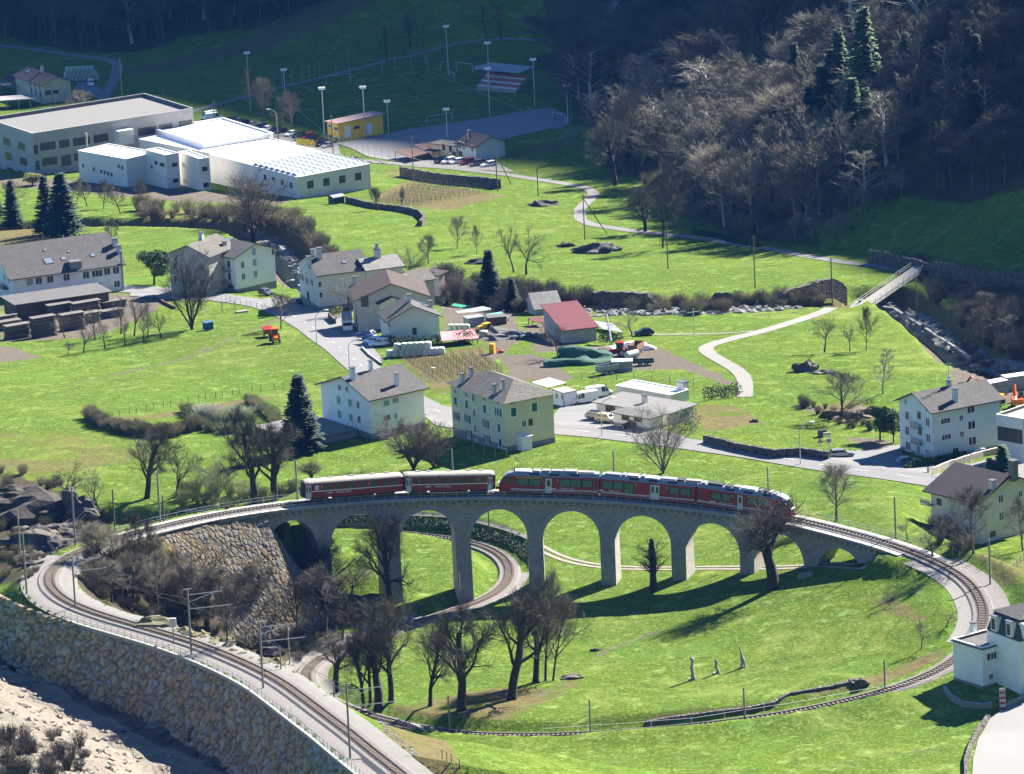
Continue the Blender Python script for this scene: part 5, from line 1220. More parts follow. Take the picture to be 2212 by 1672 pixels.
coach(655,866,1083,1067,18.4,17.6,'red passenger coach at the left tail end of the train',[(.188,.266),(.304,.382),(.42,.5),(.537,.615),(.668,.733),(.786,.848),(.879,.944)],[(.095,.134)],[(.003,.056,2)],.33,(.162,.643))
coach(871,1068,1067,1063,17.6,16.8,'second red passenger coach from the left, next to the rounded railcar nose',[(.172,.255),(.284,.368),(.394,.474),(.503,.585),(.613,.694),(.723,.804),(.10,.148),(.84,.872)],[],[(.02,.074,2),(.925,.974,2)],.36,(.16,.815))
def railcar(x0,x1,y0,y1,z0,z1,label,wins,drs,txt,tf,nums,nose=0,yel=()):
 t,L=place_car(x0,x1,y0,y1,z0,z1,'railcar',label)
 P=[(-HW*.93,.30),(-HW,.6),(-HW,2.9),(-HW*.96,3.2),(HW*.96,3.2),(HW,2.9),(HW,.6),(HW*.93,.30)]
 def sec(x,k,lim):return[(x,y*k,min(z,lim))for y,z in P]
 R_=[(-HW*.97,3.16),(-HW*.93,3.3),(-HW*.66,3.78),(HW*.66,3.78),(HW*.93,3.3),(HW*.97,3.16)]
 xs=[(0,.99,9),(L,.99,9)];m=MB();ns=[(0.0,.60,1.55),(.25,.74,1.9),(.75,.86,2.55),(1.35,.94,3.05),(2.2,1,9)]
 if nose<0:secs=[sec(x,k,l)for x,k,l in ns]+[sec(L,1,9)]
 elif nose>0:secs=[sec(0,1,9)]+[sec(L-x,k,l)for x,k,l in ns[::-1]]
 else:secs=[sec(0,1,9),sec(L,1,9)]
 loft(m,secs);m.build('body',RED,t,uv=False)
 a,b=(1.5 if nose<0 else 0),(L-1.5 if nose>0 else L);m=MB()
 rs=[[(a,y,z)for y,z in R_],[(b,y,z)for y,z in R_]]
 if nose<0:rs=[[(a-.75,y*.85,3.0+(z-3.16)*.1)for y,z in R_],[(a,y*.95,3.14+(z-3.16)*.6)for y,z in R_],[(a+1.2,y,z)for y,z in R_],rs[1]]
 if nose>0:rs=[rs[0],[(b-1.2,y,z)for y,z in R_],[(b,y*.95,3.14+(z-3.16)*.6)for y,z in R_],[(b+.75,y*.85,3.0+(z-3.16)*.1)for y,z in R_]]
 loft(m,rs);m.build('roof',AROOF,t,uv=False)
 if nose:
  x=lambda q:q if nose<0 else L-q
  m=MB();sg=-1 if nose<0 else 1;q=[(x(.20),-.85,1.75),(x(.20),.85,1.75),(x(1.12),1.02,2.95),(x(1.12),-1.02,2.95)];o_=Vector((sg*.06,0,.06));m.quad(*[Vector(v)+o_ for v in q]);m.build('windscreen',TGL,t,uv=False)
  m=MB();m.box((x(-.02),0,1.62),(.2,1.5,.16));m.build('white_band',W_WHITE,t,uv=False);m=MB();m.box((x(-.25),0,.75),(.6,.5,.3));m.build('coupler',UNDER,t,uv=False)
  for y in(-.6,.6):m=MB();m.ball((x(0),y,1.35),.13,sub=1);m.build('headlight',W_WHITE,t,uv=False)
  for s_ in(-1,1):m=MB();m.add([(x(1.0),s_*(HW*.9+.05),1.9),(x(2.1),s_*(HW+.03),1.9),(x(2.1),s_*(HW+.03),2.85),(x(1.35),s_*(HW*.94+.04),2.8)],[(0,1,2,3)]);m.build('cab_window',TGL,t,uv=False)
 frames=MB();
 for f0,f1,*r in wins:frames.box(((f0+f1)/2*L,0,(sum(r)/2 if r else 2.2)),((f1-f0)*L+.22,2*HW+.02,((r[1]-r[0])if r else 1.15)+.12))
 frames.build('window_band',UNDER,t,uv=False);panes(t,L,wins,1.62,2.76,TGL2);doors(t,L,drs,.42,2.9);bogies(t,L)
 m=MB();n_=2.0 if nose else 0;xa,xb=(n_ if nose<0 else .1),(L-n_ if nose>0 else L-.1)
 for z,h in((.98,.09),(.78,.05)):[m.box(((xa+xb)/2,sg*(HW+.012),z),(xb-xa,.02,h))for sg in(-1,1)]
 m.build('stripe',W_WHITE,t,uv=False)
 for f0,f1 in yel:m=MB();m.box(((f0+f1)/2*L,-HW-.02,2.95),((f1-f0)*L,.02,.1));m.build('first_class_stripe',YEL,t,uv=False)
 rr=random.Random(int(x0))
 u=(2.6 if nose<0 else .6)
 while u<L-(3.2 if nose>0 else 1.2):
  l=rr.choice((.6,1.2,2.0,2.6));hh=rr.uniform(.16,.36);m=MB();m.box((u+l/2,rr.uniform(-.12,.12),3.78+hh/2),(l,rr.uniform(1.1,1.6),hh));m.build('roof_equipment',rr.choice((EQ,EQ,W_WHITE,UNDER,AROOF)),t,uv=False);u+=l+rr.uniform(.15,.5)
 for k in range(3):m=MB();x_=L*(.3+.2*k);m.add([(x_,-HW*.90,3.36),(x_+1.6,-HW*.90,3.36),(x_+1.6,-HW*.74,3.66),(x_,-HW*.74,3.66)],[(0,1,2,3)]);m.build('roof_grille',UNDER,t,uv=False)
 text(t,txt,(L*tf+1.3,-HW-.05,1.27),.40,TRIM);logo(t,L*tf-1.2,-HW-.04,1.22,TRIM)
 for s,f in nums:text(t,s,(L*f,-HW-.05,2.55),.5,TRIM)
 if nose==0 or True:
  m=MB();m.box((L+.25 if nose<=0 else-.2,0,1.8),(.5,1.9,2.6));m.build('bellows',UNDER,t,uv=False)
 return t,L
def panto(t,x,up=True):
 m=MB()
 if up:
  for y in(-.45,.45):m.tube([(x,y,3.85),(x+1.6,y*.8,4.9),(x+.2,y*.5,6.0)],.045,4)
  m.bar((x+.2,-.8,6.05),(x+.2,.8,6.05),.1,.08);m.bar((x+.5,-.8,6.05),(x+.5,.8,6.05),.1,.08)
 else:
  for y in(-.45,.45):m.tube([(x,y,3.9),(x+1.7,y*.8,4.15),(x+.2,y*.5,4.3)],.045,4)
  m.bar((x+.2,-.8,4.32),(x+.2,.8,4.32),.1,.06)
 m.bar((x-.3,-.5,3.9),(x+2,-.5,3.9),.06,.06);m.bar((x-.3,.5,3.9),(x+2,.5,3.9),.06,.06);m.build('pantograph',UNDER,t,uv=False)
t,L=railcar(1075,1296,1063,1069,16.75,15.7,'red railcar with rounded nose pointing left to the coaches and a raised pantograph',[(.18,.285),(.302,.41),(.607,.705),(.72,.818),(.833,.93)],[(.462,.525,1)],'Rhätische Bahn',.60,(('1',.43),('2',.585)),nose=-1,yel=[(.17,.42)]);panto(t,2.2)
t,L=railcar(1302,1508,1069,1088,15.65,14.7,'middle red railcar without a cab and with a double grey door',[(.024,.125),(.14,.238),(.256,.348,1.15,2.76),(.728,.823),(.844,.945)],[(.527,.62,2)],'Viafier retica',.07,(('2',.375),('2',.70)))
t,L=railcar(1514,1714,1088.5,1118,14.65,13.6,'front red railcar with a rounded cab at the right head of the train',[(.168,.26),(.276,.363),(.545,.65),(.665,.774)],[(.441,.496,1)],'Ferrovia retica',.24,(('2',.385),('1',.52)),nose=1,yel=[(.54,.78)]);panto(t,L-6,False)
# masts and wires
MAST=M('mast steel',(.20,.19,.18),.6,.15,2);POLE=M('wooden pole',(.13,.10,.075),.85,.25,2);LAMPM=M('lamp post',(.42,.44,.44),.5,.1)
def mast(p0,p1,label,kind='concrete',arm=0,r=.16,mat=None,cat='mast',group='masts along the railway',foot=0,z=None,name='railway_mast'):
 """p0 = foot, p1 = head in the picture; arm: length of the cantilevers to the right (+) or left (-)"""
 g=G(p0)if z is None else onz(p0,float(np.interp(s_near(*p0),LS,LP[:,2]))-.3);lo,hi=0,30
 for _ in range(30):
  m_=(lo+hi)/2
  if px_of((g.x,g.y,g.z+m_))[1]>p1[1]:lo=m_
  else:hi=m_
 t=thing(name,g,0,label,cat,group);lean=0.
 m=MB();m.box((lean/2,0,lo/2-.6),(.01,.01,.01));m=MB();m.tube([(0,0,-1.2),(lean,0,lo)],[r,r*.8],8);m.build('pole',mat or MAST,t,uv=False)
 if arm:
  for zz,l,dz in((lo*.91,1.,.35),(lo*.70,1.25,.4)):
   m=MB();m.tube([(lean*.9,0,zz),(lean+arm*l,0,zz+dz)],.06,5);m.build('cantilever',LAMPM,t,uv=False)
  m=MB();m.tube([(lean*.8,0,lo*.80),(lean+arm*.75,0,lo*.91+.2)],.05,5);m.build('brace',LAMPM,t,uv=False)
  m=MB();m.bar((lean-.6,0,lo-.1),(lean+.6,0,lo),.08,.08);m.build('crossarm',LAMPM,t,uv=False)
 if foot:m=MB();m.box((0,-.1,-foot/2+.1),(.8,.9,foot));m.build('foundation',conc,t)
 return t,g,lo
mast((757,1642),(747,1477),'tall steel mast with two cantilever arms in front at the lower boulder wall',arm=5,foot=3,z=20)
mast((569,1490),(560,1342),'steel mast with two cantilever arms at the middle of the boulder wall',arm=5,foot=2.4,z=20.8)
mast((414,1418),(408,1272),'steel mast with two cantilever arms above the third wall block from the left',arm=5,foot=2.4,z=21.3)
mast((163,1312),(154,1202),'steel mast with arms inside the left track bend',arm=4,z=21.6)
mast((58,1283),(50,1155),'plain steel mast outside the left track bend',z=21.5)
mast((45,1208),(36,1101),'pale pole on the rocky slope above the left track bend',mat=conc,r=.14,cat='pole');mast((163,1178),(153,1052),'dark pole rising over the rocks left of the viaduct',r=.17,cat='pole')
mast((249,1152),(243,1057),'brown insulator pole behind the left start of the viaduct railing',mat=POLE,cat='pole');mast((354,1122),(349,1070),'short insulator pole next to the tall concrete mast',mat=POLE,cat='pole',z=19);mast((346,1124),(341,1019),'tall grey concrete mast behind the left viaduct railing',r=.18,z=19.6)
mast((643,1080),(638,994),'brown mast just behind the tail coach of the train',r=.17,z=18.2);mast((979,1035),(977,970),'brown mast behind the second coach',r=.15,z=16.4);mast((1327,1035),(1323,974),'brown mast behind the middle railcar',r=.15,z=15);mast((1660,1070),(1656,1009),'brown mast behind the front railcar',r=.15,z=13.4)
mast((1935,1165),(1931,1073),'grey mast behind the right part of the viaduct railing',r=.17,z=12.2);mast((2139,1263),(2136,1166),'grey mast at the right bend beside the garden',r=.16)
mast((1912,1491),(1910,1426),'grey mast at the lower track left of the villa',r=.16,z=7.4);mast((1609,1554),(1608,1485),'grey mast at the grassy bank of the lower track',r=.15,z=5.6);mast((1276,1582),(1274,1511),'grey mast at the middle of the lower track in the front meadow',r=.15,z=4.2);mast((972,1583),(969,1504),'mast with a small white sign at the lower track near the bare trees',r=.16,z=3)
mast((626,1436),(622,1352),'thin pale mast in the scrub inside the loop',mat=conc,r=.12);mast((607,1446),(606,1395),'short grey mast beside the low curve',r=.12);mast((753,1345),(749,1274),'pale mast behind the big trunk at the second pier',mat=conc,r=.12);mast((996,1330),(991,1238),'pale mast in front of the tallest viaduct pier',mat=conc,r=.11);mast((722,1506),(718,1474),'short mast beside the gnarled tree at the low curve',r=.14);mast((1057,1152),(1055,1097),'brown mast seen through the fourth arch',mat=POLE,r=.14)
t,g,l=mast((376,1392),(374,1336),'railway signal seen from behind with a grey box head beside the front track',r=.1,cat='signal',group=None,z=21.4,name='railway_signal');m=MB();m.box((0,0,l-.6),(1.0,.4,1.3));m.build('signal_head',LAMPM,t)
def wire(pts,label,r=.035,sag=.5,name='overhead_wire'):
 P=[]
 for a,b in zip(pts[:-1],pts[1:]):
  for t in np.linspace(0,1,8)[:-1]:q=Vector(a).lerp(Vector(b),t);q.z-=sag*4*t*(1-t);P.append(q)
 P.append(Vector(pts[-1]));m=MB();m.tube(P,r,3,cap=False);return tag(m.build(name,UNDER,uv=False,fixn=False),label,'cable')
ws=[s_near(*q)for q in((869,1672,20),(753,1579,20.3),(556,1443,21),(400,1379,21.5),(151,1302,22),(104,1240,22),(192,1181,21.2))]
wire([line_at(s,0,5.3)[0]for s in ws],'contact wire above the front railway track',sag=0);wire([line_at(s,0,6.3)[0]for s in ws],'sagging carrier wire above the front railway track',sag=.8)
for i,(p0,p1,lab)in enumerate([(t10(1335,1555),t10(1305,1165),'wooden pole in front of the vineyard wall'),(t10(2052,1640),t10(2030,1275),'braced wooden pole at the end of the dark wall'),(t20(190,1680),t20(176,1440),'wooden pole between the lane and the grey rocks'),(t21(590,400),t21(567,0),'braced wooden pole inside the lane bend'),(t21(1303,645),t21(1280,240),'wooden pole beside the large trunk in the meadow'),(t21(2050,812),t21(2030,365),'tall wooden pole at the river bank wall'),(t31(570,948),t31(550,545),'wooden pole just left of the footbridge'),(t31(1297,1120),t31(1276,718),'wooden pole between the bridge and the shaded stream'),(t00(480,1010),t00(463,800),'wooden pole in the shade left of the office block'),(t00(1402,885),t00(1390,765),'wooden pole with a strut behind the office block roof'),(t00(1838,1040),t00(1820,860),'pale wooden pole beside the two white vans'),(t00(1050,912),t00(1030,505),'dark pole at the shaded farm lane'),(t10(645,1330),t10(618,985),'wooden pole at the left corner of the gravel pitch'),(t10(175,1195),t10(160,960),'thin pole between the parked cars')]):
 t,g,l=mast(p0,p1,lab,mat=POLE,r=.15,cat='pole',group='wooden poles across the valley',name='wooden_pole')
 m=MB();m.bar((-.5,0,l-.5),(.6,0,l-.5),.1,.1);m.build('crossarm',POLE,t,uv=False)
 if i in(1,3):q=(t10(2170,1580)if i==1 else t21(780,350));e=G(q)-t.location;m=MB();m.tube([e,(0,0,l*.9)],.12,6);m.build('strut',POLE,t,uv=False)
for i,(p0,p1,lab)in enumerate([(t00(2133,742),t00(2115,455),'floodlight mast in the shade beside the birch'),(t10(237,890),t10(210,600),'floodlight mast behind the two bare trees at the car park'),(t10(570,1188),t10(540,760),'tall floodlight mast left of the yellow building'),(t10(920,1178),t10(895,752),'tall floodlight mast in front of the yellow building'),(t10(1632,638),t10(1600,228),'floodlight mast at the far corner by the spare goals'),(t10(1985,780),t10(1955,370),'floodlight mast left of the grandstand roof'),(t10(1988,1000),t10(1966,588),'floodlight mast in front of the grandstand seats'),(t10(1624,1178),t10(1605,938),'short floodlight mast behind the mint house'),(t20(163,915),t20(132,512),'floodlight mast right of the grandstand'),(t20(446,1060),t20(415,735),'floodlight mast at the right goal of the gravel pitch'),(t10(1120,1138),t10(1093,870),'wooden lamp pole right of the yellow building')]):
 t,g,l=mast(p0,p1,lab,mat=LAMPM,r=.16,cat='floodlight mast',group='floodlight masts around the pitches',name='floodlight_mast')
 for dx in(-.5,.5):m=MB();m.box((dx+0.,0,l+.1),(.9,.5,.7));m.build('lamp',W_WHITE,t,uv=False)
def lamp(p0,p1,label,side=1):
 t,g,l=mast(p0,p1,label,mat=LAMPM,r=.1,cat='street lamp',group='street lamps along the road',name='street_lamp');x0=0.
 m=MB();m.tube([(x0,0,l-.1),(x0+side*.3,0,l+.6),(x0+side*1.0,0,l+1.1),(x0+side*2.0,0,l+1.4)],.07,6);m.build('neck',LAMPM,t,uv=False)
 m=MB();m.ball((x0+side*2.3,0,l+1.42),.45,sq=(1.2,.5,.3),sub=2);m.build('lamp_head',W_WHITE,t,uv=False,smooth=True);return t
lamp(t11(505,1300),t11(492,1060),'street lamp on the grass verge beside the dashed road');lamp(t11(785,1520),t11(775,1310),'street lamp just above the white apartment house roof');lamp(t22(737,418),t22(722,160),'street lamp in front of the silver car at the garages');lamp(t32(296,662),t32(288,370),'street lamp in front of the low stone wall');lamp(t11(212,900),t11(208,800),'small street lamp by the parked cars at the old farmhouse');lamp(t32(1750,740),t32(1750,600),'street lamp on the ramp above the dark-roofed house');lamp(t10(1,1),t10(2,1),'')if False else None;lamp(t10(168,1192),t10(160,975),'slim lamp above the row of parked cars',-1);lamp(t11(1405,1640),t11(1405,1560),'small lamp at the lower corner of the vineyard')
# trees
BARK=M('dark bark',(.055,.045,.036),.95,.4,5,bmp=.6,scb=8);BARKG=M('grey bark',(.14,.125,.105),.95,.35,5);BIRCH=M('birch bark',(.42,.41,.38),.8,.4,4,col2=(.10,.09,.08))
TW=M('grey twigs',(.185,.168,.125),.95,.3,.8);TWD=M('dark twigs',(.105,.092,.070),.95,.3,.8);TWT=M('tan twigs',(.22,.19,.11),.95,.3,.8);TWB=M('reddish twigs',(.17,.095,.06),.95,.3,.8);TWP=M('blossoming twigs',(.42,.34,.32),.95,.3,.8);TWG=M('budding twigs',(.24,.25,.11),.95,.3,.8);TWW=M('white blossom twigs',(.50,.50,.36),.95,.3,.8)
def leafm(name,a,b):
 m,nt,bs=base_mat(name);co=worldpos(nt);n=noise_out(nt,co,1.1,4,.7);n2=noise_out(nt,co,6.,2,.7)
 c=mixc(nt,ramp(nt,n,.35,.65),a,b);c=mixc(nt,ramp(nt,n2,.45,.75,0,.6),c,tuple(x*1.7 for x in b));nt.links.new(c,bs.inputs['Base Color']);bs.inputs['Roughness'].default_value=.75;bs.inputs['Specular IOR Level'].default_value=.25;MATS[name]=m;return m
NEED=leafm('spruce needles',(.010,.026,.017),(.022,.048,.026));NEED2=leafm('fir needles lighter',(.030,.062,.028),(.065,.115,.040));LEAF=leafm('evergreen leaves',(.022,.055,.014),(.060,.105,.022));LEAFY=leafm('yellow-green leaves',(.10,.12,.02),(.19,.19,.035));HEDGE=leafm('hedge leaves',(.018,.045,.014),(.038,.080,.022));IVY=leafm('ivy',(.02,.05,.012),(.05,.10,.02));FORS=leafm('forsythia flowers',(.35,.28,.02),(.6,.48,.03));LARCH=leafm('larch twigs',(.09,.05,.03),(.14,.08,.045))
def bark_mesh(name,br,mat,minr=0):
 mb=MB()
 for pts,rad,n in br:mb.tube(pts,rad,n,cap=False)
 return mb,mat
def grow(rnd,kind):
 """list of (points, radii, level)"""
 out=[]
 K=dict(chestnut=dict(h=10,r=.46,fork=.30,limbs=14,spread=1.08,crook=.15,sub=(7,6,6),len_=(.50,.52,.58),up=.25),round_=dict(h=10,r=.24,fork=.24,limbs=14,spread=.85,crook=.08,sub=(7,6,5),len_=(.56,.52,.55),up=.35),vase=dict(h=10,r=.30,fork=.06,limbs=11,spread=.50,crook=.09,sub=(9,6,5),len_=(.86,.40,.48),up=.40),slim=dict(h=10,r=.13,fork=.22,limbs=20,spread=.75,crook=.05,sub=(6,5,0),len_=(.24,.50,.5),up=.35),orchard=dict(h=10,r=.42,fork=.26,limbs=9,spread=1.0,crook=.17,sub=(7,6,4),len_=(.66,.50,.48),up=.3),pollard=dict(h=10,r=.62,fork=.45,limbs=9,spread=.85,crook=.18,sub=(13,7,3),len_=(.36,.95,.45),up=.3),forest=dict(h=10,r=.17,fork=.32,limbs=12,spread=.58,crook=.10,sub=(7,6,4),len_=(.42,.52,.52),up=.36))[kind]
 def branch(p,d,L,r,lv,seg):
  pts,rad=[p.copy()],[r];q=p.copy();dd=d.copy();ck=K['crook']*(.45 if lv==0 else 1.2 if lv<2 else .8)
  for k in range(seg):
   dd=(dd+Vector((rnd.gauss(0,ck),rnd.gauss(0,ck),rnd.gauss(0,ck*.6)+K['up']*((0,.13,.10,.05)[min(lv,3)])))).normalized();q=q+dd*(L/seg);pts.append(q.copy());rad.append(r*(1-.72*(k+1)/seg))
  out.append((pts,rad,lv));return pts,rad,dd
 H_=K['h']
 th=H_*(.95 if kind in('slim','forest','round_')else .82 if kind=='chestnut' else .62 if kind!='vase' else .12)
 pts,rad,_=branch(Vector((0,0,-.3)),Vector((rnd.gauss(0,.06),rnd.gauss(0,.06),1)).normalized(),th+.3,K['r'],0,10 if th>2 else 3)
 if kind in('chestnut','pollard'):out[-1]=(pts,[r*(1.35 if i==0 else 1)for i,r in enumerate([K['r']*(1-.45*i/10)for i in range(11)])],0)
 def at(pts,rad,f):
  x=f*(len(pts)-1);i=min(int(x),len(pts)-2);return pts[i].lerp(pts[i+1],x-i),rad[i]+(rad[i+1]-rad[i])*(x-i),(pts[i+1]-pts[i]).normalized()
 def side(d,spread,az):
  o=d.orthogonal().normalized();b=d.cross(o);s=(o*math.cos(az)+b*math.sin(az));return(d*math.cos(spread)+s*math.sin(spread)).normalized()
 az=rnd.random()*6.28
 for i in range(K['limbs']):
  f=K['fork']+(1-K['fork'])*(i+.5)/K['limbs']if kind!='vase' else .3+.7*i/K['limbs']
  if kind in('orchard','pollard'):f=.55+.45*(i+.6)/K['limbs']
  p,r,d=at(pts,rad,min(.985,f));az+=2.4+rnd.gauss(0,.4);sp=K['spread']*rnd.uniform(.65,1.15)*(1.1 if kind in('round_','forest','slim')and i<K['limbs']/2 else .85)
  L=H_*K['len_'][0]*rnd.uniform(.7,1.1)*(1.0 if kind in('orchard','vase','pollard')else(1.15-.75*max(0,f-.35)/.65))
  lp,lr,_=branch(p,side(Vector((0,0,1))if kind in('vase',)else d,sp,az),L,max(r*(.58 if kind!='slim' else .4),.045),1,6)
  for j in range(K['sub'][0]):
   f2=.22+.78*(j+rnd.random())/K['sub'][0];p2,r2,d2=at(lp,lr,min(.98,f2));sp2=rnd.uniform(.35,.95);L2=L*K['len_'][1]*rnd.uniform(.6,1.1)*(1.15-.5*f2)
   bp,brr,_=branch(p2,side(d2,sp2,rnd.random()*6.28),L2,max(r2*.5,.024),2,4)
   for k in range(K['sub'][1]):
    f3=.15+.85*(k+rnd.random())/K['sub'][1];p3,r3,d3=at(bp,brr,min(.98,f3));L3=max(.5,L2*K['len_'][2]*rnd.uniform(.6,1.2)*(1.2-.5*f3))
    tp,tr,_=branch(p3,side(d3,rnd.uniform(.3,.9),rnd.random()*6.28),L3,.017,3,2)
    for l in range(K['sub'][2]):
     f4=.1+.9*(l+rnd.random())/K['sub'][2];p4,r4,d4=at(tp,tr,min(.98,f4));e=p4+side(d4,rnd.uniform(.3,.8),rnd.random()*6.28)*rnd.uniform(.5,1.15)+Vector((0,0,.12));out.append(([p4,e],[.013,.007],4))
 return out
PROTO={}
def proto(kind,seed,bark,twig,cat='tree'):
 key=(kind,seed,bark.name,twig.name)
 if key in PROTO:return PROTO[key]
 bk=(kind,seed)
 if bk not in PROTO:
  br=grow(random.Random(seed*31+len(kind)),kind);a,b=MB(),MB()
  for pts,rad,lv in br:
   if lv<=(2 if kind in('chestnut','pollard','orchard')else 1):a.tube(pts,rad,(8,5,3)[lv],cap=False)
   else:b.tube(pts,rad,4 if lv==2 else 3,cap=False)
  zs=max(v[2]for v in b.v);xs=sorted(abs(v[0])for v in b.v)[int(len(b.v)*.985)];PROTO[bk]=(a,b,zs,xs)
 a,b,zs,xs=PROTO[bk]
 print(kind,seed,'h %.1f w %.1f'%(zs,xs));r=thing('bare_tree',(0,0,-500));a.build('trunk',bark,r,uv=False,fixn=False,smooth=True);b.build('crown',twig,r,uv=False,fixn=False)
 PROTO[key]=(Kind(r),zs,xs);return PROTO[key]
def px_height(g,ytop):
 lo,hi=0,60
 for _ in range(30):
  m_=(lo+hi)/2
  if px_of((g.x,g.y,g.z+m_))[1]>ytop:lo=m_
  else:hi=m_
 return lo
def place(pr,p,top,wpx,label,group=None,cat='tree',g=None,rz=None,rnd=random):
 K,zs,xs=pr;g=g or G(p);h=px_height(g,top)if top is not None else None;s=h/zs
 sxy=s if not wpx else(wpx/2*1.12)/(FPX/g.y*.98)/xs
 K.put(g-Vector((0,0,.15)),rnd.random()*6.28 if rz is None else rz,(sxy,sxy,s),label,group,cat);return g,h
G_OR='small bare orchard trees';
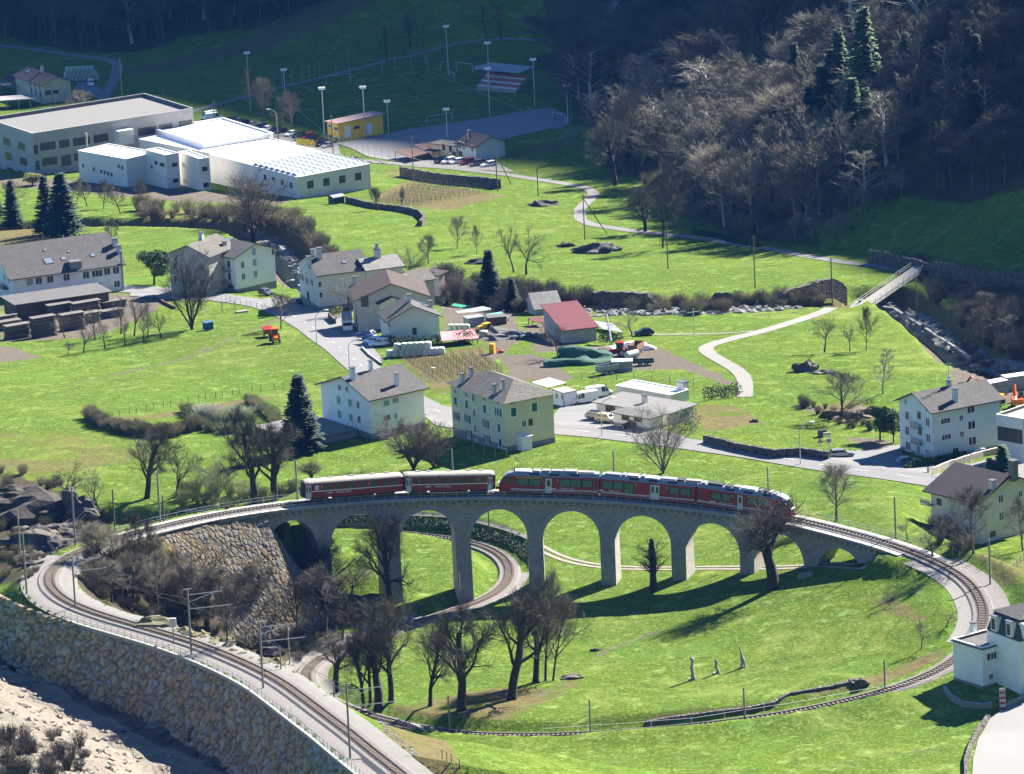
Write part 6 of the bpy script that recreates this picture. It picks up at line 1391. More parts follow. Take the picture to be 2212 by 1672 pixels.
TREES=[('chestnut',1,BARK,TWD,(1105,1511),1262,150,'big gnarled bare chestnut with a thick black trunk in the middle of the front group'),('chestnut',2,BARK,TWD,(997,1535),1300,150,'tall bare chestnut with a leaning double crown left of the biggest one'),('chestnut',3,BARK,TW,(929,1525),1330,105,'slimmer bare chestnut between the mast with the small sign and the cluster'),('chestnut',4,BARK,TWD,(785,1534),1340,90,'leftmost dark trunk of the four-stem chestnut cluster'),('chestnut',5,BARK,TWD,(800,1521),1300,100,'second dark trunk of the four-stem chestnut cluster'),('pollard',1,BARK,TWD,(819,1527),1310,130,'thickest hollow trunk of the four-stem chestnut cluster'),('chestnut',6,BARK,TW,(845,1518),1265,130,'rightmost trunk of the four-stem chestnut cluster with a crooked limb'),('chestnut',5,BARK,TW,(560,1345),1190,110,'dark bare chestnut at the foot of the revetment by the first arch'),('chestnut',2,BARK,TWD,(700,1372),1215,120,'crooked bare chestnut between the revetment and the first pier'),('round_',6,BARK,TWD,(640,1380),1240,90,'bare tree behind the thin pale mast inside the loop'),('pollard',2,BARK,TW,(728,1494),1330,100,'stout brown pollard beside the low railway curve'),('chestnut',7,BARK,TW,(1157,1474),1240,110,'left stem of the bare tree clump on the knoll'),('round_',1,BARK,TW,(1178,1471),1215,120,'tall middle stem of the bare tree clump on the knoll'),('round_',2,BARK,TW,(1194,1470),1270,100,'right leaning stem of the bare tree clump on the knoll'),('chestnut',8,BARK,TWD,(845,1316),1090,130,'bare chestnut growing up in front of the second viaduct pier'),('chestnut',9,BARK,TWD,(683,1330),1150,140,'bare chestnut with dark trunk hiding the first viaduct pier'),('pollard',3,BARK,TWD,(1669,1272),1050,122,'large bushy pollard in front of the nose of the train'),('orchard',1,BARK,TW,(759,1300),1205,110,'low spreading bare tree seen through the second arch'),('chestnut',10,BARK,TW,(606,1158),1095,50,'leaning trunk seen under the first arch'),('round_',3,BARKG,TW,(1806,1126),992,112,'wide bare tree on the meadow right of the train'),('round_',4,BARKG,TWD,(2103,1194),1040,95,'bare tree before the beige house with the dark roof'),('round_',5,BARKG,TW,(2210,1190),1062,80,'bare tree cut by the right edge near the beige house'),('vase',1,BARKG,TW,(1434,1022),858,130,'tall many-stemmed bare tree standing by the road above the middle railcar'),('vase',2,BARK,TWD,(893,1016),890,175,'broad dark many-stemmed bare tree above the second coach'),('vase',3,BARK,TWD,(935,1012),905,90,'smaller bare tree in front of the cream apartment house'),('chestnut',11,BARK,TWD,(318,1076),925,118,'left tall bare chestnut on the meadow behind the masts'),('orchard',2,BARK,TWD,(381,1073),958,75,'forked bare tree with two bent stems beside the left tall chestnut'),('vase',4,BARKG,TW,(472,1083),978,75,'slender broom-like bare tree behind the left railing'),('chestnut',12,BARK,TWD,(550,1086),862,150,'tallest dark chestnut left of the tail coach'),('chestnut',13,BARK,TWD,(592,1080),900,110,'dark chestnut touching the tail coach'),('orchard',3,BARK,TWD,(150,1090),990,80,'twisted dark tree on the rocks above the left bend'),('orchard',4,BARK,TW,(205,1105),1005,60,'thin bent tree right of the rocks above the left bend'),('pollard',4,BARK,TW,(674,1048),990,55,'stubby lopped trunk just above the tail coach'),('vase',5,BARK,TWD,(414,712),522,115,'tall double-trunked bare tree in front of the old grey house'),('round_',6,BARKG,TWD,(606,711),625,62,'bare tree on the verge at the bend of the village road'),('orchard',5,BARK,TWP,(757,677),585,85,'pinkish blossoming tree against the old farmhouse'),('orchard',6,BARK,TWD,(872,618),530,90,'bare tree spreading over the roofs of the old farmhouses'),('vase',6,BARK,TWD,(547,523),350,140,'great bare poplar-like tree in front of the factory'),('round_',7,BARKG,TW,(987,537),462,50,'small bare tree with a long shadow on the middle meadow'),('round_',8,BARKG,TW,(1030,550),480,32,'narrow bare tree right of the shadow-casting one'),('round_',9,BARKG,TW,(925,570),500,38,'small bare tree just behind the old farmhouse roofs'),('orchard',7,BARK,TWD,(1110,588),478,62,'left of the two crooked bare trees on the meadow'),('orchard',8,BARK,TWD,(1137,593),480,66,'right of the two crooked bare trees on the meadow'),('round_',10,BARK,TWD,(1431,536),330,100,'tall bare tree with a dark trunk standing below the lane'),('orchard',9,BARKG,TW,(1206,772),695,88,'bare tree in front of the red-roofed barn'),('orchard',10,BARKG,TWG,(1365,724),665,55,'small budding bare tree behind the dark blue car'),('orchard',11,BARK,TWD,(1781,761),678,60,'left small bare tree on the meadow below the footbridge'),('orchard',12,BARK,TWD,(1836,759),695,38,'middle and smallest bare tree below the footbridge'),('round_',1,BARK,TWD,(1871,757),655,48,'right and tallest bare tree below the footbridge'),('slim',1,BIRCH,TW,(1908,850),742,45,'pale slim tree at the edge of the mountain shadow'),('round_',6,BARK,TW,(1816,906),790,115,'bare tree with a wide crown left of the round evergreens'),('orchard',3,BARK,TWD,(2014,1205),1130,60,'thin bare shrub tree at the far viaduct railing'),('orchard',5,BARK,TW,(2030,1178),1090,70,'low bare tree at the left corner of the beige house'),('orchard',7,BARK,TW,(1960,1165),1115,60,'low bare thicket tree behind the right railing'),('orchard',9,BARKG,TWT,(1990,1402),1330,62,'small round bare tree in the front meadow by the track bank'),('orchard',11,BARKG,TWT,(1922,1308),1272,42,'tiny bent bare tree at the embankment foot'),('orchard',12,BARK,TW,(2045,1355),1310,50,'scrubby bare tree at the embankment above the small round tree'),('chestnut',3,BARK,TW,(270,1300),1180,110,'leftmost bare tree below the pitched stone wall'),('round_',5,BARK,TWD,(292,1270),1095,60,'slim tree reaching over the track from the loop'),('round_',2,BARK,TWD,(312,1275),1105,50,'second slim tree reaching over the track from the loop'),('chestnut',6,BARK,TW,(340,1330),1190,120,'spreading bare tree in the scrub inside the loop'),('round_',8,BARK,TW,(395,1345),1215,90,'bare tree below the middle of the pitched stone wall'),('chestnut',9,BARK,TWD,(450,1360),1215,110,'dense dark bare tree inside the loop left of the first mast with arms'),('round_',9,BARK,TW,(520,1375),1225,90,'bare tree between the two armed masts inside the loop'),('orchard',4,BARK,TWG,(600,1370),1270,100,'budding greenish tree at the foot of the revetment'),('round_',4,BARK,TWD,(490,1395),1260,70,'thin bare tree close to the inner rail side'),('orchard',8,BARK,TWD,(680,1400),1290,100,'bare tree leaning over the rocks at the first pier'),('orchard',6,BARK,TWD,(740,1380),1280,90,'dark bare tree on the dark boulder mound'),('slim',2,BIRCH,TWB,(541,243),140,44,'reddish birch with a white trunk beside the lane in the shade'),('round_',3,BARKG,TW,(570,262),160,62,'bare tree on the left behind the factory car park'),('round_',7,BARKG,TW,(632,290),192,70,'bare tree on the right behind the factory car park'),('round_',10,BARKG,TW,(180,255),192,72,'pale bare tree in front of the shaded farm lane'),('orchard',1,BARK,TWD,(886,102),10,50,'dark bare tree alone on the shaded meadow'),('slim',3,BARK,TWB,(840,142),52,34,'reddish larch left of the lone dark tree'),('slim',1,BIRCH,TW,(922,137),80,20,'thin white birch beside the shaded lane'),('slim',2,BARK,TWB,(1052,88),5,40,'bare larch above the football field, left'),('slim',3,BARK,TWB,(1084,86),5,36,'bare larch above the football field, right'),('round_',2,BARKG,TW,(1550,190),68,78,'sunlit round bare tree crown against the dark wood'),('slim',1,BIRCH,TW,(1706,205),62,45,'slim pale birch left of the small dark spruce'),]
for i,(kind,seed,bark,twig,p,top,wpx,lab)in enumerate(TREES):
 place(proto(kind,seed,bark,twig),p,top,wpx,lab,'bare trees standing singly',rnd=random.Random(i))
for i,(x,y,hgt_,w_)in enumerate([(140,730,60,40),(180,762,62,38),(226,753,72,40),(261,722,88,44),(270,747,70,44),(290,725,90,44),(311,739,68,38),(319,729,86,36),(349,731,66,44),(147,768,34,22),(205,735,80,42)]):
 place(proto('orchard',1+i%4,BARK,TW),(x,y),y-hgt_,w_,'small bare orchard tree below the timber stacks, %s counted from the left'%['second','fourth','sixth','seventh','eighth','ninth','tenth','eleventh','twelfth','third','fifth'][i],G_OR)
for i,(x,y,top,w_)in enumerate(((189,446,378,46),(224,451,385,46),(261,463,390,52),(300,440,380,40),(30,445,385,50),(410,490,455,34),(530,500,440,60),(240,540,462,40),(165,440,392,30))):
 place(proto('round_',1+x%4,BARK,TW),(x,y),top,w_,['bare grey tree left of the middle below the office block','bare grey tree below the office corner, second by the scrub','bare grey tree with a wide crown below the white factory halls','bare grey tree hiding the factory stairs','bare tree above the spruce at the left edge','small bare tree on the near bank left of the white double house','bare grey tree overlapping the great poplar-like tree','whitish bare tree behind the hedge of the long house','narrow bare tree right of the yellow-green tree'][i],'bare trees along the river bank')
for i,(x,y,top,w_)in enumerate(((815,455,398,26),(868,448,400,18),(1395,500,395,60),(1330,400,250,80),(1372,378,180,90),(1392,345,250,60))):
 place(proto('chestnut',1+x%5,BARK,TW),(x,y),top,w_,['small bare tree at the left end of the vineyard wall','thin small bare tree in front of the vineyard','bare tree right beside the lane bend above the bushes','leftmost bare tree of the spur by the grassy mound','big bare chestnut with forked trunk at the left front of the spur','bare trunk behind the forked chestnut of the spur'][i],'bare trees near the lane')
g=G((1412,1279));t=thing('dead_tree',g,0,'broken-topped black trunk with short side shoots standing in the viaduct shadow','tree');a=MB();hh=px_height(g,1165)
a.tube([(0,0,-.3),(0,0,hh*.3),(.1,0,hh*.6),(-.05,0,hh*.85),(0,0,hh)],[.75,.52,.62,.48,.34],9);b=MB();rr=random.Random(4)
for k in range(26):
 z=hh*rr.uniform(.25,.8);az=rr.random()*6.28;L=rr.uniform(1.5,3.6);p0=Vector((0,0,z));d=Vector((math.cos(az),math.sin(az),rr.uniform(.1,.7)));m_=p0+d*L*.5;e=p0+d*L+Vector((0,0,.5));a.tube([p0,m_,e],[.12,.06,.025],4,cap=False)
 for q in range(16):f=rr.uniform(.3,1);s_=p0.lerp(e,f);m2=s_+Vector((rr.gauss(0,.6),rr.gauss(0,.6),rr.uniform(.2,.9)));b.tube([s_,m2,m2+Vector((rr.gauss(0,.4),rr.gauss(0,.4),.4))],[.022,.016,.008],3,cap=False)
a.build('trunk',BARK,t,uv=False,fixn=False);b.build('crown',TWD,t,uv=False,fixn=False)
ORD=['first','second','third','fourth','fifth','sixth','seventh','eighth','ninth','tenth','eleventh','twelfth','thirteenth','fourteenth','fifteenth','sixteenth','seventeenth','eighteenth','nineteenth','twentieth','twenty-first','twenty-second']
def sample_poly(poly,n,rnd,mind):
 xs=[p[0]for p in poly];ys=[p[1]for p in poly];P=np.array(poly,float);pts=[];k=0
 while len(pts)<n and k<n*60:
  k+=1;x,y=rnd.uniform(min(xs),max(xs)),rnd.uniform(min(ys),max(ys))
  if not in_poly(np.array([x]),np.array([y]),P)[0]or any(abs(x-a)<mind and abs(y-b)<mind*.8 for a,b in pts):continue
  pts.append((x,y))
 return pts
def light_tree(seed):
 kd=dict(seed=seed);rnd=random.Random(seed);mb=MB();br=grow(rnd,'forest')
 for pts,rad,lv in br:
  if lv==0:mb.tube(pts[::2]+[pts[-1]],[r*1.1 for r in rad[::2]+[rad[-1]]],4,cap=False)
  elif lv==1:mb.tube(pts[::2]+[pts[-1]],rad[::2]+[rad[-1]],3,cap=False)
  elif lv==2:mb.tube([pts[0],pts[2],pts[-1]],[.035,.03,.02],3,cap=False)
  elif lv==3 and rnd.random()<.75:mb.tube([pts[0],pts[-1]],[.034,.018],3,cap=False)
 return np.array(mb.v),np.array(mb.f)
LT_=[light_tree(s)for s in(11,12,13)];MASS={}
def forest(poly,n,hr,label,group,kinds,seed,wr=(.5,.7),mind=11,mass=0,mat=None,rows=3):
 rnd=random.Random(seed);pts=sample_poly(poly,n,rnd,mind);pts.sort(key=lambda p:-p[1]);per=-(-len(pts)//rows);where={}
 for r in range(rows):
  row=sorted(pts[r*per:(r+1)*per])
  for k,p in enumerate(row):where[p]='%s, %s from left, %s row'%(label,ORD[min(k,21)],['front','second','third','fourth','fifth'][r])
 for x,y in pts:
  g=G((x,y));h=rnd.uniform(*hr);kd,bark,twig=rnd.choice(kinds);K,zs,xs_=proto(kd,rnd.randint(1,5),bark,twig)
  s=h/zs;w_=h*rnd.uniform(*wr)/xs_/2*1.6;K.put(g-Vector((0,0,.3)),rnd.random()*6.28,(w_,w_,s),where[(x,y)],group,'tree')
 for x,y in sample_poly(poly,mass,rnd,4):
  g=G((x,y));k=rnd.randint(0,2);s=rnd.uniform(*hr)/10.5*.95;a=rnd.random()*6.28;R_=np.array([[math.cos(a),-math.sin(a),0],[math.sin(a),math.cos(a),0],[0,0,1]])
  MASS.setdefault(mat or TW,[]).append(((LT_[k][0]@R_.T)*(s*1.15,s*1.15,s)+np.array(g),LT_[k][1]))
FK=[('forest',BARKG,TW),('forest',BARKG,TWD),('forest',BARK,TW),('round_',BARKG,TW),('slim',BIRCH,TW)]
forest([(1285,330),(1300,290),(1400,250),(1560,190),(1660,250),(1700,330),(1700,430),(1660,500),(1560,490),(1500,440),(1420,400)],44,(13,20),'bare tree in the sunlit wood by the lane','bare trees of the sunlit wood',FK,3,mass=70,mind=14)
forest([(1640,330),(1700,200),(1780,130),(1960,120),(2000,200),(1960,330),(1900,420),(1800,470),(1700,505)],42,(12,19),'bare sunlit tree around the tall spruces','bare trees of the sunlit wood',FK,4,mass=60,mind=14)
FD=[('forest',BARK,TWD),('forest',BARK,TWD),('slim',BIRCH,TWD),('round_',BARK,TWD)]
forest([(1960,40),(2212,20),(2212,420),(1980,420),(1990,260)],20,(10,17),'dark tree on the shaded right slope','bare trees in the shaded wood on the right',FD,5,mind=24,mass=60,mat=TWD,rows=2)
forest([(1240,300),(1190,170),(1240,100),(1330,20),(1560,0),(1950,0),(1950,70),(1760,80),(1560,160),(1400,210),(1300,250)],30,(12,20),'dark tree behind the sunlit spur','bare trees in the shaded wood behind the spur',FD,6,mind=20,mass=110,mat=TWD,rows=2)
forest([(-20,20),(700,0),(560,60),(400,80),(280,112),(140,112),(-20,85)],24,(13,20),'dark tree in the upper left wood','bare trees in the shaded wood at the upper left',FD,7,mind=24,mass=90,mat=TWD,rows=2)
forest([(160,1240),(250,1210),(420,1230),(560,1300),(640,1350),(620,1420),(560,1420),(400,1360),(220,1310)],16,(5,10),'thin sapling inside the railway loop','saplings inside the railway loop',[('forest',BARK,TW),('round_',BARK,TW),('orchard',BARK,TWT)],8,mind=22,rows=2)
forest([(2060,640),(2212,700),(2212,770),(2130,740)],6,(4,8),'scrub tree on the shaded stream bank','scrub trees on the shaded stream bank',FD,9,mind=20,rows=1)
forest([(1690,490),(1880,425),(1960,400),(1990,420),(1800,520),(1720,530)],8,(4,8),'low tree above the terraced meadow','low trees above the terraced meadow',FK,10,mind=16,rows=1,mass=12)
for i_,(mt,L_)in enumerate(MASS.items()):
 V=np.concatenate([v for v,f in L_]);o=0;F=[]
 for v,f in L_:F.append(f+o);o+=len(v)
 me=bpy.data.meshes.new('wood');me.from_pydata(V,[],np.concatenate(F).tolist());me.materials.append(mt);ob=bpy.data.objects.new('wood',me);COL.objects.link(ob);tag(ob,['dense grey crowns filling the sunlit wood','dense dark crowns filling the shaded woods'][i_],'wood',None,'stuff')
def conifer(seed,mat,dens=1.,drop=.25):
 rnd=random.Random(seed);a,b=MB(),MB();a.tube([(0,0,-.3),(0,0,5),(0,0,9.8)],[.22,.13,.02],6,cap=False);z=.9
 while z<9.9:
  R_=2.2*(1-z/10.1)**.85+.12;n=int((9+7*R_)*dens)
  for k in range(n):
   az=rnd.random()*6.28;L=R_*rnd.uniform(.7,1.12);d=Vector((math.cos(az),math.sin(az),0));s=Vector((-d.y,d.x,0));z0=z+rnd.uniform(-.12,.12)
   m_=max(2,int(L/.28))
   for j in range(m_):
    f=(j+.6)/m_;p=d*(L*f)+Vector((0,0,z0-drop*L*f*(1.4-f)+.12*f));w_=.42*(1.15-.5*f);
    for sg in(-1,1):
     e=p+s*sg*w_*rnd.uniform(.8,1.4)+d*rnd.uniform(.05,.25)+Vector((0,0,-rnd.uniform(.04,.20)));q=p+d*.36+Vector((0,0,-.05+rnd.uniform(-.05,.05)))
     b.v+=[tuple(p-d*.06),tuple(e),tuple(q)];o=len(b.v)-3;b.f.append((o,o+1,o+2));b.m.append(0);b.uv.append(None)
  z+=.20+.10*(1-z/10)
 r=thing('spruce',(0,0,-500));a.build('trunk',BARK,r,uv=False,fixn=False);b.build('crown',mat,r,uv=False,fixn=False);return(Kind(r),9.9,2.25)
CON=[conifer(1,NEED),conifer(2,NEED,1.1),conifer(3,NEED2,.8,.35)]
for i,(x,y,top,w_,k,lab)in enumerate([(652,975,808,96,0,'large dark spruce standing alone before the white apartment house'),(861,935,874,26,1,'small spruce top between the bare trees and the white apartment house'),(1060,668,538,66,1,'tall dark spruce behind the farmyard'),(1108,672,600,42,0,'smaller dark spruce right of the farmyard spruce'),(102,508,378,60,0,'left one of the two big spruces above the long white house'),(138,512,372,84,1,'right and broader of the two big spruces above the long white house'),(28,492,388,48,0,'spruce near the left edge above the long white house'),(-6,470,392,30,1,'spruce cut by the left picture edge'),(1872,290,12,110,2,'tallest sunlit spruce at the top of the spur'),(1818,290,60,84,2,'sunlit spruce left of the tallest one'),(1782,330,140,100,0,'broad dark spruce in the middle of the spur'),(1876,370,188,80,2,'spruce below the tallest one with a sunlit right side'),(1720,250,90,62,0,'dark spruce beside the pale birch'),(1745,160,100,36,2,'small green fir half hidden by bare crowns'),(1800,300,105,74,0,'dark spruce between the two sunlit spruces'),(1846,350,165,84,2,'wide spruce in front of the tallest one'),(1752,350,185,70,0,'small dark spruce at the left of the spruce group'),(1905,330,240,56,0,'narrow dark spruce at the right of the spruce group'),(1838,180,30,60,0,'dark spruce top just behind the tallest one'),(2168,1060,958,72,2,'young light green fir behind the dark-roofed house'),(2140,1062,985,50,2,'smaller young fir left of the light green one')]):
 place(CON[k],(x,y),top,w_,lab,'spruces and firs','conifer',rnd=random.Random(i))
rnd=random.Random(77)
for i in range(14):
 x,y=rnd.choice([(rnd.uniform(1950,2212),rnd.uniform(0,300)),(rnd.uniform(1300,1900),rnd.uniform(-10,60)),(rnd.uniform(2100,2212),rnd.uniform(120,380))])
 g=G((x,y));s=rnd.uniform(1.2,1.9);CON[i%2][0].put(g,rnd.random()*6,(s*.9,s*.9,s),'dark spruce in the mountain shade, %s of the hidden ones'%ORD[i],'spruces in the mountain shade','conifer')
def leafball(mb,c,r,n,size,rnd,sq=(1,1,1),shell=.55):
 for _ in range(n):
  d=Vector((rnd.gauss(0,1),rnd.gauss(0,1),rnd.gauss(0,1))).normalized();q=Vector(c)+Vector((d.x*sq[0],d.y*sq[1],d.z*sq[2]))*r*rnd.uniform(shell,1.05)
  a=Vector((rnd.gauss(0,1),rnd.gauss(0,1),rnd.gauss(0,1))).normalized()*size;b=a.orthogonal().normalized()*size*.7;mb.v+=[tuple(q-a),tuple(q+b),tuple(q+a),tuple(q-b)];o=len(mb.v)-4;mb.f.append((o,o+1,o+2,o+3));mb.m.append(0);mb.uv.append(None)
def evergreen(seed,mat,mat2=None):
 rnd=random.Random(seed);r=thing('evergreen_tree',(0,0,-500));a=MB();a.tube([(0,0,-.3),(.1,0,2.5),(0,.1,5.5)],[.22,.18,.08],7,cap=False)
 b=MB()
 for k in range(26):
  az=rnd.random()*6.28;rr=2.6*math.sqrt(rnd.random());z=3.2+rnd.random()*5.4;rr*=math.sin(min(1,(10-z)/4.5)*1.5);c=(rr*math.cos(az),rr*math.sin(az),z);leafball(b,c,rnd.uniform(.9,1.35),170,.20,rnd);a.tube([(0,0,2.2),(c[0]*.6,c[1]*.6,z*.75),c],[.09,.05,.02],3,cap=False)
 a.build('trunk',BARK,r,uv=False,fixn=False);b.build('crown',mat,r,uv=False,fixn=False);return(Kind(r),9.6,3.5)
EV=[evergreen(1,LEAF),evergreen(2,LEAF),evergreen(5,LEAFY)]
for i,(x,y,top,w_,k,lab)in enumerate([(1901,951,872,66,0,'left dark round evergreen tree at the parking yard'),(1930,956,880,52,1,'right dark round evergreen tree at the parking yard'),(333,616,536,82,0,'glossy evergreen tree between the long house and the grey house'),(70,400,372,44,2,'yellow-green leafy tree below the office block')]):
 place(EV[k],(x,y),top,w_,lab,'leafy evergreen trees','tree',rnd=random.Random(i))
def hedge(px,wd,ht,mat,label,name='hedge',g0=None):
 P=resample([G(p)for p in px],.8);b=MB();rnd=random.Random(int(px[0][0]));c0=P[0]
 for q in P:
  for _ in range(2):leafball(b,(q[0]-c0[0]+rnd.uniform(-.2,.2),q[1]-c0[1]+rnd.uniform(-.2,.2),H(q[0],q[1])-c0[2]+ht*rnd.uniform(.42,.58)),ht*.55,60,.16,rnd,(wd/ht,wd/ht,1),.6)
 o=b.build(name,mat,uv=False,fixn=False);o.location=c0;return tag(o,label,'hedge')
hedge([t11(1060,1290),t11(1200,1310),t11(1400,1300),t11(1560,1292)],1.3,1.9,HEDGE,'clipped dark hedge behind the white hay bales');hedge([t11(1720,1290),t11(1830,1285)],2.0,3.0,HEDGE,'square dark bush at the pink-roofed shed');hedge([t01(605,432),t01(700,425),t01(800,415)],1.5,2.2,HEDGE,'dark hedge behind the roof of the long house')
hedge([t22(1640,110),t22(1760,95),t22(1900,75)],1.6,2.6,HEDGE,'ragged dark hedge at the end of the pale lane');hedge([t22(1400,380),t22(1460,385),t22(1520,370)],3.0,4.2,HEDGE,'big rounded clipped hedge beside the road behind the many-stemmed tree');hedge([t32(1215,700),t32(1400,665),t32(1700,605)],1.2,1.3,HEDGE,'low hedge along the parking yard of the pale green house')
hedge([t21(730,1270),t21(880,1265)],1.5,1.6,HEDGE,'low dark hedge behind the conveyor');hedge([t10(330,1210),t10(365,1200)],1.6,2.4,HEDGE,'dark green bush beside the yellow forsythia');hedge([t10(350,1240),t10(470,1260)],1.4,1.8,FORS,'bright yellow forsythia bush by the car park','forsythia_bush')
hedge([(690,1128),(800,1127),(905,1134),(1000,1147),(1100,1170),(1145,1205)],2.2,1.5,HEDGE,'strip of dark undergrowth above the inner track curve','undergrowth');hedge([(2075,748),(2130,800)],2,1.5,TWD,'low scrub at the containers')
hedge([(1500,505),(1560,515),(1640,535)],1.5,1.2,HEDGE,'dark ground scrub along the shaded lane edge');hedge([t11(650,1050),t11(700,1030)],1.6,1.8,LEAFY,'bright green bush beside the stone stairs at the old farmhouse')
def twigs(seed,n=90,spread=.75,h=2.6):
 rnd=random.Random(seed);mb=MB()
 for _ in range(n):
  az=rnd.random()*6.28;r=rnd.random()*.5;p=Vector((r*math.cos(az),r*math.sin(az),-.1));d=Vector((math.cos(az)*rnd.uniform(0,spread),math.sin(az)*rnd.uniform(0,spread),1)).normalized();L=h*rnd.uniform(.55,1.05);q=p+d*L*.55;e=q+(d+Vector((rnd.gauss(0,.2),rnd.gauss(0,.2),.1))).normalized()*L*.45
  mb.tube([p,q,e],[.03,.022,.012],3,cap=False)
  for k in range(3):f=rnd.uniform(.4,1);s=q.lerp(e,f*.9);mb.tube([s,s+Vector((rnd.gauss(0,.3),rnd.gauss(0,.3),rnd.uniform(.15,.5)))],[.014,.009],3,cap=False)
 return np.array(mb.v),mb.f
TWV=[twigs(s)for s in(1,2,3)]
def scrub(name,poly,n,mat,label,cat='scrub',s=(.7,1.4),seed=1,kind='stuff',pts=None):
 rnd=random.Random(seed);V,F=[],[];o=0
 if pts is None:
  P=np.array(poly,float);pts=[]
  while len(pts)<n:
   x,y=rnd.uniform(P[:,0].min(),P[:,0].max()),rnd.uniform(P[:,1].min(),P[:,1].max())
   if in_poly(np.array([x]),np.array([y]),P)[0]:pts.append((x,y))
 for x,y in pts:
  g=G((x,y));v,f=TWV[rnd.randint(0,2)];a=rnd.random()*6.28;k=rnd.uniform(*s);kz=k*rnd.uniform(.8,1.2)
  R_=np.array([[math.cos(a),-math.sin(a),0],[math.sin(a),math.cos(a),0],[0,0,1]]);w_=(v@R_.T)*(k,k,kz)+np.array(g);V.append(w_);F+=[tuple(i+o for i in q)for q in f];o+=len(v)
 me=bpy.data.meshes.new(name);me.from_pydata(np.concatenate(V),[],F);me.materials.append(mat);ob=bpy.data.objects.new(name,me);COL.objects.link(ob);return tag(ob,label,cat,None,kind)
scrub('river_scrub',[(300,452),(420,462),(640,470),(735,560),(700,580),(640,500),(480,480),(300,475)],110,TWT,'tan willow scrub along the left river bend',s=(.9,1.7))
scrub('river_scrub',[(950,600),(1100,625),(1260,640),(1290,665),(1100,680),(960,650)],90,TWD,'grey-brown scrub on the river bank behind the stone hut',s=(.9,1.6),seed=2);scrub('river_scrub',[(1280,668),(1500,682),(1780,660),(1790,640),(1500,660),(1300,655)],80,TWT,'thin tan scrub between the meadow and the stony river',s=(.7,1.4),seed=3)
scrub('loop_undergrowth',[(170,1220),(260,1200),(420,1210),(560,1290),(660,1350),(700,1390),(640,1440),(560,1420),(400,1360),(220,1305)],150,TW,'low brown undergrowth inside the railway loop',s=(.4,.9),seed=4);scrub('revetment_scrub',[(180,1210),(330,1190),(420,1240),(560,1290),(620,1370),(420,1330),(200,1290)],150,TWT,'dry scrub growing over the foot of the stone revetment',s=(.5,1.1),seed=31);scrub('bank_scrub',[(0,1010),(100,1030),(240,1100),(330,1110),(250,1150),(120,1190),(60,1260),(0,1250)],90,TWT,'dry scrub on the rocky slope at the left bend',s=(.4,.9),seed=5)
scrub('shaded_scrub',[(2000,640),(2080,640),(2212,690),(2212,790),(2120,740)],80,TWD,'dark scrub on the far bank of the shaded stream',s=(.9,1.8),seed=6);scrub('track_scrub',[(380,1060),(640,1055),(640,1085),(400,1110)],40,TWG,'budding scrub behind the left viaduct railing',s=(.6,1.1),seed=7)
scrub('front_scrub',[(-10,1600),(120,1580),(240,1650),(300,1690),(-10,1700)],40,TWD,'bare scrub in the bottom left corner on the scree',s=(.5,1.1),seed=8);scrub('wood_undergrowth',[(1290,350),(1450,300),(1700,250),(1900,400),(1700,520),(1540,500),(1400,430)],170,TW,'bushy undergrowth of the sunlit wood',s=(.7,1.6),seed=9);scrub('yard_scrub',[(2000,1150),(2060,1130),(2110,1190),(2060,1200)],24,TW,'bare bushes around the beige house',s=(.6,1.3),seed=10)
scrub('garden_scrub',[(1700,865),(1760,880),(1850,890),(1880,930),(1830,925)],26,TWD,'brushwood heap beside the round evergreens',s=(.4,.9),seed=11)
for i,(px_,mat,ht,lab)in enumerate([([(195,905),(225,925),(290,938),(360,945),(420,930)],TWT,1.9,'dense tan beech hedge curving across the left meadow'),([(430,905),(470,915),(530,905)],TWW,2.2,'pale blossoming bushes right of the tan hedge'),([(400,890),(440,930),(500,935)],TWG,1.5,'greenish bare bushes behind the tan hedge'),([(540,870),(590,905),(600,930)],TWG,1.4,'greenish brushwood left of the large spruce')]):
 P=resample([G(p)for p in px_],.9);pts=[px_of((q[0]+random.uniform(-.6,.6),q[1]+random.uniform(-.9,.9),q[2]))for q in P for _ in(0,1)]
 scrub('hedge' if i==0 else 'bushes',None,0,mat,lab,'hedge' if i==0 else 'bushes',s=(ht*.42,ht*.58),seed=20+i,kind=None if i==0 else 'stuff',pts=pts)
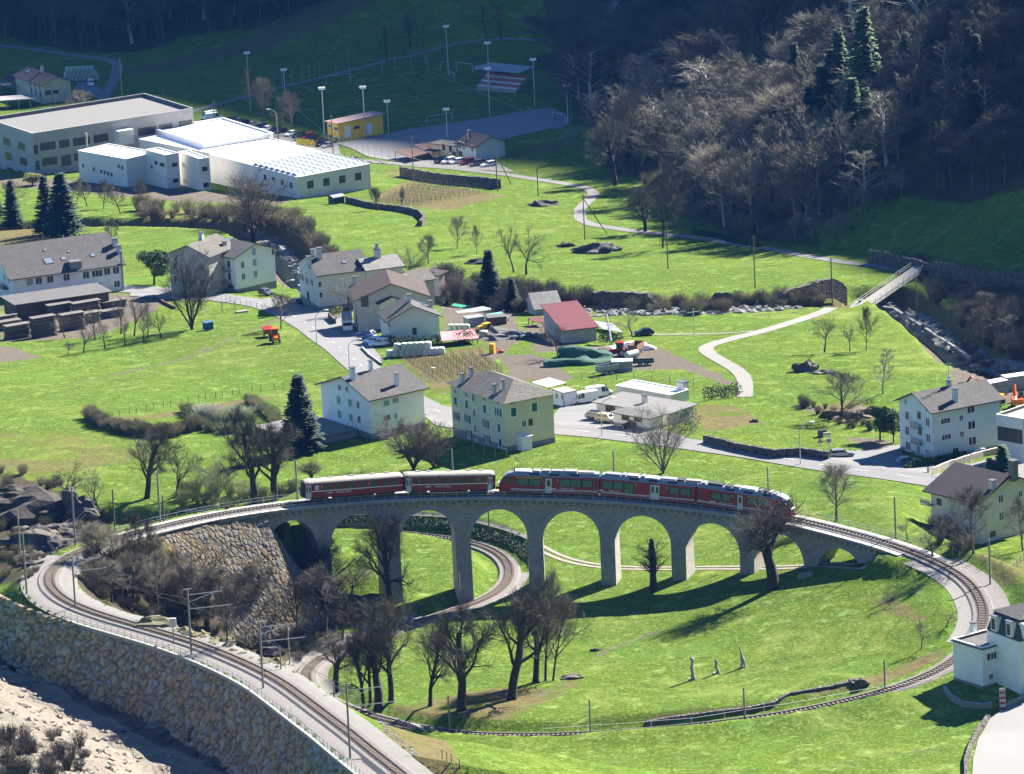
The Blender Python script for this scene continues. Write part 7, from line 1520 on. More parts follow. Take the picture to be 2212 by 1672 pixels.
 # vehicles
def paint(name,c,metal=.2):return M(name,c,.3,.06,.8,metal=metal,spec=.5)
TYRE=M('tyre rubber',(.02,.02,.02),.9,.1);RIM=M('wheel rim',(.4,.4,.42),.4,.05,metal=.6);CGL=M_glass('car glass',(.02,.028,.034),.08);LAMPR=M('tail lamp',(.35,.02,.02),.3,.05);LAMPW=M('head lamp',(.7,.7,.7),.2,.05);GREYP=M('grey plastic',(.08,.08,.085),.7,.1)
def wheel(t,x,y,r=.32,w_=.22):
 m=MB();m.tube([(x,y-w_/2,r),(x,y+w_/2,r)],r,14);o=m.build('wheel',TYRE,t,uv=False);m=MB();m.tube([(x,y-w_/2-.015,r),(x,y+w_/2+.015,r)],r*.6,10);k=m.build('rim',RIM,t,uv=False);k.parent=o
def car_proto(kind):
 t=thing('parked_car',(0,0,-500));d=dict(hatch=dict(L=4.1,W=1.72,body=[(0,.35),(.05,.72),(.95,.86),(1.15,.9),(3.75,.95),(4.05,.85),(4.1,.4)],roof=[(1.1,.9),(1.85,1.42),(3.2,1.45),(3.85,.95)],H=1.45),wagon=dict(L=4.6,W=1.78,body=[(0,.35),(.05,.70),(1.0,.86),(1.25,.9),(4.3,.96),(4.55,.88),(4.6,.4)],roof=[(1.2,.9),(2.0,1.44),(4.0,1.46),(4.45,.96)],H=1.46),suv=dict(L=4.5,W=1.84,body=[(0,.45),(.05,.92),(1.05,1.05),(1.2,1.1),(4.3,1.14),(4.45,1.05),(4.5,.45)],roof=[(1.15,1.1),(1.75,1.74),(4.0,1.76),(4.4,1.14)],H=1.76),van=dict(L=5.2,W=1.98,body=[(0,.4),(.05,.95),(.75,1.15),(5.1,1.2),(5.2,1.1),(5.2,.4)],roof=[(.7,1.14),(1.35,2.1),(1.7,2.25),(5.15,2.28),(5.19,1.2)],H=2.28))[kind]
 W=d['W'];L=d['L']
 b=MB();P=d['body'];n=len(P)
 def shell(mb,P,w0,w1):
  zs=[z for _,z in P];z0,z1=min(zs),max(zs);f=lambda z:w0+(w1-w0)*(z-z0)/max(.01,z1-z0);k=len(P)
  mb.add([(x,-f(z)/2,z)for x,z in P]+[(x,f(z)/2,z)for x,z in P],[tuple(range(k)),tuple(range(2*k-1,k-1,-1))]+[(i,i+k,(i+1)%k+k,(i+1)%k)for i in range(k)])
 shell(b,P,W,W*.96);R_=d['roof'];shell(b,R_,W*.93,W*.78);b.build('body',GREYP,t,uv=False)
 g=MB();zb_,zt=R_[0][1]+.06,d['H']-.13;xf=lambda z,side:np.interp(z,*(([R_[0][1],R_[1][1]],[R_[0][0],R_[1][0]])if side==0 else([R_[-1][1],R_[-2][1]],[R_[-1][0],R_[-2][0]])))
 wz=lambda z:W*(.93+(.78-.93)*(z-R_[0][1])/(d['H']-R_[0][1]))/2+.015
 xa,xb=xf(zb_,0)+.14,xf(zb_,1)-.12;xc,xd=xf(zt,0)+.14,xf(zt,1)-.10
 if kind=='van':xb=xd=2.4
 m1=(xa+xb)/2;
 for s in(-1,1):
  g=MB()
  for(p,q,r_,u)in((xa,m1-.05,xc,m1-.05),(m1+.05,xb,m1+.05,xd)):g.quad((p,s*wz(zb_),zb_),(q,s*wz(zb_),zb_),(u,s*wz(zt),zt),(r_,s*wz(zt),zt))
  g.build('side_window',CGL,t,uv=False)
 for side,nm in((0,'windscreen'),(1,'rear_window')):
  if kind=='van' and side:continue
  e=-.02 if side==0 else .02;z2=zt+.04;g=MB();g.quad((xf(zb_,side)+e,-wz(zb_)+.12,zb_),(xf(zb_,side)+e,wz(zb_)-.12,zb_),(xf(z2,side)+e,wz(z2)-.12,z2+.015),(xf(z2,side)+e,-wz(z2)+.12,z2+.015));g.build(nm,CGL,t,uv=False)
 r=.36 if kind in('suv','van')else .31
 for x in(.82,L-.85):
  for y in(-W/2+.08,W/2-.08):wheel(t,x,y,r)
 for y in(-W*.36,W*.36):
  m=MB();m.box((.03,y,P[1][1]-.1),(.1,.34,.16));m.build('headlight',LAMPW,t,uv=False);m=MB();m.box((L-.02,y,P[-2][1]-.1),(.1,.2,.26));m.build('taillight',LAMPR,t,uv=False)
 m=MB();m.box((L/2,0,.30),(L*.9,W*.9,.22));m.build('underbody',TYRE,t,uv=False)
 return Kind(t)
CARS={k:car_proto(k)for k in('hatch','wagon','suv','van')}
PC=dict(black=paint('black car paint',(.012,.012,.014)),blue=paint('blue car paint',(.015,.03,.12)),dblue=paint('dark blue car paint',(.01,.02,.05)),silver=paint('silver car paint',(.34,.36,.38),.6),white=paint('white car paint',(.72,.72,.70),0),red=paint('red car paint',(.22,.015,.02)),sand=paint('sand car paint',(.45,.42,.33),.4),grey=paint('grey car paint',(.12,.13,.15),.5),orange=paint('orange paint',(.7,.12,.015),0),yellow=paint('yellow machine paint',(.62,.34,.02),0),mred=paint('machine red paint',(.32,.02,.015),0))
def facing(p,q):a,b=G(p),G(q);return math.atan2(b.y-a.y,b.x-a.x)
def car(kind,col,p0,p1,label,group='parked cars'):
 """p0: ground under the nose, p1: ground under the tail"""
 a=G(p0);rz=facing(p0,p1);r,ch=CARS[kind].put(a,rz,1,label,group,'van' if kind=='van' else 'car')
 for c,gs in ch:
  if c.name.startswith('body'):
   c.material_slots[0].link='OBJECT';c.material_slots[0].material=PC[col]
 return r
D=1.0
car('hatch','silver',t32(1308,650),t32(1125,660),'silver hatchback parked in the shadow of the pale green house');car('wagon','silver',t32(755,588),t32(552,596),'silver estate car at the end of the stone wall by the warning sign')
car('wagon','black',t22(910,362),t22(1090,350),'dark car in front of the white garage annexe');car('suv','sand',t22(870,312),t22(735,305),'pale gold off-roader beside the white garage annexe');car('wagon','silver',t22(790,280),t22(688,278),'silver car behind the pale gold off-roader');
car('van','white',t22(475,152),t22(650,128),'white delivery van beside the site office','white vans');car('van','white',t22(820,70),t22(680,92),'second white van behind the delivery van','white vans');car('hatch','black',t22(290,140),t22(300,110),'dark car end behind the cream apartment house')
car('hatch','blue',t11(855,1225),t11(1010,1215),'dark blue car behind the small white house, front one');car('wagon','blue',t11(870,1255),t11(1000,1250),'blue car between the dark blue car and the white off-roaders');car('suv','white',t11(910,1290),t11(985,1285),'white off-roader with spare wheel, left one at the hedge');car('suv','white',t11(950,1318),t11(1025,1308),'white off-roader, right one at the hedge');car('suv','black',t11(1620,965),t11(1508,940),'black off-roader behind the small white house')
car('hatch','grey',t11(275,935),t11(362,948),'grey car in the shadow of the old farmhouse');car('hatch','grey',t11(115,880),t11(38,872),'grey car by the garden wall of the white double house');car('hatch','dblue',t21(1012,1222),t21(1140,1215),'dark blue car on the meadow path beside the small budding tree');car('van','white',t00(1730,1030),t00(1820,1015),'left white minibus behind the factory','white vans');car('van','white',t00(1905,1020),t00(1775,1035),'right white minibus behind the factory','white vans');car('suv','white',t00(780,745),t00(775,715),'white off-roader with spare wheel at the far hay bales')
for i,(c_,k_c,x,y)in enumerate([('black','suv',1565,1400),('white','suv',1630,1405),('white','wagon',1690,1405),('red','suv',1780,1412),('grey','suv',1865,1425),('white','wagon',1960,1428)]):
 car(k_c,c_,t10(x-42,y+8),t10(x+55,y-6),'%s car, %s from the left of the six in front of the mint house'%(c_,['first','second','third','fourth','fifth','sixth'][i]))
for i,(c_,k_c,x,y)in enumerate([('black','wagon',25,1105),('white','hatch',75,1122),('black','wagon',140,1128),('black','hatch',200,1138),('white','hatch',285,1162),('black','wagon',345,1172),('red','suv',420,1192),('black','wagon',465,1205),('orange','hatch',525,1222),('black','suv',550,1252),('silver','hatch',600,1262),('grey','hatch',-170,1055),('black','hatch',-110,1070),('silver','hatch',-50,1085),('black','wagon',-230,1045)]):
 car(k_c,c_,t10(x-42,y+12),t10(x+45,y-8),'%s car, %s in the long row behind the factory'%(c_,ORD[[4,5,6,7,8,9,10,11,12,13,14,1,2,3,0][i]]))
def local(name,p,q,label,cat,group=None):return thing(name,G(p),facing(p,q),label,cat,group)
t=local('box_truck',t11(770,1185),t11(760,1120),'grey box lorry parked against the tall barn','truck');m=MB();m.box((3.2,0,1.9),(4.4,2.2,2.5));m.build('box',R_SHEET,t);m=MB();m.box((.4,0,1.3),(1.3,2.0,1.9));m.build('cab',PC['white'],t);m=MB();m.box((-.27,0,1.7),(.06,1.8,.7));m.build('windscreen',CGL,t,uv=False);[wheel(t,x,y,.42)for x in(.4,4.4)for y in(-.95,.95)]
def tractor(p,q,label,col,cab=True):
 t=local('tractor',p,q,label,'tractor');m=MB();m.prism([(-.2,.7),(-.1,1.35),(1.5,1.5),(1.5,.7)],-.42,.42);m.build('bonnet',col,t,uv=False);m=MB();m.box((2.3,0,1.25),(1.7,1.3,.8));m.build('chassis',col,t,uv=False)
 if cab:
  m=MB();m.box((2.25,0,2.2),(1.35,1.3,1.15));m.build('cab_window',CGL,t,uv=False);m=MB();m.box((2.25,0,2.86),(1.6,1.5,.2));[m.box((2.25+a,b,2.2),(.1,.1,1.2))for a in(-.66,.66)for b in(-.64,.64)];m.build('cab_frame',col,t,uv=False)
 for y in(-.85,.85):wheel(t,2.75,y,.85,.42);wheel(t,.45,y*.85,.5,.3)
 return t
tractor(t11(160,1290),t11(105,1245),'orange tractor with cab on the left meadow',PC['orange']);t=local('trailer',t11(95,1235),t11(60,1190),'small dark red tipping trailer hitched behind the orange tractor','trailer');m=MB();m.prism([(0,.8),(-.2,1.8),(3.2,1.8),(3.0,.8)],-1,1);m.build('skip',PC['mred'],t,uv=False);[wheel(t,1.6,y,.45)for y in(-.9,.9)]
tractor(t21(800,1395),t21(880,1390),'old red tractor with a white canopy in the farm machinery park',PC['mred']);tractor(t11(1890,1195),t11(1960,1180),'yellow loader tractor beside the pink-red roof',PC['yellow'],False)
def trailer(p,q,label,col,L=4.2,W=1.9,h=.7,wh=.42,z=.8,load=None):
 t=local('farm_trailer',p,q,label,'trailer','farm machinery');m=MB();m.box((L/2,0,z),(L,W,.16));m.build('bed',GREYP,t,uv=False);m=MB()
 for a,b,c_,d in((L/2,-W/2,L,.08),(L/2,W/2,L,.08),(0,0,.08,W-.1),(L,0,.08,W-.1)):m.box((a,b,z+h/2+.09),(c_,d,h))
 m.build('side_boards',col,t,uv=False);m=MB();m.bar((0,0,z-.1),(-1.4,0,.5),.12,.12);m.build('drawbar',GREYP,t,uv=False)
 for x in(L*.35,L*.65):
  for y in(-W/2+.05,W/2-.05):wheel(t,x,y,wh,.2)
 return t
trailer(t21(1000,1480),t21(1130,1470),'empty dark green flat trailer in the machinery park',M('dark green paint',(.02,.06,.04),.6),h=.35);trailer(t21(700,1560),t21(860,1535),'grey and red muck spreader in front of the white box',M('spreader grey',(.25,.28,.30),.6),h=1.0);trailer(t21(1000,1390),t21(1130,1330),'rusty hay wagon with lattice sides and white bales',M('rusty lattice',(.22,.12,.08),.8),h=1.2)
t=local('tank_trailer',t21(935,1450),t21(1060,1420),'pale green slurry tank on wheels in the machinery park','trailer','farm machinery');m=MB();m.tube([(.2,0,1.35),(.5,0,1.35),(3.2,0,1.35),(3.5,0,1.35)],[.35,.75,.75,.35],14);m.build('tank',M('pale green tank',(.42,.55,.42),.5),t,uv=False,smooth=False);[wheel(t,1.9,y,.5)for y in(-.9,.9)]
t=local('box_trailer',t21(825,1530),t21(955,1520),'white box body standing in the machinery park','box body','farm machinery');m=MB();m.box((2,0,1.2),(4,2.1,2.1));m.build('box',R_SHEET,t);m=MB();m.box((2,0,2.3),(4.15,2.25,.1));m.build('lid',W_WHITE,t)
t=local('conveyor',t21(820,1310),t21(755,1195),'long silver bale conveyor leaning up towards the red barn','conveyor');m=MB();m.bar((0,0,.7),(8.5,0,4.2),1.1,.25);m.build('belt',R_SHEET,t,uv=False);m=MB();[m.bar((.3+1.05*k,-.5,.95+.44*k),(.3+1.05*k,.5,.95+.44*k),.1,.12)for k in range(8)];m.build('slats',PC['dblue'],t,uv=False);[wheel(t,3.4,y,.4)for y in(-.7,.7)]
def heap(name,p,r,label,mat,sq=(1,1,.5),cat='heap',jit=.35,z=0,seed=1,sub=3,dz=0,group=None):
 rnd=random.Random(seed);g=G(p);t=MB();t.ball((0,0,dz),r,sq=sq,jit=jit,sub=sub,rnd=rnd);o=t.build(name,mat,uv=False);o.location=g;return tag(o,label,cat,group)
heap('covered_heap',t21(580,1440),5.0,'big heap under a dark green net with lumpy folds',M('green net',(.035,.10,.07),.9,.35,1.2),(1.25,.9,.48),'covered heap',.5,seed=3,sub=4);heap('bale_heap',t21(985,1345),3.4,'heap of white wrapped bales behind the hay wagon',W_WHITE,(1.3,.8,.5),'bale heap',.4,seed=5)
heap('wood_pile',t21(700,1370),3.0,'heap of split firewood beside the green-covered heap',M('firewood',(.16,.14,.11),.95,.5,5),(1.3,.9,.32),'wood pile',.6,seed=6);heap('wood_pile',t11(2150,1230),4.0,'grey scrap wood pile in the farmyard',M('scrap wood',(.14,.135,.125),.95,.5,5),(1.2,.9,.35),'wood pile',.7,seed=7);heap('dung_heap',t21(40,1240),2.2,'dark covered heap right of the scrap wood pile',GREYP,(1,1,.5),'heap',.5,seed=8)
heap('brush_heap',t32(1400-650,240),4,'brown brushwood heap beside the road behind the pale tree',M('brushwood',(.16,.12,.09),.95,.5,5),(1.2,.8,.3),'heap',.7,seed=9)
t=thing('playground_slide',G(t11(2010,1370)),1.2,'yellow and red playground slide at the vineyard corner','slide');m=MB();m.box((0,0,1.0),(1.0,1.0,2.0));m.build('tower',PC['yellow'],t,uv=False);m=MB();m.bar((.5,0,1.4),(2.6,0,.15),.5,.08);m.build('chute',PC['mred'],t,uv=False)
t=thing('toy_car',G(t11(2080,1365)),.4,'small bright red toy on the plowed plot','toy');m=MB();m.ball((0,0,.3),.6,sq=(1.3,.7,.5));m.build('body',PC['mred'],t,uv=False);[wheel(t,x,y,.18,.1)for x in(-.4,.4)for y in(-.35,.35)]
wrap=M('bale wrap',(.40,.45,.35),.45,.10,1.5,spec=.4);wrapw=M('white bale wrap',(.55,.55,.53),.45,.08,1.5);m=MB();m.tube([(0,0,0),(0,0,.12),(0,0,1.0),(0,0,1.12)],[.48,.58,.58,.46],14);b0=m.build('wrapped_bale',wrap,uv=False,smooth=False)
bk=Kind(b0);bk.t=(b0,[]);n=0
def bale(p,z,label,group,mat=None,s=1.2):
 global n;r,_=bk.put(Vector(p)+Vector((0,0,z)),random.random()*6,(s,s,s*.95),label,group,'hay bale');r.data=r.data
 if mat:r.material_slots[0].link='OBJECT';r.material_slots[0].material=mat
for i,X in enumerate((1130,1182,1240,1290,1338,1390,1442,1486,1530,1573)):
 g=G(t11(X,1400-(X-1130)*.055));bale(g,0,'%s hay bale, %s from the left in the bottom row at the dark hedge'%('white' if i>5 else 'pale green',ORD[i]),'hay bales at the dark hedge',wrapw if i>5 else None,1.32)
for i,X in enumerate((1197,1260,1308,1358,1408,1459)):
 g=G(t11(X,1400-(X-1130)*.055));bale(g,1.32,'%s hay bale, %s from the left in the top row at the dark hedge'%('white' if i>4 else 'pale green',ORD[i]),'hay bales at the dark hedge',wrapw if i>4 else None,1.32)
for r_ in range(3):
 for i in range((9,8,7)[r_]):
  g=G(t00(560+34*i+r_*14,700-i*2));bale(g,r_*1.5,'pale hay bale, %s from the left in the %s row of the shaded far stack'%(ORD[i],('bottom','middle','top')[r_]),'hay bales in the far stack',None,1.45)
for i,X in enumerate((1655,1700,1745,1790)):bale(G(t11(X,1172)),0,'pale hay bale behind the pink-red roof, %s from the left'%ORD[i],'hay bales behind the pink-red roof',None,1.2)
bale(G(t11(1935,1240)),0,'single pale green hay bale before the yellow loader','single hay bales',None,1.5)
def stack(p,L,W,h,label,i):
 t=thing('timber_stack',G(p),math.radians(28),label,'timber stack','timber stacks in the sawmill yard');rnd=random.Random(i);z=0;k=0
 while z<h:
  m=MB();a=rnd.uniform(-.15,.15)
  for j in range(7):m.box((a+rnd.uniform(-.12,.12),-W/2+(j+.5)*W/7,z+.12),(L,W/7-.03,.2),rz=rnd.uniform(-.01,.01))
  m.build('board_layer',[PLANK,M('weathered boards',(.14,.125,.108),.9,.3,3),M('yellow boards',(.27,.19,.10),.9,.25,3)][k%3 if rnd.random()<.5 else 1],t,uv=False);z+=.34;k+=1
 m=MB();m.box((0,0,z+.05),(L+.3,W+.2,.06));m.build('cover_boards',M('weathered boards',(.14,.125,.108)),t,uv=False)
for i,(x,y,L,W,h)in enumerate([(375,1225,5.4,2,4.2),(150,1240,5.4,2,2.9),(620,1170,5.4,2,3.4),(510,1060,5.5,2,2.8),(740,1040,6.5,2,2.8),(760,1110,5.0,2,2.2),(60,1170,6.0,2,1.8),(970,980,6,2,1.6),(30,1110,6.0,2,1.6),(960,1060,5,2,1.6),(650,980,8,2,1.6)]):
 stack(t01(x,y),L,W,h,['tall grey timber stack at the lower edge of the yard','lower dark timber stack left of the tall one','timber stack with yellow board ends right of the tall one','timber stack just right of the wooden shed','long timber stack behind the bare orchard trees','short timber stack beneath the long one','low timber stack at the left picture edge','low light timber stack by the garden','flat timber stack under the shed corner','small timber stack hidden by orchard trees','long board stack with a red-brown side under the house'][i],i)
STAT=M('carved stone',(.30,.30,.28),.8,.2,2)
def statue(p,h,prof,label,arm=None):
 t=thing('statue',G(p),0,label,'statue','stone statues on the front meadow');m=MB();m.tube([(x,y,z*h)for x,y,z,r in prof],[r for*_,r in prof],10);m.build('figure',STAT,t,uv=False,smooth=True);m=MB();m.box((0,0,.05),(1.0,.7,.25));m.build('plinth',STAT,t)
 if arm:m=MB();m.tube([Vector((x,y,z*h))for x,y,z,r in arm],[r for*_,r in arm],8);m.build('side_form',STAT,t,uv=False,smooth=True)
statue(t23(1515,850),3.6,[(.1,0,0,.42),(.05,0,.15,.34),(0,0,.35,.24),(-.05,0,.5,.30),(-.12,0,.6,.24),(.02,0,.7,.20),(.05,0,.85,.27),(-.02,0,.93,.34),(-.1,0,1,.14)],'tallest carved stone torso, left of the three statues')
statue(t23(1720,797),2.3,[(.1,0,0,.40),(.25,0,.15,.30),(.12,0,.35,.2),(-.1,0,.5,.26),(-.02,0,.65,.2),(.02,0,.8,.3),(-.08,0,.95,.2),(.1,0,1,.1)],'smallest carved stone figure in the middle of the three statues')
statue(t23(1943,745),3.6,[(-.2,0,0,.2),(-.1,0,.2,.22),(-.15,0,.35,.2),(-.1,0,.45,.26),(-.12,0,.6,.2),(-.3,0,.8,.12),(-.36,0,.9,.1),(-.34,0,1,.05)],'slender pointed stone figure on two legs, right of the three statues',[(.3,0,0,.18),(.3,0,.15,.16),(.2,0,.3,.2),(.0,0,.45,.2)])
def goal(p,q,label,h=2.44,group='football goals'):
 a,b=G(p),G(q);t=thing('football_goal',a,0,label,'goal',group);d=b-a;m=MB();m.bar((0,0,0),(0,0,h),.14,.14);m.build('post',white,t,uv=False);m=MB();m.bar(d,d+Vector((0,0,h)),.14,.14);m.build('post',white,t,uv=False);m=MB();m.bar((0,0,h),d+Vector((0,0,h)),.14,.14);m.build('crossbar',white,t,uv=False)
 n_=Vector((d.y,-d.x,0)).normalized()*-1.6;m=MB()
 for e in(Vector(),d):m.tube([e+Vector((0,0,h)),e+n_,e],.03,4)
 m.build('net_frame',railm,t,uv=False)
goal(t10(588,722),t10(795,697),'large white goal at the left end of the shaded pitch');goal(t10(1453,1072),t10(1668,1035),'white goal between the fence and the gravel pitch');goal(t20(312,1030),t20(420,1058),'white goal at the right end of the gravel pitch');goal(t10(1700,600),t10(1838,618),'spare white goal behind the shaded pitch corner');goal(t10(1645,655),t10(1685,682),'small training goal at the shaded pitch corner',1.8);goal(t10(1568,590),t10(1635,575),'spare training goal left of the big spare goal',1.8)
GRN=M('green fence wire',(.03,.14,.09),.6,.1)
def fence(name,px,label,h=1.2,n=12,mat=None,wires=2,r=.05,cat='fence',mesh=False,world=False):
 P=resample([G(p)for p in px],1.0);idx=np.linspace(0,len(P)-1,n).astype(int);base=Vector(P[0]);t=thing(name,base,0,label,cat);first=None
 m=MB();m.box((0,0,h/2-.2),(r*2,r*2,h+.4));first=m.build('post',mat or POLE,t,uv=False)
 for i,k in enumerate(idx):
  q=Vector((P[k][0],P[k][1],H(P[k][0],P[k][1])))-base;o=first if i==0 else first.copy()
  if i:COL.objects.link(o);o.parent=t
  o.location=q
 m=MB()
 for w_ in range(wires):m.tube([Vector((P[k][0],P[k][1],H(P[k][0],P[k][1])+h*(w_+1)/wires*.96))-base for k in range(0,len(P),2)],.018 if not mesh else .03,3,cap=False)
 if wires:m.build('wires',mat or railm,t,uv=False,fixn=False)
 return t
fence('ball_fence',[(593,195),(690,170),(830,160),(925,153)],'tall thin ball fence behind the left end of the shaded pitch',5,13,LAMPM,3);fence('fence',[(702,292),(830,285),(930,277),(1130,243)],'green fence between the shaded pitch and the gravel pitch',2.6,14,GRN,6,mesh=True);fence('fence',[(726,312),(760,325),(800,340),(860,352)],'high wire fence along the front of the gravel pitch',4.0,12,LAMPM,3);fence('ball_fence',[(1195,225),(1225,245),(1290,262)],'tall green ball fence at the right end of the gravel pitch',4.5,8,GRN,6,mesh=True)
fence('pasture_fence',[(228,906),(290,893),(360,880),(440,865),(520,850),(640,835)],'row of dark pasture fence posts crossing the left meadow',1.3,22);fence('pasture_fence',[(560,50),(680,20),(760,2)],'pale fence posts along the shaded brown slope',1.4,9,conc);fence('garden_fence',[t12(2130,620),t12(1990,590),t12(1850,560)],'clothes line frame and low garden fence by the cream house',2.0,4,railm,1)
fence('pasture_fence',[t13(1580,1530),t13(1660,1590),t13(1740,1640),t13(1800,1680)],'short row of dark stakes at the lower middle edge',1.3,7);fence('vine_fence',[t32(1600,1450),t32(1700,1500),t32(1900,1530),t32(2212,1480)],'thin garden fence right of the viaduct end',1.4,14,railm,2);fence('meadow_markers',[t23(235,1320),t23(835,1280),t23(1520,1230),t33(280,1090),t33(880,975),t33(1540,880)],'thin white marker sticks with an orange string along the lower track',1.0,12,TRIM,1,.035)
fence('roadside_fence',[t01(1900,905),t01(2212,990),t11(100,1010)],'roadside wire fence below the white double house',1.3,10,railm,2);fence('pasture_fence',[t21(560,1600),t21(940,1610),t21(1240,1630),t21(1520,1650)],'leaning wooden stakes along the machinery park',1.6,7)
def vineyard(c,rows,n,label,h=1.7):
 """c: picture corners of the first and last row (start, end)"""
 t=thing('vineyard',G(c[0]),0,label,'vineyard');b=t.location
 for k in range(rows):
  f=k/(rows-1);a=(c[0][0]+(c[2][0]-c[0][0])*f,c[0][1]+(c[2][1]-c[0][1])*f);e=(c[1][0]+(c[3][0]-c[1][0])*f,c[1][1]+(c[3][1]-c[1][1])*f);A_g,E_g=G(a),G(e);m=MB();pts=[]
  for i in range(n):q=A_g.lerp(E_g,i/(n-1));q.z=H(q.x,q.y);q-=b;pts.append(q);m.box(q+Vector((0,0,h/2)),(.07,.07,h))
  for z in(.6,1.2):m.tube([p+Vector((0,0,z))for p in pts],.025,3,cap=False)
  rr=random.Random(k)
  for i in range((n-1)*4):q=pts[0].lerp(pts[-1],i/((n-1)*4));m.tube([q,q+Vector((rr.uniform(-.15,.15),rr.uniform(-.15,.15),.8)),q+Vector((rr.uniform(-.4,.4),rr.uniform(-.4,.4),1.5))],[.045,.03,.015],3,cap=False)
  m.build('vine_row',M('vine wood',(.19,.15,.105),.95,.3,3),t,uv=False)
vineyard([t11(1030,85),t11(1400,110),t10(1380,1570),t10(1980,1640)],8,12,'small yellow-brown vineyard below the dark retaining wall');vineyard([t11(1240,1420),t11(1530,1610),t11(1900,1390),t11(2090,1560)],9,10,'vineyard with diagonal rows beside the hay bales');vineyard([t01(0,440),t01(330,380),t01(0,520),t01(520,440)],5,8,'vineyard with white ground strips behind the long white house')
DW_=M_rock('dry stone wall',[(.15,.14,.115),(.11,.10,.085),(.20,.18,.15),(.09,.085,.075)],1.7,(.025,.022,.02));
def swall(px,h,label,th=.7,mat=None,top=0.,name='stone_wall',up=False):
 P=resample([G(p)for p in px],1.2);T=tang(P);mb=MB();rows=[];rnd=random.Random(int(px[0][0]))
 for i,q in enumerate(P):
  n_=(T[i][1],-T[i][0]);g=H(q[0],q[1]);z1=g+h*(1+rnd.uniform(-.06,.06));row=[]
  for o,z in((-th/2,g-1.5),(-th/2,z1),(th/2,z1),(th/2,g-1.5)):row.append(len(mb.v));mb.v.append((q[0]+n_[0]*o,q[1]+n_[1]*o,z))
  rows.append(row)
 for i in range(len(P)-1):
  for k in range(3):mb.f.append((rows[i][k],rows[i][k+1],rows[i+1][k+1],rows[i+1][k]));mb.m.append(0);mb.uv.append(None)
 mb.f.append(tuple(rows[0]));mb.m.append(0);mb.uv.append(None);mb.f.append(tuple(rows[-1][::-1]));mb.m.append(0);mb.uv.append(None)
 return tag(mb.build(name,mat or DW_,uv=False),label,'wall')
swall([(866,358+22),(920,390),(1000,400),(1080,408)],2.6,'dark retaining wall under the lane behind the upper vineyard');swall([t11(760,75),t11(1000,130),t11(1250,160),t11(1380,190),t11(1430,240),t11(1395,280)],1.5,'low curved dark dry-stone wall beside the green hut');swall([t22(1615,475),t22(1900,545),t22(2212,605),t32(300,585),t32(545,620)],1.5,'long dark garden wall along the road in front of the stone-walled meadow')
swall([t31(890,600),t31(1300,690),t31(1700,740),t31(2212,800),t31(2400,830)],3.2,'shaded stone retaining wall above the far lane end',mat=M_rock('field stones',[(.12,.11,.095),(.09,.082,.075),(.145,.13,.11)],1.0,(.02,.02,.02)));swall([(1282,664),(1400,668),(1560,668),(1700,664),(1826,655)],3.6,'dark river embankment wall on the far side of the stony bed',1.2)
swall([t31(800,940),t31(1100,1010),t31(1290,1130),t31(1450,1240),t31(1750,1440)],.8,'pale low wall along the shaded stream',.6,conc);swall([t23(1120,1220),t23(1500,1165),t23(1950,1110),t23(2212,1060),t33(200,980),t33(560,920),t33(720,880)],.38,'low broken dry-stone edge above the lower track bank',.7);swall([t33(1530,950),t33(1580,1020),t33(1680,1080),t33(1850,1100),t33(1940,1090)],.9,'curved low garden wall in front of the white annexe',.4,concd)
swall([t33(1905,1190),t33(1830,1290),t33(1760,1420),t33(1715,1560),t33(1720,1700)],.7,'rough stone parapet along the bright road',.6,DW_);swall([t33(2020,1105),t33(2212,1020),t33(2300,990)],.7,'low concrete wall beside the bright road',.35,conc);swall([t32(1390,735),t32(1560,690),t32(1720,640),t32(1880,590),t32(2030,560)],1.1,'stepped pinkish wall along the ramp of the pale green house',.4,M('pinkish wall',(.50,.43,.38),.85))
swall([t11(610,1070),t11(660,1120)],1.2,'short stone wall beside the green bush at the old farmhouse',.5);swall([t11(890,1330),t11(960,1400),t11(1060,1470)],.5,'low pale kerb wall between the road and the hay bales',.4,concd)
swall([t22(2212,1610),t32(300,1640)][:1]+[t32(300,1640)],.5,'short stone block near the small arch',.8)if False else None
swall([(860,1562),(905,1575),(935,1580)],.6,'short pale stone edge by the cluster of chestnuts',.5,conc)
swall([t01(1320,890),t01(1400,940),t01(1500,990)],.6,'square planting bed edge in the garden by the timber yard',.3,BRN)
a,b=G(t31(690,940)),onz(t31(1290,760),0);a=onbase((1850,652));b=onbase((1984,600));z=(a.z+b.z)/2+.35;a.z=z-.3;b.z=z+.3;d=b-a;L=d.length
t=thing('road_bridge',a,math.atan2(d.y,d.x),'narrow concrete bridge with steel railings over the shaded stream','bridge');m=MB();m.box((L/2,0,-.1),(L+3,3.3,.4));m.build('deck',concd,t);m=MB();m.box((L/2,0,.17),(L+6,3.0,.03));m.build('roadway',MATS['pale lane'],t)
for x in(0,L):m=MB();m.box((x,0,-2.6),(1.4,4.4,4.6));m.build('abutment',concd,t)
for y in(-1.7,1.7):
 m=MB();[m.bar((0,y,z_),(L,y,z_),.07,.07)for z_ in(.7,1.2)];r_=m.build('railing',railm,t,uv=False);m=MB();[m.box((x,y,.65),(.09,.09,1.2))for x in np.linspace(0,L,12)];k=m.build('railing_posts',railm,t,uv=False);k.parent=r_
ROCK=M_rock('weathered boulder',[(.085,.078,.066),(.06,.055,.048),(.11,.098,.08)],.35,(.04,.036,.03),crackw=.02);ROCKD=M('dark rock',(.062,.050,.038),.95,.5,.8,col2=(.018,.017,.015),bmp=.8,scb=1.5);ROCKL=M('pale river rock',(.17,.167,.158),.9,.3,1.2);ROCKM=M('mossy rock',(.11,.10,.075),.95,.5,1.0,col2=(.10,.095,.02))
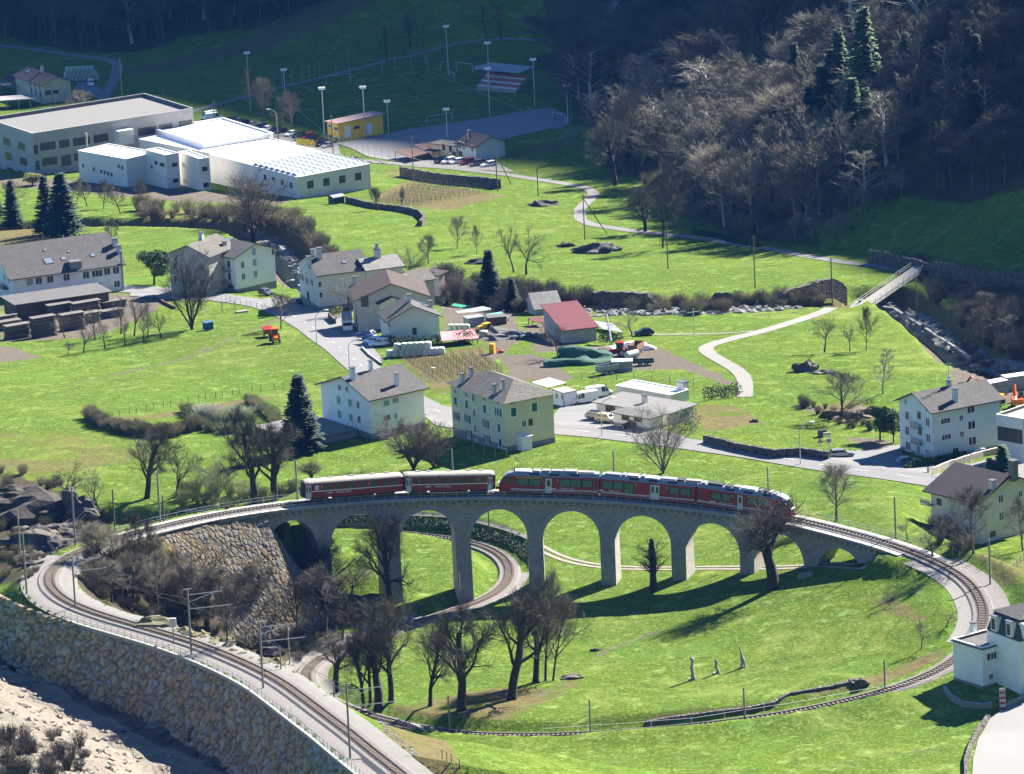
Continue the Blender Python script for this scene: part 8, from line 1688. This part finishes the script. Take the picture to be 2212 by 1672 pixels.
for i,(p,r,sq,mt,lab)in enumerate([(t31(345,1520),2.3,(1,.8,.85),ROCK,'big dark boulder alone on the meadow below the footbridge'),(t31(480,1540),1.6,(1.6,.8,.4),ROCK,'flat grey rocks beside the big boulder'),(t21(240,100),2.4,(1.5,.9,.5),ROCK,'mossy grey rock outcrop at the wooden pole by the lane'),(t21(700,500),3.3,(1.5,.9,.6),ROCK,'dark tent-shaped rock mound in the sunny meadow'),(t21(430,455),1.7,(1.3,.8,.6),ROCKD,'small dark rock left of the tent-shaped mound'),(t33(785,890),1.1,(1.3,.9,.8),ROCK,'small pale-topped boulder on the grassy bank'),(t23(685,600),.7,(1.4,.8,.6),ROCK,'little dark rock on the stone line of the front meadow'),(t23(480,835),1.2,(1.6,.9,.4),ROCK,'flat rock by the clump of trees on the knoll'),(t03(1700,1330),1.5,(1,.9,.9),ROCK,'reddish boulder lying at the foot of the boulder wall'),(t03(1985,1595),1.0,(1.2,.9,.6),ROCK,'flat boulder in the shaded gully at the bottom'),(t03(1320,1260),1.1,(1.2,.9,.6),ROCKL,'pale boulder in the shaded gully'),(t03(1050,1290),1.1,(1.3,.9,.6),ROCKL,'light angular rock on the scree edge'),(t03(340,600),2.6,(1,.8,.9),ROCK,'huge smooth boulder leaning on the left wall'),(t03(350,730),3.2,(1.2,.8,.8),ROCK,'brown slab rock under the smooth boulder'),(t03(1330,390),2.2,(1.3,.9,.6),ROCKM,'yellow-mossed boulder inside the loop'),(t13(60,640),2.0,(1.3,.9,.6),ROCKD,'dark boulder pile near the short mast'),(t13(870,290),3.9,(1.3,.8,.85),ROCKD,'large dark boulder mound before the second pier'),(t13(620,260),3.8,(1.3,.8,.7),ROCKD,'dark rock left of the boulder mound'),(t13(700,330),3.0,(1.3,.8,.6),ROCKD,'low dark rock in front of the boulder mound'),(t11(1880,600),2.0,(1.5,.9,.5),ROCKD,'dark brush-covered rock at the tall spruce'),(t22(2040,300),.7,(1,1,1),ROCK,'small rock at the terrace edge')]):
 heap('boulder',p,r,lab,mt,sq,'boulder',.38,seed=40+i,sub=3,group='boulders')
for i,(p,r,sq,rx)in enumerate([(t02(270,1100),6.0,(1.5,.9,.62),0),(t02(120,1000),3.6,(1.5,.8,.5),0),(t02(650,1100),3.6,(.8,.7,1.0),0),(t02(740,1140),3.2,(.8,.7,1.0),0),(t02(300,1350),3.4,(1.4,.9,.6),0),(t02(480,1250),2.8,(1.3,.9,.6),0),(t02(160,920),2.6,(1.4,.9,.6),0),(t02(520,1380),2.2,(1.2,.9,.6),0),(t02(420,1150),2.4,(1.2,.9,.7),0),(t02(560,1290),2.0,(1.2,.9,.7),0)]):
 heap('rock',p,r,['huge dark slab-shaped rock above the left track bend','dark flat rock under the birch stems at the left edge','pointed grey rock slab right of the huge slab','second pointed grey rock slab near the viaduct start','broad brown rock just above the left track','broken rock between the dark pole and the track','dark rock highest on the left slope','small rock touching the gravel shoulder','dark rock between the huge slab and the pointed slabs','brown rock beneath the pointed slabs'][i],ROCKD if i in(0,1,6,8)else ROCK,sq,'rock',.55,seed=80+i,sub=3,group='rocks above the left bend')
def rockfield(name,poly,n,mat,label,r=(.3,.9),seed=1,sq=.6):
 rnd=random.Random(seed);P=np.array(poly,float);mb=MB();k=0
 while k<n:
  x,y=rnd.uniform(P[:,0].min(),P[:,0].max()),rnd.uniform(P[:,1].min(),P[:,1].max())
  if in_poly(np.array([x]),np.array([y]),P)[0]:
   g=G((x,y));rr=r[0]+(r[1]-r[0])*rnd.random()**2.2;mb.ball(g,rr,sq=(rnd.uniform(.8,1.5),rnd.uniform(.7,1.2),sq*rnd.uniform(.7,1.2)),jit=.5,sub=1,rnd=rnd);k+=1
 o=mb.build(name,mat,uv=False,fixn=False);return tag(o,label,'stones',None,'stuff')
def along(px,w_):
 P=[G(p)for p in px];return[px_of((p.x-0,p.y+w_,p.z))for p in P]+[px_of((p.x,p.y-w_,p.z))for p in P[::-1]]
rockfield('river_stones',along(RIVER_PX[5:9]+[(652,592)],7),330,ROCKL,'pale stones in the river bed left of the old farmhouses',(.4,1.5),1);rockfield('river_stones',[(1215,662),(1300,656),(1450,664),(1560,660),(1730,658),(1740,668),(1500,682),(1300,685),(1220,680)],360,ROCKL,'pale stones in the river bed below the embankment wall',(.35,1.3),2)
rockfield('stream_stones',[(1890,650),(1960,672),(2010,690),(2080,745),(2150,775),(2220,785),(2220,820),(2110,800),(2030,745),(1980,705),(1900,668)],420,ROCKL,'grey stones in the shaded stream by the footbridge',(.4,1.8),3);rockfield('scree',[(-10,1430),(60,1455),(200,1540),(330,1610),(480,1672),(500,1700),(-10,1700)],900,M('scree stones',(.24,.21,.165),.95,.3,1.),'loose pale stones on the sunlit scree at the lower left',(.12,.7),4)
rockfield('gully_stones',[(120,1450),(300,1530),(500,1600),(640,1680),(520,1690),(330,1600),(150,1500)],260,ROCK,'stones in the shaded gully below the boulder wall',(.15,.7),5);rockfield('slope_stones',[(60,1060),(180,1080),(230,1130),(180,1165),(110,1200),(50,1230),(20,1150)],260,ROCK,'broken rocks on the slope above the left bend',(.3,1.5),6);rockfield('loop_stones',[(280,1340),(400,1350),(560,1400),(640,1440),(600,1445),(480,1400),(330,1355)],120,ROCKM,'mossy stones inside the loop beside the front track',(.3,1.3),7)
rockfield('verge_stones',[(810,1550),(860,1590),(960,1680),(980,1700),(900,1640),(830,1580)],160,ROCKL,'small pale stones on the dry slope beside the front track',(.08,.3),8);rockfield('wood_stones',[(2080,100),(2212,60),(2212,330),(2050,300)],140,ROCK,'rock debris in the shade of the right slope',(.8,2.6),9);rockfield('lane_stones',[(740,330),(800,345),(860,350),(850,356),(760,350)],30,ROCKL,'pale boulders lining the gravel pitch corner',(.4,.8),10)
def sign(p,label,shape):
 t=thing('road_sign',G(p),0,label,'sign','road signs');m=MB();m.tube([(0,0,-.3),(0,0,2.2)],.04,5);m.build('post',LAMPM,t,uv=False)
 if shape=='tri':
  m=MB();m.prism([(-.55,2.0),(.55,2.0),(0,2.95)],-.07,-.05);m.build('border',PC['mred'],t,uv=False);m=MB();m.prism([(-.36,2.1),(.36,2.1),(0,2.74)],-.09,-.075);m.build('panel',white,t,uv=False);m=MB();m.prism([(-.12,2.15),(.02,2.15),(.1,2.5),(0,2.5)],-.105,-.095);m.build('symbol',GREYP,t,uv=False)
 if shape=='board':m=MB();m.box((0,-.06,2.2),(1.0,.05,.8));m.build('panel',white,t,uv=False);m=MB();m.box((0,-.1,2.2),(.35,.03,.35));m.build('symbol',PC['mred'],t,uv=False)
 if shape=='bars':
  for x in(-.32,.0,.32):
   m=MB();m.box((x,0,1.7),(.24,.1,3.4));b_=m.build('marker_bar',white,t,uv=False)
   for z in(.3,1.1,1.9,2.7):m=MB();m.box((x,0,z),(.26,.12,.4));k=m.build('red_stripe',PC['mred'],t,uv=False);k.parent=b_
sign(t32(467,570),'red-bordered triangular warning sign on the grass by the wall end','tri');sign(t32(541,560),'small white board sign right of the warning sign','board');sign(t33(2030,1110),'three red and white striped marker bars at the bright road','bars')
t=thing('rubbish_container',G(t32(483,425)),.3,'black waste container on the meadow by the signs','container');m=MB();m.box((0,0,.6),(1.4,1,1.2));m.build('bin',GREYP,t);m=MB();m.box((0,0,1.25),(1.5,1.1,.1));m.build('lid',TYRE,t)
t=thing('notice_board',G(t32(525,455)),.2,'yellow and white notice board behind the warning sign','board');m=MB();m.box((0,0,1.0),(1.4,.1,.9));m.build('panel',W_WHITE,t);m=MB();m.box((0,-.07,1.2),(1.3,.03,.35));m.build('yellow_field',YEL,t)
t=thing('beehive_hut',G(t01(1785,1170)),.5,'small blue box hut beside the double-trunked tree','hut');m=MB();m.box((0,0,.95),(1.9,1.4,1.5));m.build('walls',M('blue boards',(.03,.09,.22),.8),t);m=MB();m.box((0,0,1.75),(2.1,1.6,.1));m.build('roof',M('blue boards',(.03,.09,.22)),t)
t=thing('playground_swing',G(t01(1960,1010)),.5,'green swing frame in the garden below the road','swing');m=MB()
for x in(-1.5,1.5):m.bar((x,-.6,0),(x,0,2.2),.07,.07);m.bar((x,.6,0),(x,0,2.2),.07,.07)
m.bar((-1.5,0,2.2),(1.5,0,2.2),.07,.07);m.build('frame',M('green pipe',(.05,.3,.2),.5),t,uv=False)
t=thing('sandbox',G(t01(2070,1020)),.4,'small wooden sandbox in the garden','sandbox');m=MB();m.box((0,0,.2),(2.6,1.4,.35));m.build('frame',concd,t);m=MB();m.box((0,0,.39),(2.3,1.1,.04));m.build('sand',dirt,t)
t,g,l=mast(t21(1527,1210),t21(1512,985),'pale green pole with a long crossbar beside the meadow path',mat=M('pale green paint',(.35,.52,.45),.6),r=.09,cat='pole',group=None,name='cross_pole');m=MB();m.bar((-1.2,0,l-.9),(1.4,.3,l-.7),.12,.12);m.build('crossbar',MATS['pale green paint'],t,uv=False)
t,g,l=mast(t21(1866,1190),t21(1866,1135),'short yellow-topped marker post at the lane fork',mat=PC['yellow'],r=.07,cat='post',group=None,name='marker_post')
t=thing('container',G((2122,862)),math.radians(30),'white corrugated container beside the yellow excavator','container','containers in the shaded yard');m=MB();m.box((3,1.2,1.3),(6,2.4,2.6));m.build('box',R_SHEET,t);m=MB();m.box((3,1.2,2.65),(6.05,2.45,.08));m.build('roof',W_GREY,t)
t=thing('container',G((2180,845)),math.radians(20),'second pale container further right in the shaded yard','container','containers in the shaded yard');m=MB();m.box((2.5,1.2,1.3),(6,2.4,2.6));m.build('box',R_SHEET,t);m=MB();m.box((2.5,1.2,2.65),(6.05,2.45,.08));m.build('roof',W_GREY,t)
def digger(p,rz,label,col):
 t=thing('excavator',G(p),rz,label,'excavator','excavators in the shaded yard');m=MB();[m.box((0,y,.4),(3.2,.5,.75))for y in(-.95,.95)];m.build('tracks',TYRE,t,uv=False);m=MB();m.box((-.3,.2,1.4),(2.6,2.0,1.0));m.build('engine_house',col,t,uv=False);m=MB();m.box((.6,-.6,2.1),(1.3,.9,1.5));m.build('cab',CGL,t,uv=False);m=MB();m.tube([(1.0,.3,1.5),(2.8,.3,3.6),(4.4,.3,2.6),(4.7,.3,1.0)],[.25,.25,.2,.12],5);m.build('boom',col,t,uv=False);m=MB();m.ball((4.6,.3,.8),.5,sq=(1,.9,.7),sub=1);m.build('bucket',GREYP,t,uv=False)
digger((2150,872),2.6,'yellow excavator in the shade beside the white container',PC['yellow']);digger((2070,858),.3,'red excavator behind the pale green house',PC['mred']);digger((2200,880),1.6,'orange digger cut by the right edge',PC['orange'])
h=House('garage_hall','hall with large window front and a flat roof terrace at the right edge',(2212,985),t32(0,300)[1],(2152,905),(2300,888),W_GREY,'flat',concd,para=.6,cat='hall',zb=1.0);[h.win('L',None,2.0,2.6,'o',uvz=(h.A*u,h.h*.55))for u in(.2,.5,.8)]
m=MB();q=G(t32(1655,1610));t=thing('stone_bench',G(t32(340,1635)),.5,'stone block bench beside the small arch','bench');m.box((0,0,.35),(2.4,.8,.8));m.build('block',conc,t);m=MB();m.box((-.9,0,.8),(.5,.7,.1));m.build('cap',concd,t)
heap('garden_mound',(1272,297),5.0,'round grassy mound at the edge of the sunlit wood',LEAF,(1.8,1.2,.5),'mound',.2,seed=90,sub=4)
# blue air of the valley
hz=MB();zt=max(float(ZZ.max()),CAMZ)+15;zb0=float(ZZ.min())-1
hz.box(((GX[0]+GX[-1])/2,(GY[0]+GY[-1])/2,(zt+zb0)/2),(GX[-1]-GX[0]+30,GY[-1]-GY[0]+30,zt-zb0))
m=bpy.data.materials.new('blue air');m.use_nodes=True;nt=m.node_tree;nt.nodes.remove(nt.nodes['Principled BSDF'])
v=nt.nodes.new('ShaderNodeVolumePrincipled');v.inputs['Density'].default_value=0.000017;v.inputs['Color'].default_value=(.10,.34,1.0,1);v.inputs['Anisotropy'].default_value=.0
nt.links.new(v.outputs[0],nt.nodes['Material Output'].inputs['Volume'])
tag(hz.build('haze',m,uv=False),'thin blue air filling the valley','haze',None,'stuff')
